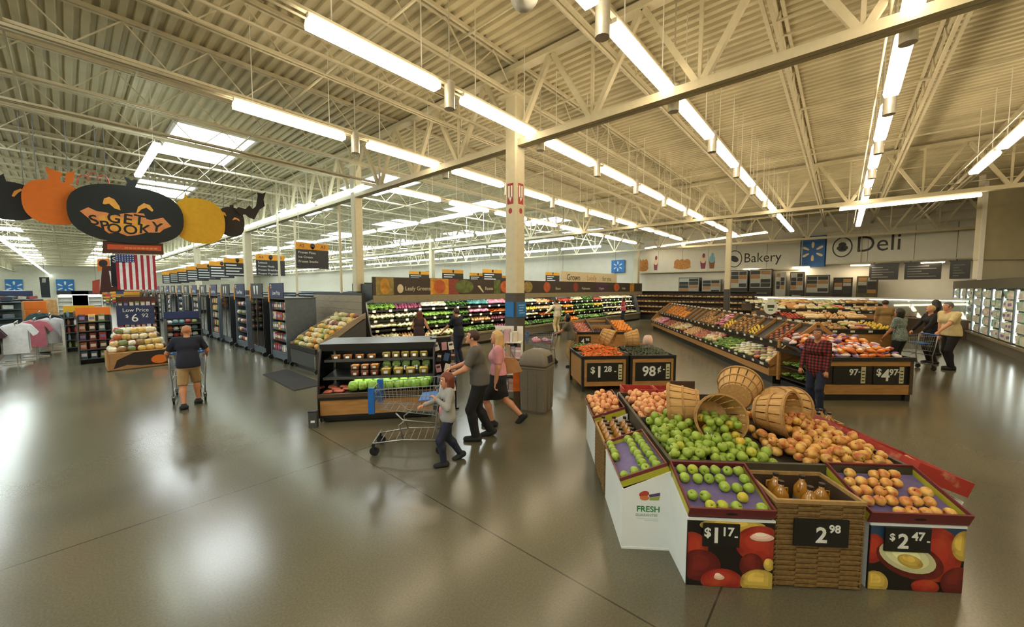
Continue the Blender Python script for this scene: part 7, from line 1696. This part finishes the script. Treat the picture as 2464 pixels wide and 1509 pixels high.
aisle_sign('nearest orange and black aisle sign, A2 and A3, frozen pizza', 6.3, 15.7, ('A2', 'A3'), ('Frozen Pizza', 'Ice Cream', 'Frozen Snacks'))
aisle_sign('second orange and black aisle sign, A4, frozen meals', 6.35, 20.6, ('A4', 'A5'), ('Lettuce', 'Frozen Meals', 'Frozen Breakfast', 'Frozen Vegetables'), z0=2.95)
for k in range(7): aisle_sign(f'orange and black aisle sign receding to the left, {ordn(k + 2)} from the nearest', 6.1 - 0.05*k, 25.0 + 3.0*k, None, (0.4, 0.6, 0.5, 0.7), z0=3.0 - 0.04*k)
for k, (px, py, v) in enumerate(((1010, 668, 26), (1090, 665, 22), (1150, 668, 25), (1185, 664, 19.5), (1205, 672, 28), (1330, 655, 19), (1370, 662, 24), (1400, 652, 30), (1460, 645, 26))):
    c = onV(px, py, v); aisle_sign(f'orange topped aisle sign beyond the vegetable cooler, {ordn(k)} from the left', c.x, v, None, (0.5, 0.4, 0.6), 2.0, 2.75, 'aisle signs beyond the cooler', a_br)
# ================================================================== freezer and shelf ends along the main aisle
prod_m = mat('grocery_box_print', rnd=['#8a2f2c', '#c9b78a', '#3b5a7a', '#7a8a4a', '#d9d2c4', '#b06a34', '#4a3a4a', '#a83c34', '#e0c46a', '#5a7f86', '#6a4a30', '#cfcfd2'], rough=0.4, noise=0.3, scale=14)
me_box = MB().box(-0.07, -0.04, 0, 0.07, 0.04, 0.22, 0).box(-0.055, -0.0415, 0.06, 0.055, -0.04, 0.15, 1).mesh('grocery_box', [prod_m, m_lab])
me_btl = MB().lathe([(0, 0), (.04, 0), (.042, .02), (.042, .14), (.018, .2), (.018, .23), (0, .23)], 8).mesh('grocery_bottle', prod_m)
me_ice = bag_mesh('frozen_bag', [prod_m, m_lab], 0.18, 0.14, 0.14)
navy = mat('navy_sign', '#1c2a52', 0.5); fr_dark = mat('freezer_black', '#1c1e20', 0.4)
tag_or = mat('orange_tag', '#d88a1c', 0.5); bluegrey = mat('blue_grey_steel', '#5c6670', 0.45, metal=0.2)
def endcap(k, v0, w, u=4.35, kind='shelf', sign=None):
    where = f'{ordn(k)} from the plank partition'
    t = thing('end_shelf' if kind == 'shelf' else 'end_freezer', f'dark {"shelf unit" if kind == "shelf" else "glass door freezer"} at the main aisle, {where}', 'shelf unit' if kind == 'shelf' else 'freezer', (u, v0 + w, 0), -PI/2)   # local x along -v, y towards +u, front faces -u
    d = 0.9
    parts(t, [('side_panel', (0, 0, 0.05, 0.06, d, 2.0), bluegrey if kind == 'shelf' else fr_dark), ('side_panel', (w - 0.06, 0, 0.05, w, d, 2.0), bluegrey if kind == 'shelf' else fr_dark), ('back_panel', (0.06, d - 0.04, 0.05, w - 0.06, d, 2.0), fr_dark), ('base', (0.06, 0.02, 0.08, w - 0.06, d - 0.04, 0.3), bluegrey), ('top_panel', (0, 0, 2.0, w, d, 2.06), grey_metal)])
    zs = (0.3, 0.65, 1.0, 1.33, 1.66)
    for z in zs: MB().box(0.06, 0.05, z, w - 0.06, d - 0.04, z + 0.025).build('shelf', grey_metal, t)
    if kind == 'freezer':
        for q in range(2): MB().box(0.07 + (w - 0.14)*q/2, -0.02, 0.32, 0.05 + (w - 0.14)*(q + 1)/2, 0.0, 1.96).build('glass_door', MATS['case_glass'], t); MB().box(0.07 + (w - 0.14)*q/2, 0.03, 0.35, 0.10 + (w - 0.14)*q/2, 0.06, 1.9).build('light_tube', led2, t)
        for q in range(3): MB().box(0.03 + (w - 0.12)*q/2, -0.03, 0.3, 0.09 + (w - 0.12)*q/2, 0.0, 2.0).build('door_frame', fr_dark, t)
    for x in (0.05, w - 0.05): MB().cyl((x - 0.03, -0.03, 0.08), (x + 0.03, -0.03, 0.08), 0.08, n=12).build('bumper', fr_dark, t)
    EF = Frame((u, v0 + w, 0), -PI/2); me_ = (me_box, me_btl, me_ice)[k % 3]; nm = ('grocery_box', 'grocery_bottle', 'frozen_bag')[k % 3]
    n_ = int((w - 0.2)/(0.16, 0.11, 0.2)[k % 3])
    for r_, z in enumerate(zs): fill(nm, me_, EF, n_, 1, 0.1, w - 0.1, 0.03, 0.17, lambda x, y: z + 0.027, f'{nm.replace("_", " ")} on {ordn(r_)} shelf of unit {where}', 'grocery', f'{nm.replace("_", " ")}s, unit {k+1} at the main aisle', 0.006, lambda: (0, 0, RND.uniform(-.1, .1)), (0.95, 1.1))
    if sign:
        s_ = thing('price_board', f'{sign[1]} above the unit {where}', 'sign', (u - 0.02, v0 + w/2, 0), -PI/2)
        parts(s_, [('board', (-w*0.42, 0, 2.06, w*0.42, 0.03, 2.52), navy if sign[0] else a_dk), ('orange_tag', (-w*0.5, -0.01, 1.9, -w*0.42, 0.0, 2.42), tag_or)])
        if sign[0]: text(sign[0], 0.19, sign_white, s_, (0.03, -0.006, 2.2), sx=0.9)
        else:
            for q in (-0.2, 0.12):
                m_ = MB(); m_.prism([(q - 0.08, 2.44), (q + 0.08, 2.44), (q + 0.06, 2.28), (q + 0.02, 2.14), (q - 0.02, 2.14), (q - 0.06, 2.28)], -0.006, 0.0); m_.build('price_print', sign_white, s_)
        spark(s_, -w*0.3, 2.42, -0.0, 0.07) if sign[0] else None
v = 12.95
for k in range(18):
    w = 1.45; endcap(k, v, w, 4.35 - 0.0*k, 'shelf' if k % 2 == 0 else 'freezer', ('Low Price', 'navy Low Price board') if k % 2 == 0 else (None, 'dark price board')); v += 2.05 if k else 1.95
# long gondolas behind, filling the grocery side
for k, (u, v0, L) in enumerate(((7.6, 14.0, 8), (7.6, 24.0, 20), (11.5, 15, 28), (16.0, 15, 28), (21.0, 15, 28))):
    t = thing('grocery_aisle_shelf', f'long grocery shelf run behind the main aisle units, {ordn(k)} from the aisle', 'shelf unit', (u, v0, 0), PI/2)
    parts(t, [('spine', (0, -0.03, 0.1, L, 0.03, 2.0), grey_metal), ('base', (0, -0.45, 0, L, 0.45, 0.15), grey_metal), ('top_cap', (0, -0.3, 2.0, L, 0.3, 2.05), bluegrey)] + [('shelf', (0, -0.42, z, L, 0.42, z + 0.03), bluegrey) for z in (0.5, 0.9, 1.3, 1.65)])
# ================================================================== snack display with the 6.92 sign
HF = Frame((0.62, 15.6, 0), 0)
t = thing('snack_display', 'cardboard floor display with a black bat print and orange pumpkin', 'display bin', HF(0, 0), 0)
parts(t, [('box', (0, 0, 0.02, 1.35, 1.0, 0.5), card_brown), ('pallet', (0.02, 0.02, 0, 1.33, 0.98, 0.02), dark_wood), ('corner_post', (0, -0.01, 0.02, 0.04, 0.03, 0.6), card_brown)])
m_ = MB(); m_.prism([(0.12, 0.05), (0.2, 0.3), (0.55, 0.48), (1.3, 0.49), (1.34, 0.06), (0.7, 0.08), (0.4, 0.14)], -0.006, 0.0); m_.build('bat_print', o_dark, t); m_ = MB(); m_.prism(ell(1.1, 0.22, 0.19, 0.13, 18), -0.012, -0.006); m_.build('pumpkin_print', o_orange, t)
m_snk = mat('snack_pack_print', rnd=['#d9c9a0', '#c9a85a', '#8a6a3c', '#e2d8bc', '#b5632e', '#6f7a4a', '#d8b878', '#a83c34', '#cfd0b0', '#5a4632'], rough=0.35, noise=0.35, scale=16); me_snk = bag_mesh('snack_pack', [m_snk, m_lab], 0.2, 0.14, 0.16)
for r_ in range(4): fill('snack_pack', me_snk, HF, 6 - r_//2, 3, 0.08 + 0.06*r_, 1.27 - 0.06*r_, 0.06 + 0.12*r_, 0.95, lambda x, y: 0.5 + 0.17*r_, f'printed snack pack, {ordn(r_)} layer of the floor display', 'snack pack', 'snack packs on the floor display', 0.01)
s_ = thing('price_board', 'navy Low Price $6.92 board standing over the snack display', 'sign', HF(0.72, 0.9, 0), 0)
parts(s_, [('board', (-0.42, 0, 1.24, 0.42, 0.03, 1.82), navy), ('post', (-0.02, 0.03, 0.5, 0.02, 0.06, 1.3), grey_metal)]); text('Low Price', 0.16, sign_white, s_, (0, -0.006, 1.68), sx=0.9); text('6', 0.34, sign_white, s_, (-0.03, -0.006, 1.43)); text('92', 0.16, sign_white, s_, (0.2, -0.006, 1.5)); text('$', 0.14, sign_white, s_, (-0.2, -0.006, 1.5))
for k, (u, v_, w, h, nm, lab) in enumerate(((0.12, 17.6, 0.75, 1.5, 'grocery_box', 'tall rack of stacked packets left of the snack display'), (-0.15, 21.5, 0.8, 1.45, 'grocery_bottle', 'narrow rack of amber packs beyond the snack display'), (2.2, 18.0, 1.0, 1.25, 'frozen_bag', 'low rack behind the man with the cart'), (1.4, 24.5, 1.4, 1.7, 'grocery_box', 'far rack in the middle of the main aisle'))):
    t = thing('display_rack', lab, 'display rack', (u, v_, 0), 0); zs = [0.15 + (h - 0.35)*i/4 for i in range(5)]
    parts(t, [('side_panel', (0, 0, 0, 0.03, 0.5, h), grey_metal), ('side_panel', (w - 0.03, 0, 0, w, 0.5, h), grey_metal), ('back_panel', (0.03, 0.46, 0, w - 0.03, 0.5, h), grey_metal), ('header', (0, 0.4, h, w, 0.44, h + 0.25), (o_orange, o_yellow, navy, o_brown)[k])] + [('shelf', (0.03, 0.0, z, w - 0.03, 0.46, z + 0.02), grey_metal) for z in zs])
    RFr = Frame((u, v_, 0), 0); me_ = {'grocery_box': me_box, 'grocery_bottle': me_btl, 'frozen_bag': me_ice}[nm]
    for r_, z in enumerate(zs): fill(nm, me_, RFr, int((w - 0.1)/0.17), 1, 0.06, w - 0.06, 0.08, 0.2, lambda x, y: z + 0.022, f'{nm.replace("_", " ")} on {ordn(r_)} shelf of the {" ".join(lab.split()[:5])}', 'grocery', f'{nm}s on the {" ".join(lab.split()[:5])}', 0.006, lambda: (0, 0, RND.uniform(-.1, .1)))
# ================================================================== clothing department at the left edge
m_shirt = [fab('garment_maroon', '#3d1f2a'), fab('garment_white', '#d6d8d8'), fab('garment_rose', '#b0606a'), fab('garment_pale_grey', '#bfc4c2'), fab('garment_teal', '#2d4a4c'), fab('garment_black', '#1d1f22')]
def garment(m):
    mb = MB(); pr = [(-0.22, 0), (-0.20, -0.45), (0.20, -0.45), (0.22, 0), (0.36, -0.22), (0.43, -0.16), (0.27, 0.10), (0.08, 0.16), (0, 0.12), (-0.08, 0.16), (-0.27, 0.10), (-0.43, -0.16), (-0.36, -0.22)]
    pr = [(-0.25, -0.76), (0.25, -0.76), (0.23, -0.02), (0.34, -0.24), (0.43, -0.18), (0.28, 0.08), (0.09, 0.14), (0.0, 0.09), (-0.09, 0.14), (-0.28, 0.08), (-0.43, -0.18), (-0.34, -0.24), (-0.23, -0.02)]
    mb.prism(pr, -0.035, 0.035); return mb.mesh('garment', m)
gm = [garment(m) for m in m_shirt]
for k, (u, v0, seq) in enumerate(((-1.68, 18.7, (0, 0, 5, 0, 5, 0)), (-1.12, 19.2, (1, 1, 3, 1, 1, 3)), (-0.82, 20.9, (2, 2, 3, 2, 3, 2)), (-0.48, 21.9, (1, 3, 1, 3, 1, 1)), (-0.55, 24.6, (5, 5, 4, 5, 5, 4)), (-2.2, 22.0, (4, 3, 4, 4, 3, 4)), (-0.9, 27.0, (4, 4, 5, 4, 4, 5)))):
    t = thing('clothes_rack', f'chrome clothes rail at the left edge, {ordn(k)} by nearness', 'clothes rack', (u, v0, 0), 0)
    m_ = MB(); m_.cyl((0, -0.1, 1.30), (0, 1.1, 1.30), 0.015, n=8); m_.build('rail', chrome, t)
    for y in (0.0, 1.0): m_ = MB(); m_.cyl((0, y, 0.03), (0, y, 1.30), 0.015, n=8); m_.bar((-0.3, y, 0.02), (0.3, y, 0.02), 0.03); m_.build('leg', chrome, t)
    for i, g in enumerate(seq): one('garment', gm[g], (u, v0 - 0.02 + 0.18*i, 1.10), (0, 0, RND.uniform(-.15, .15)), f'{m_shirt[g].name.replace("garment_", "").replace("_", " ")} top on the {ordn(k)} rail, {ordn(i)} from the front', 'garment', f'tops on the {ordn(k)} clothes rail')
teal = mat('teal_shelf', '#33474a', 0.5, noise=0.2)
for k, (u, v0, L) in enumerate(((-7.0, 27.5, 5.6), (-7.5, 33.0, 6.6))):
    t = thing('folded_clothes_shelf', f'low dark shelf unit of folded clothes, {("nearer", "farther")[k]} one at the left edge', 'shelf unit', (u, v0, 0), 0)
    zs = (0.2, 0.6, 1.0, 1.4); parts(t, [('back_panel', (0, 0.4, 0, L, 0.44, 1.75), teal), ('top', (0, 0, 1.72, L, 0.44, 1.76), bluegrey)] + [('shelf', (0, 0, z, L, 0.4, z + 0.04), teal) for z in zs])
    FF = Frame((u, v0, 0), 0)
    me_f = MB().box(-0.14, -0.14, 0, 0.14, 0.14, 0.16).mesh('folded_clothes', mat('folded_clothes_print', rnd=['#2a3038', '#5a6068', '#8a4a4a', '#a8a8a0', '#3a4a4c', '#6a3a4a'], rough=0.85, noise=0.2)) if k == 0 else me_f
    for r_, z in enumerate(zs + (1.73,)): fill('folded_clothes', me_f, FF, int(L/0.36), 1, 0.1, L - 0.1, 0.1, 0.3, lambda x, y: z + 0.042, f'folded clothes stack, {ordn(r_)} level of the {("nearer", "farther")[k]} clothes shelf', 'clothes', f'folded clothes, {("nearer", "farther")[k]} shelf', 0.01)
for k, (u, v0, m) in enumerate(((-1.9, 31.0, card_brown), (-1.2, 32.5, o_orange), (-1.6, 35.5, card_brown), (-0.9, 37.0, mat('tan_carton', '#b58a55', 0.7, noise=0.3)))):
    t = thing('stacked_boxes', f'brown orange box display past the clothes, {ordn(k)} by nearness', 'display bin', (u, v0, 0), 0)
    for i in range(4): MB().box(-0.5 + 0.04*i, -0.4, 0.42*i, 0.5 - 0.03*i, 0.4, 0.42*i + 0.41).build('box', m, t)
# bright coolers at the far end of the aisle
for k, px in enumerate((178, 212)):
    c = onV(px, 740, 47.2); t = thing('far_cooler', f'bright white upright cooler at the end of the main aisle, {("left", "right")[k]} one', 'refrigerated case', (c.x, 47.2, 0), 0)
    parts(t, [('body', (-0.8, 0.3, 0.1, 0.8, 0.9, 2.1), white_pl), ('header', (-0.85, 0.0, 1.85, 0.85, 0.9, 2.15), a_dk), ('base', (-0.8, 0.0, 0, 0.8, 0.9, 0.25), fr_dark), ('side_panel', (-0.85, 0, 0.25, -0.8, 0.9, 1.85), white_pl), ('side_panel', (0.8, 0, 0.25, 0.85, 0.9, 1.85), white_pl), ('light_tube', (-0.7, 0.1, 1.8, 0.7, 0.15, 1.85), led)] + [('shelf', (-0.8, 0.05, z, 0.8, 0.3, z + 0.03), white_pl) for z in (0.6, 0.95, 1.3, 1.6)])

# brown carpet of the clothing department
m_ = MB(); m_.box(-6.0, 14.2, 0, -1.55, 24.0, 0.008); o = m_.build('carpet', mat('brown_carpet', '#4a3a2a', 0.95, noise=0.3, scale=40)); tag(o, 'brown carpet under the clothes rails at the left edge', 'carpet')
# power drops from the roof to the shelf ends
for px, v_, lab in ((820, 13.9, 'thin white power pole left of the second column'), (713, 17.6, 'thin white power pole at the left edge of the A2 sign'), (672, 18.6, 'thin white power pole crossing the A4 sign')):
    c = onV(px, 650, v_); t = thing('power_pole', lab, 'pole', (c.x, v_, 0), 0)
    parts(t, [('pole', (-0.035, -0.035, 0.0, 0.035, 0.035, DECK - 0.02), cream), ('bracket', (-0.06, -0.06, 2.06, 0.06, 0.06, 2.12), grey_metal)])
# far displays beyond the aisle, down to the distant wall
rg = random.Random(5)
for k in range(26):
    v_ = 44 + 2.5*k; u = (-2.6 - 0.055*(v_ - 44) if k % 2 else 4.4) + rg.uniform(-.3, .3); h = rg.uniform(1.2, 1.9)
    if not k % 2 and v_ < 49: continue
    t = thing('far_display', f'distant display unit on the {("right", "left")[k % 2]} of the main aisle, {ordn(k//2)} by nearness', 'display rack', (u, v_, 0), 0)
    parts(t, [('base', (-0.8, 0, 0, 0.8, 0.8, 0.25), grey_metal), ('back', (-0.8, 0.4, 0.25, 0.8, 0.44, h), (bluegrey, teal, card_brown, navy)[k % 4]), ('header', (-0.8, 0.36, h, 0.8, 0.44, h + 0.3), (o_orange, navy, o_yellow, white_pl, fe_red)[k % 5])] + [('shelf', (-0.8, 0.05, 0.25 + (h - 0.3)*q/3, 0.8, 0.4, 0.28 + (h - 0.3)*q/3), grey_metal) for q in range(3)])
    for q in range(3):
        for i in range(5): MB().box(-0.75 + 0.3*i, 0.06, 0.28 + (h - 0.3)*q/3, -0.5 + 0.3*i, 0.3, 0.28 + (h - 0.3)*q/3 + rg.uniform(.2, .3)).build('pack', (card_brown, o_orange, white_pl, navy, fe_red, card_lime, teal)[rg.randrange(7)], t)

# ------------------------------------------------------------------ raised lettering becomes mesh
bpy.context.view_layer.update()
dg = bpy.context.evaluated_depsgraph_get()
cache = {}
for o in [o for o in SC.objects if o.type == 'FONT']:
    me = cache.get(o.data.name)
    if me is None:
        me = cache[o.data.name] = bpy.data.meshes.new_from_object(o.evaluated_get(dg)); me.name = 'lettering'
    n = bpy.data.objects.new('lettering', me); C.objects.link(n); n.parent = o.parent
    n.matrix_basis = o.matrix_basis.copy()
    bpy.data.objects.remove(o)
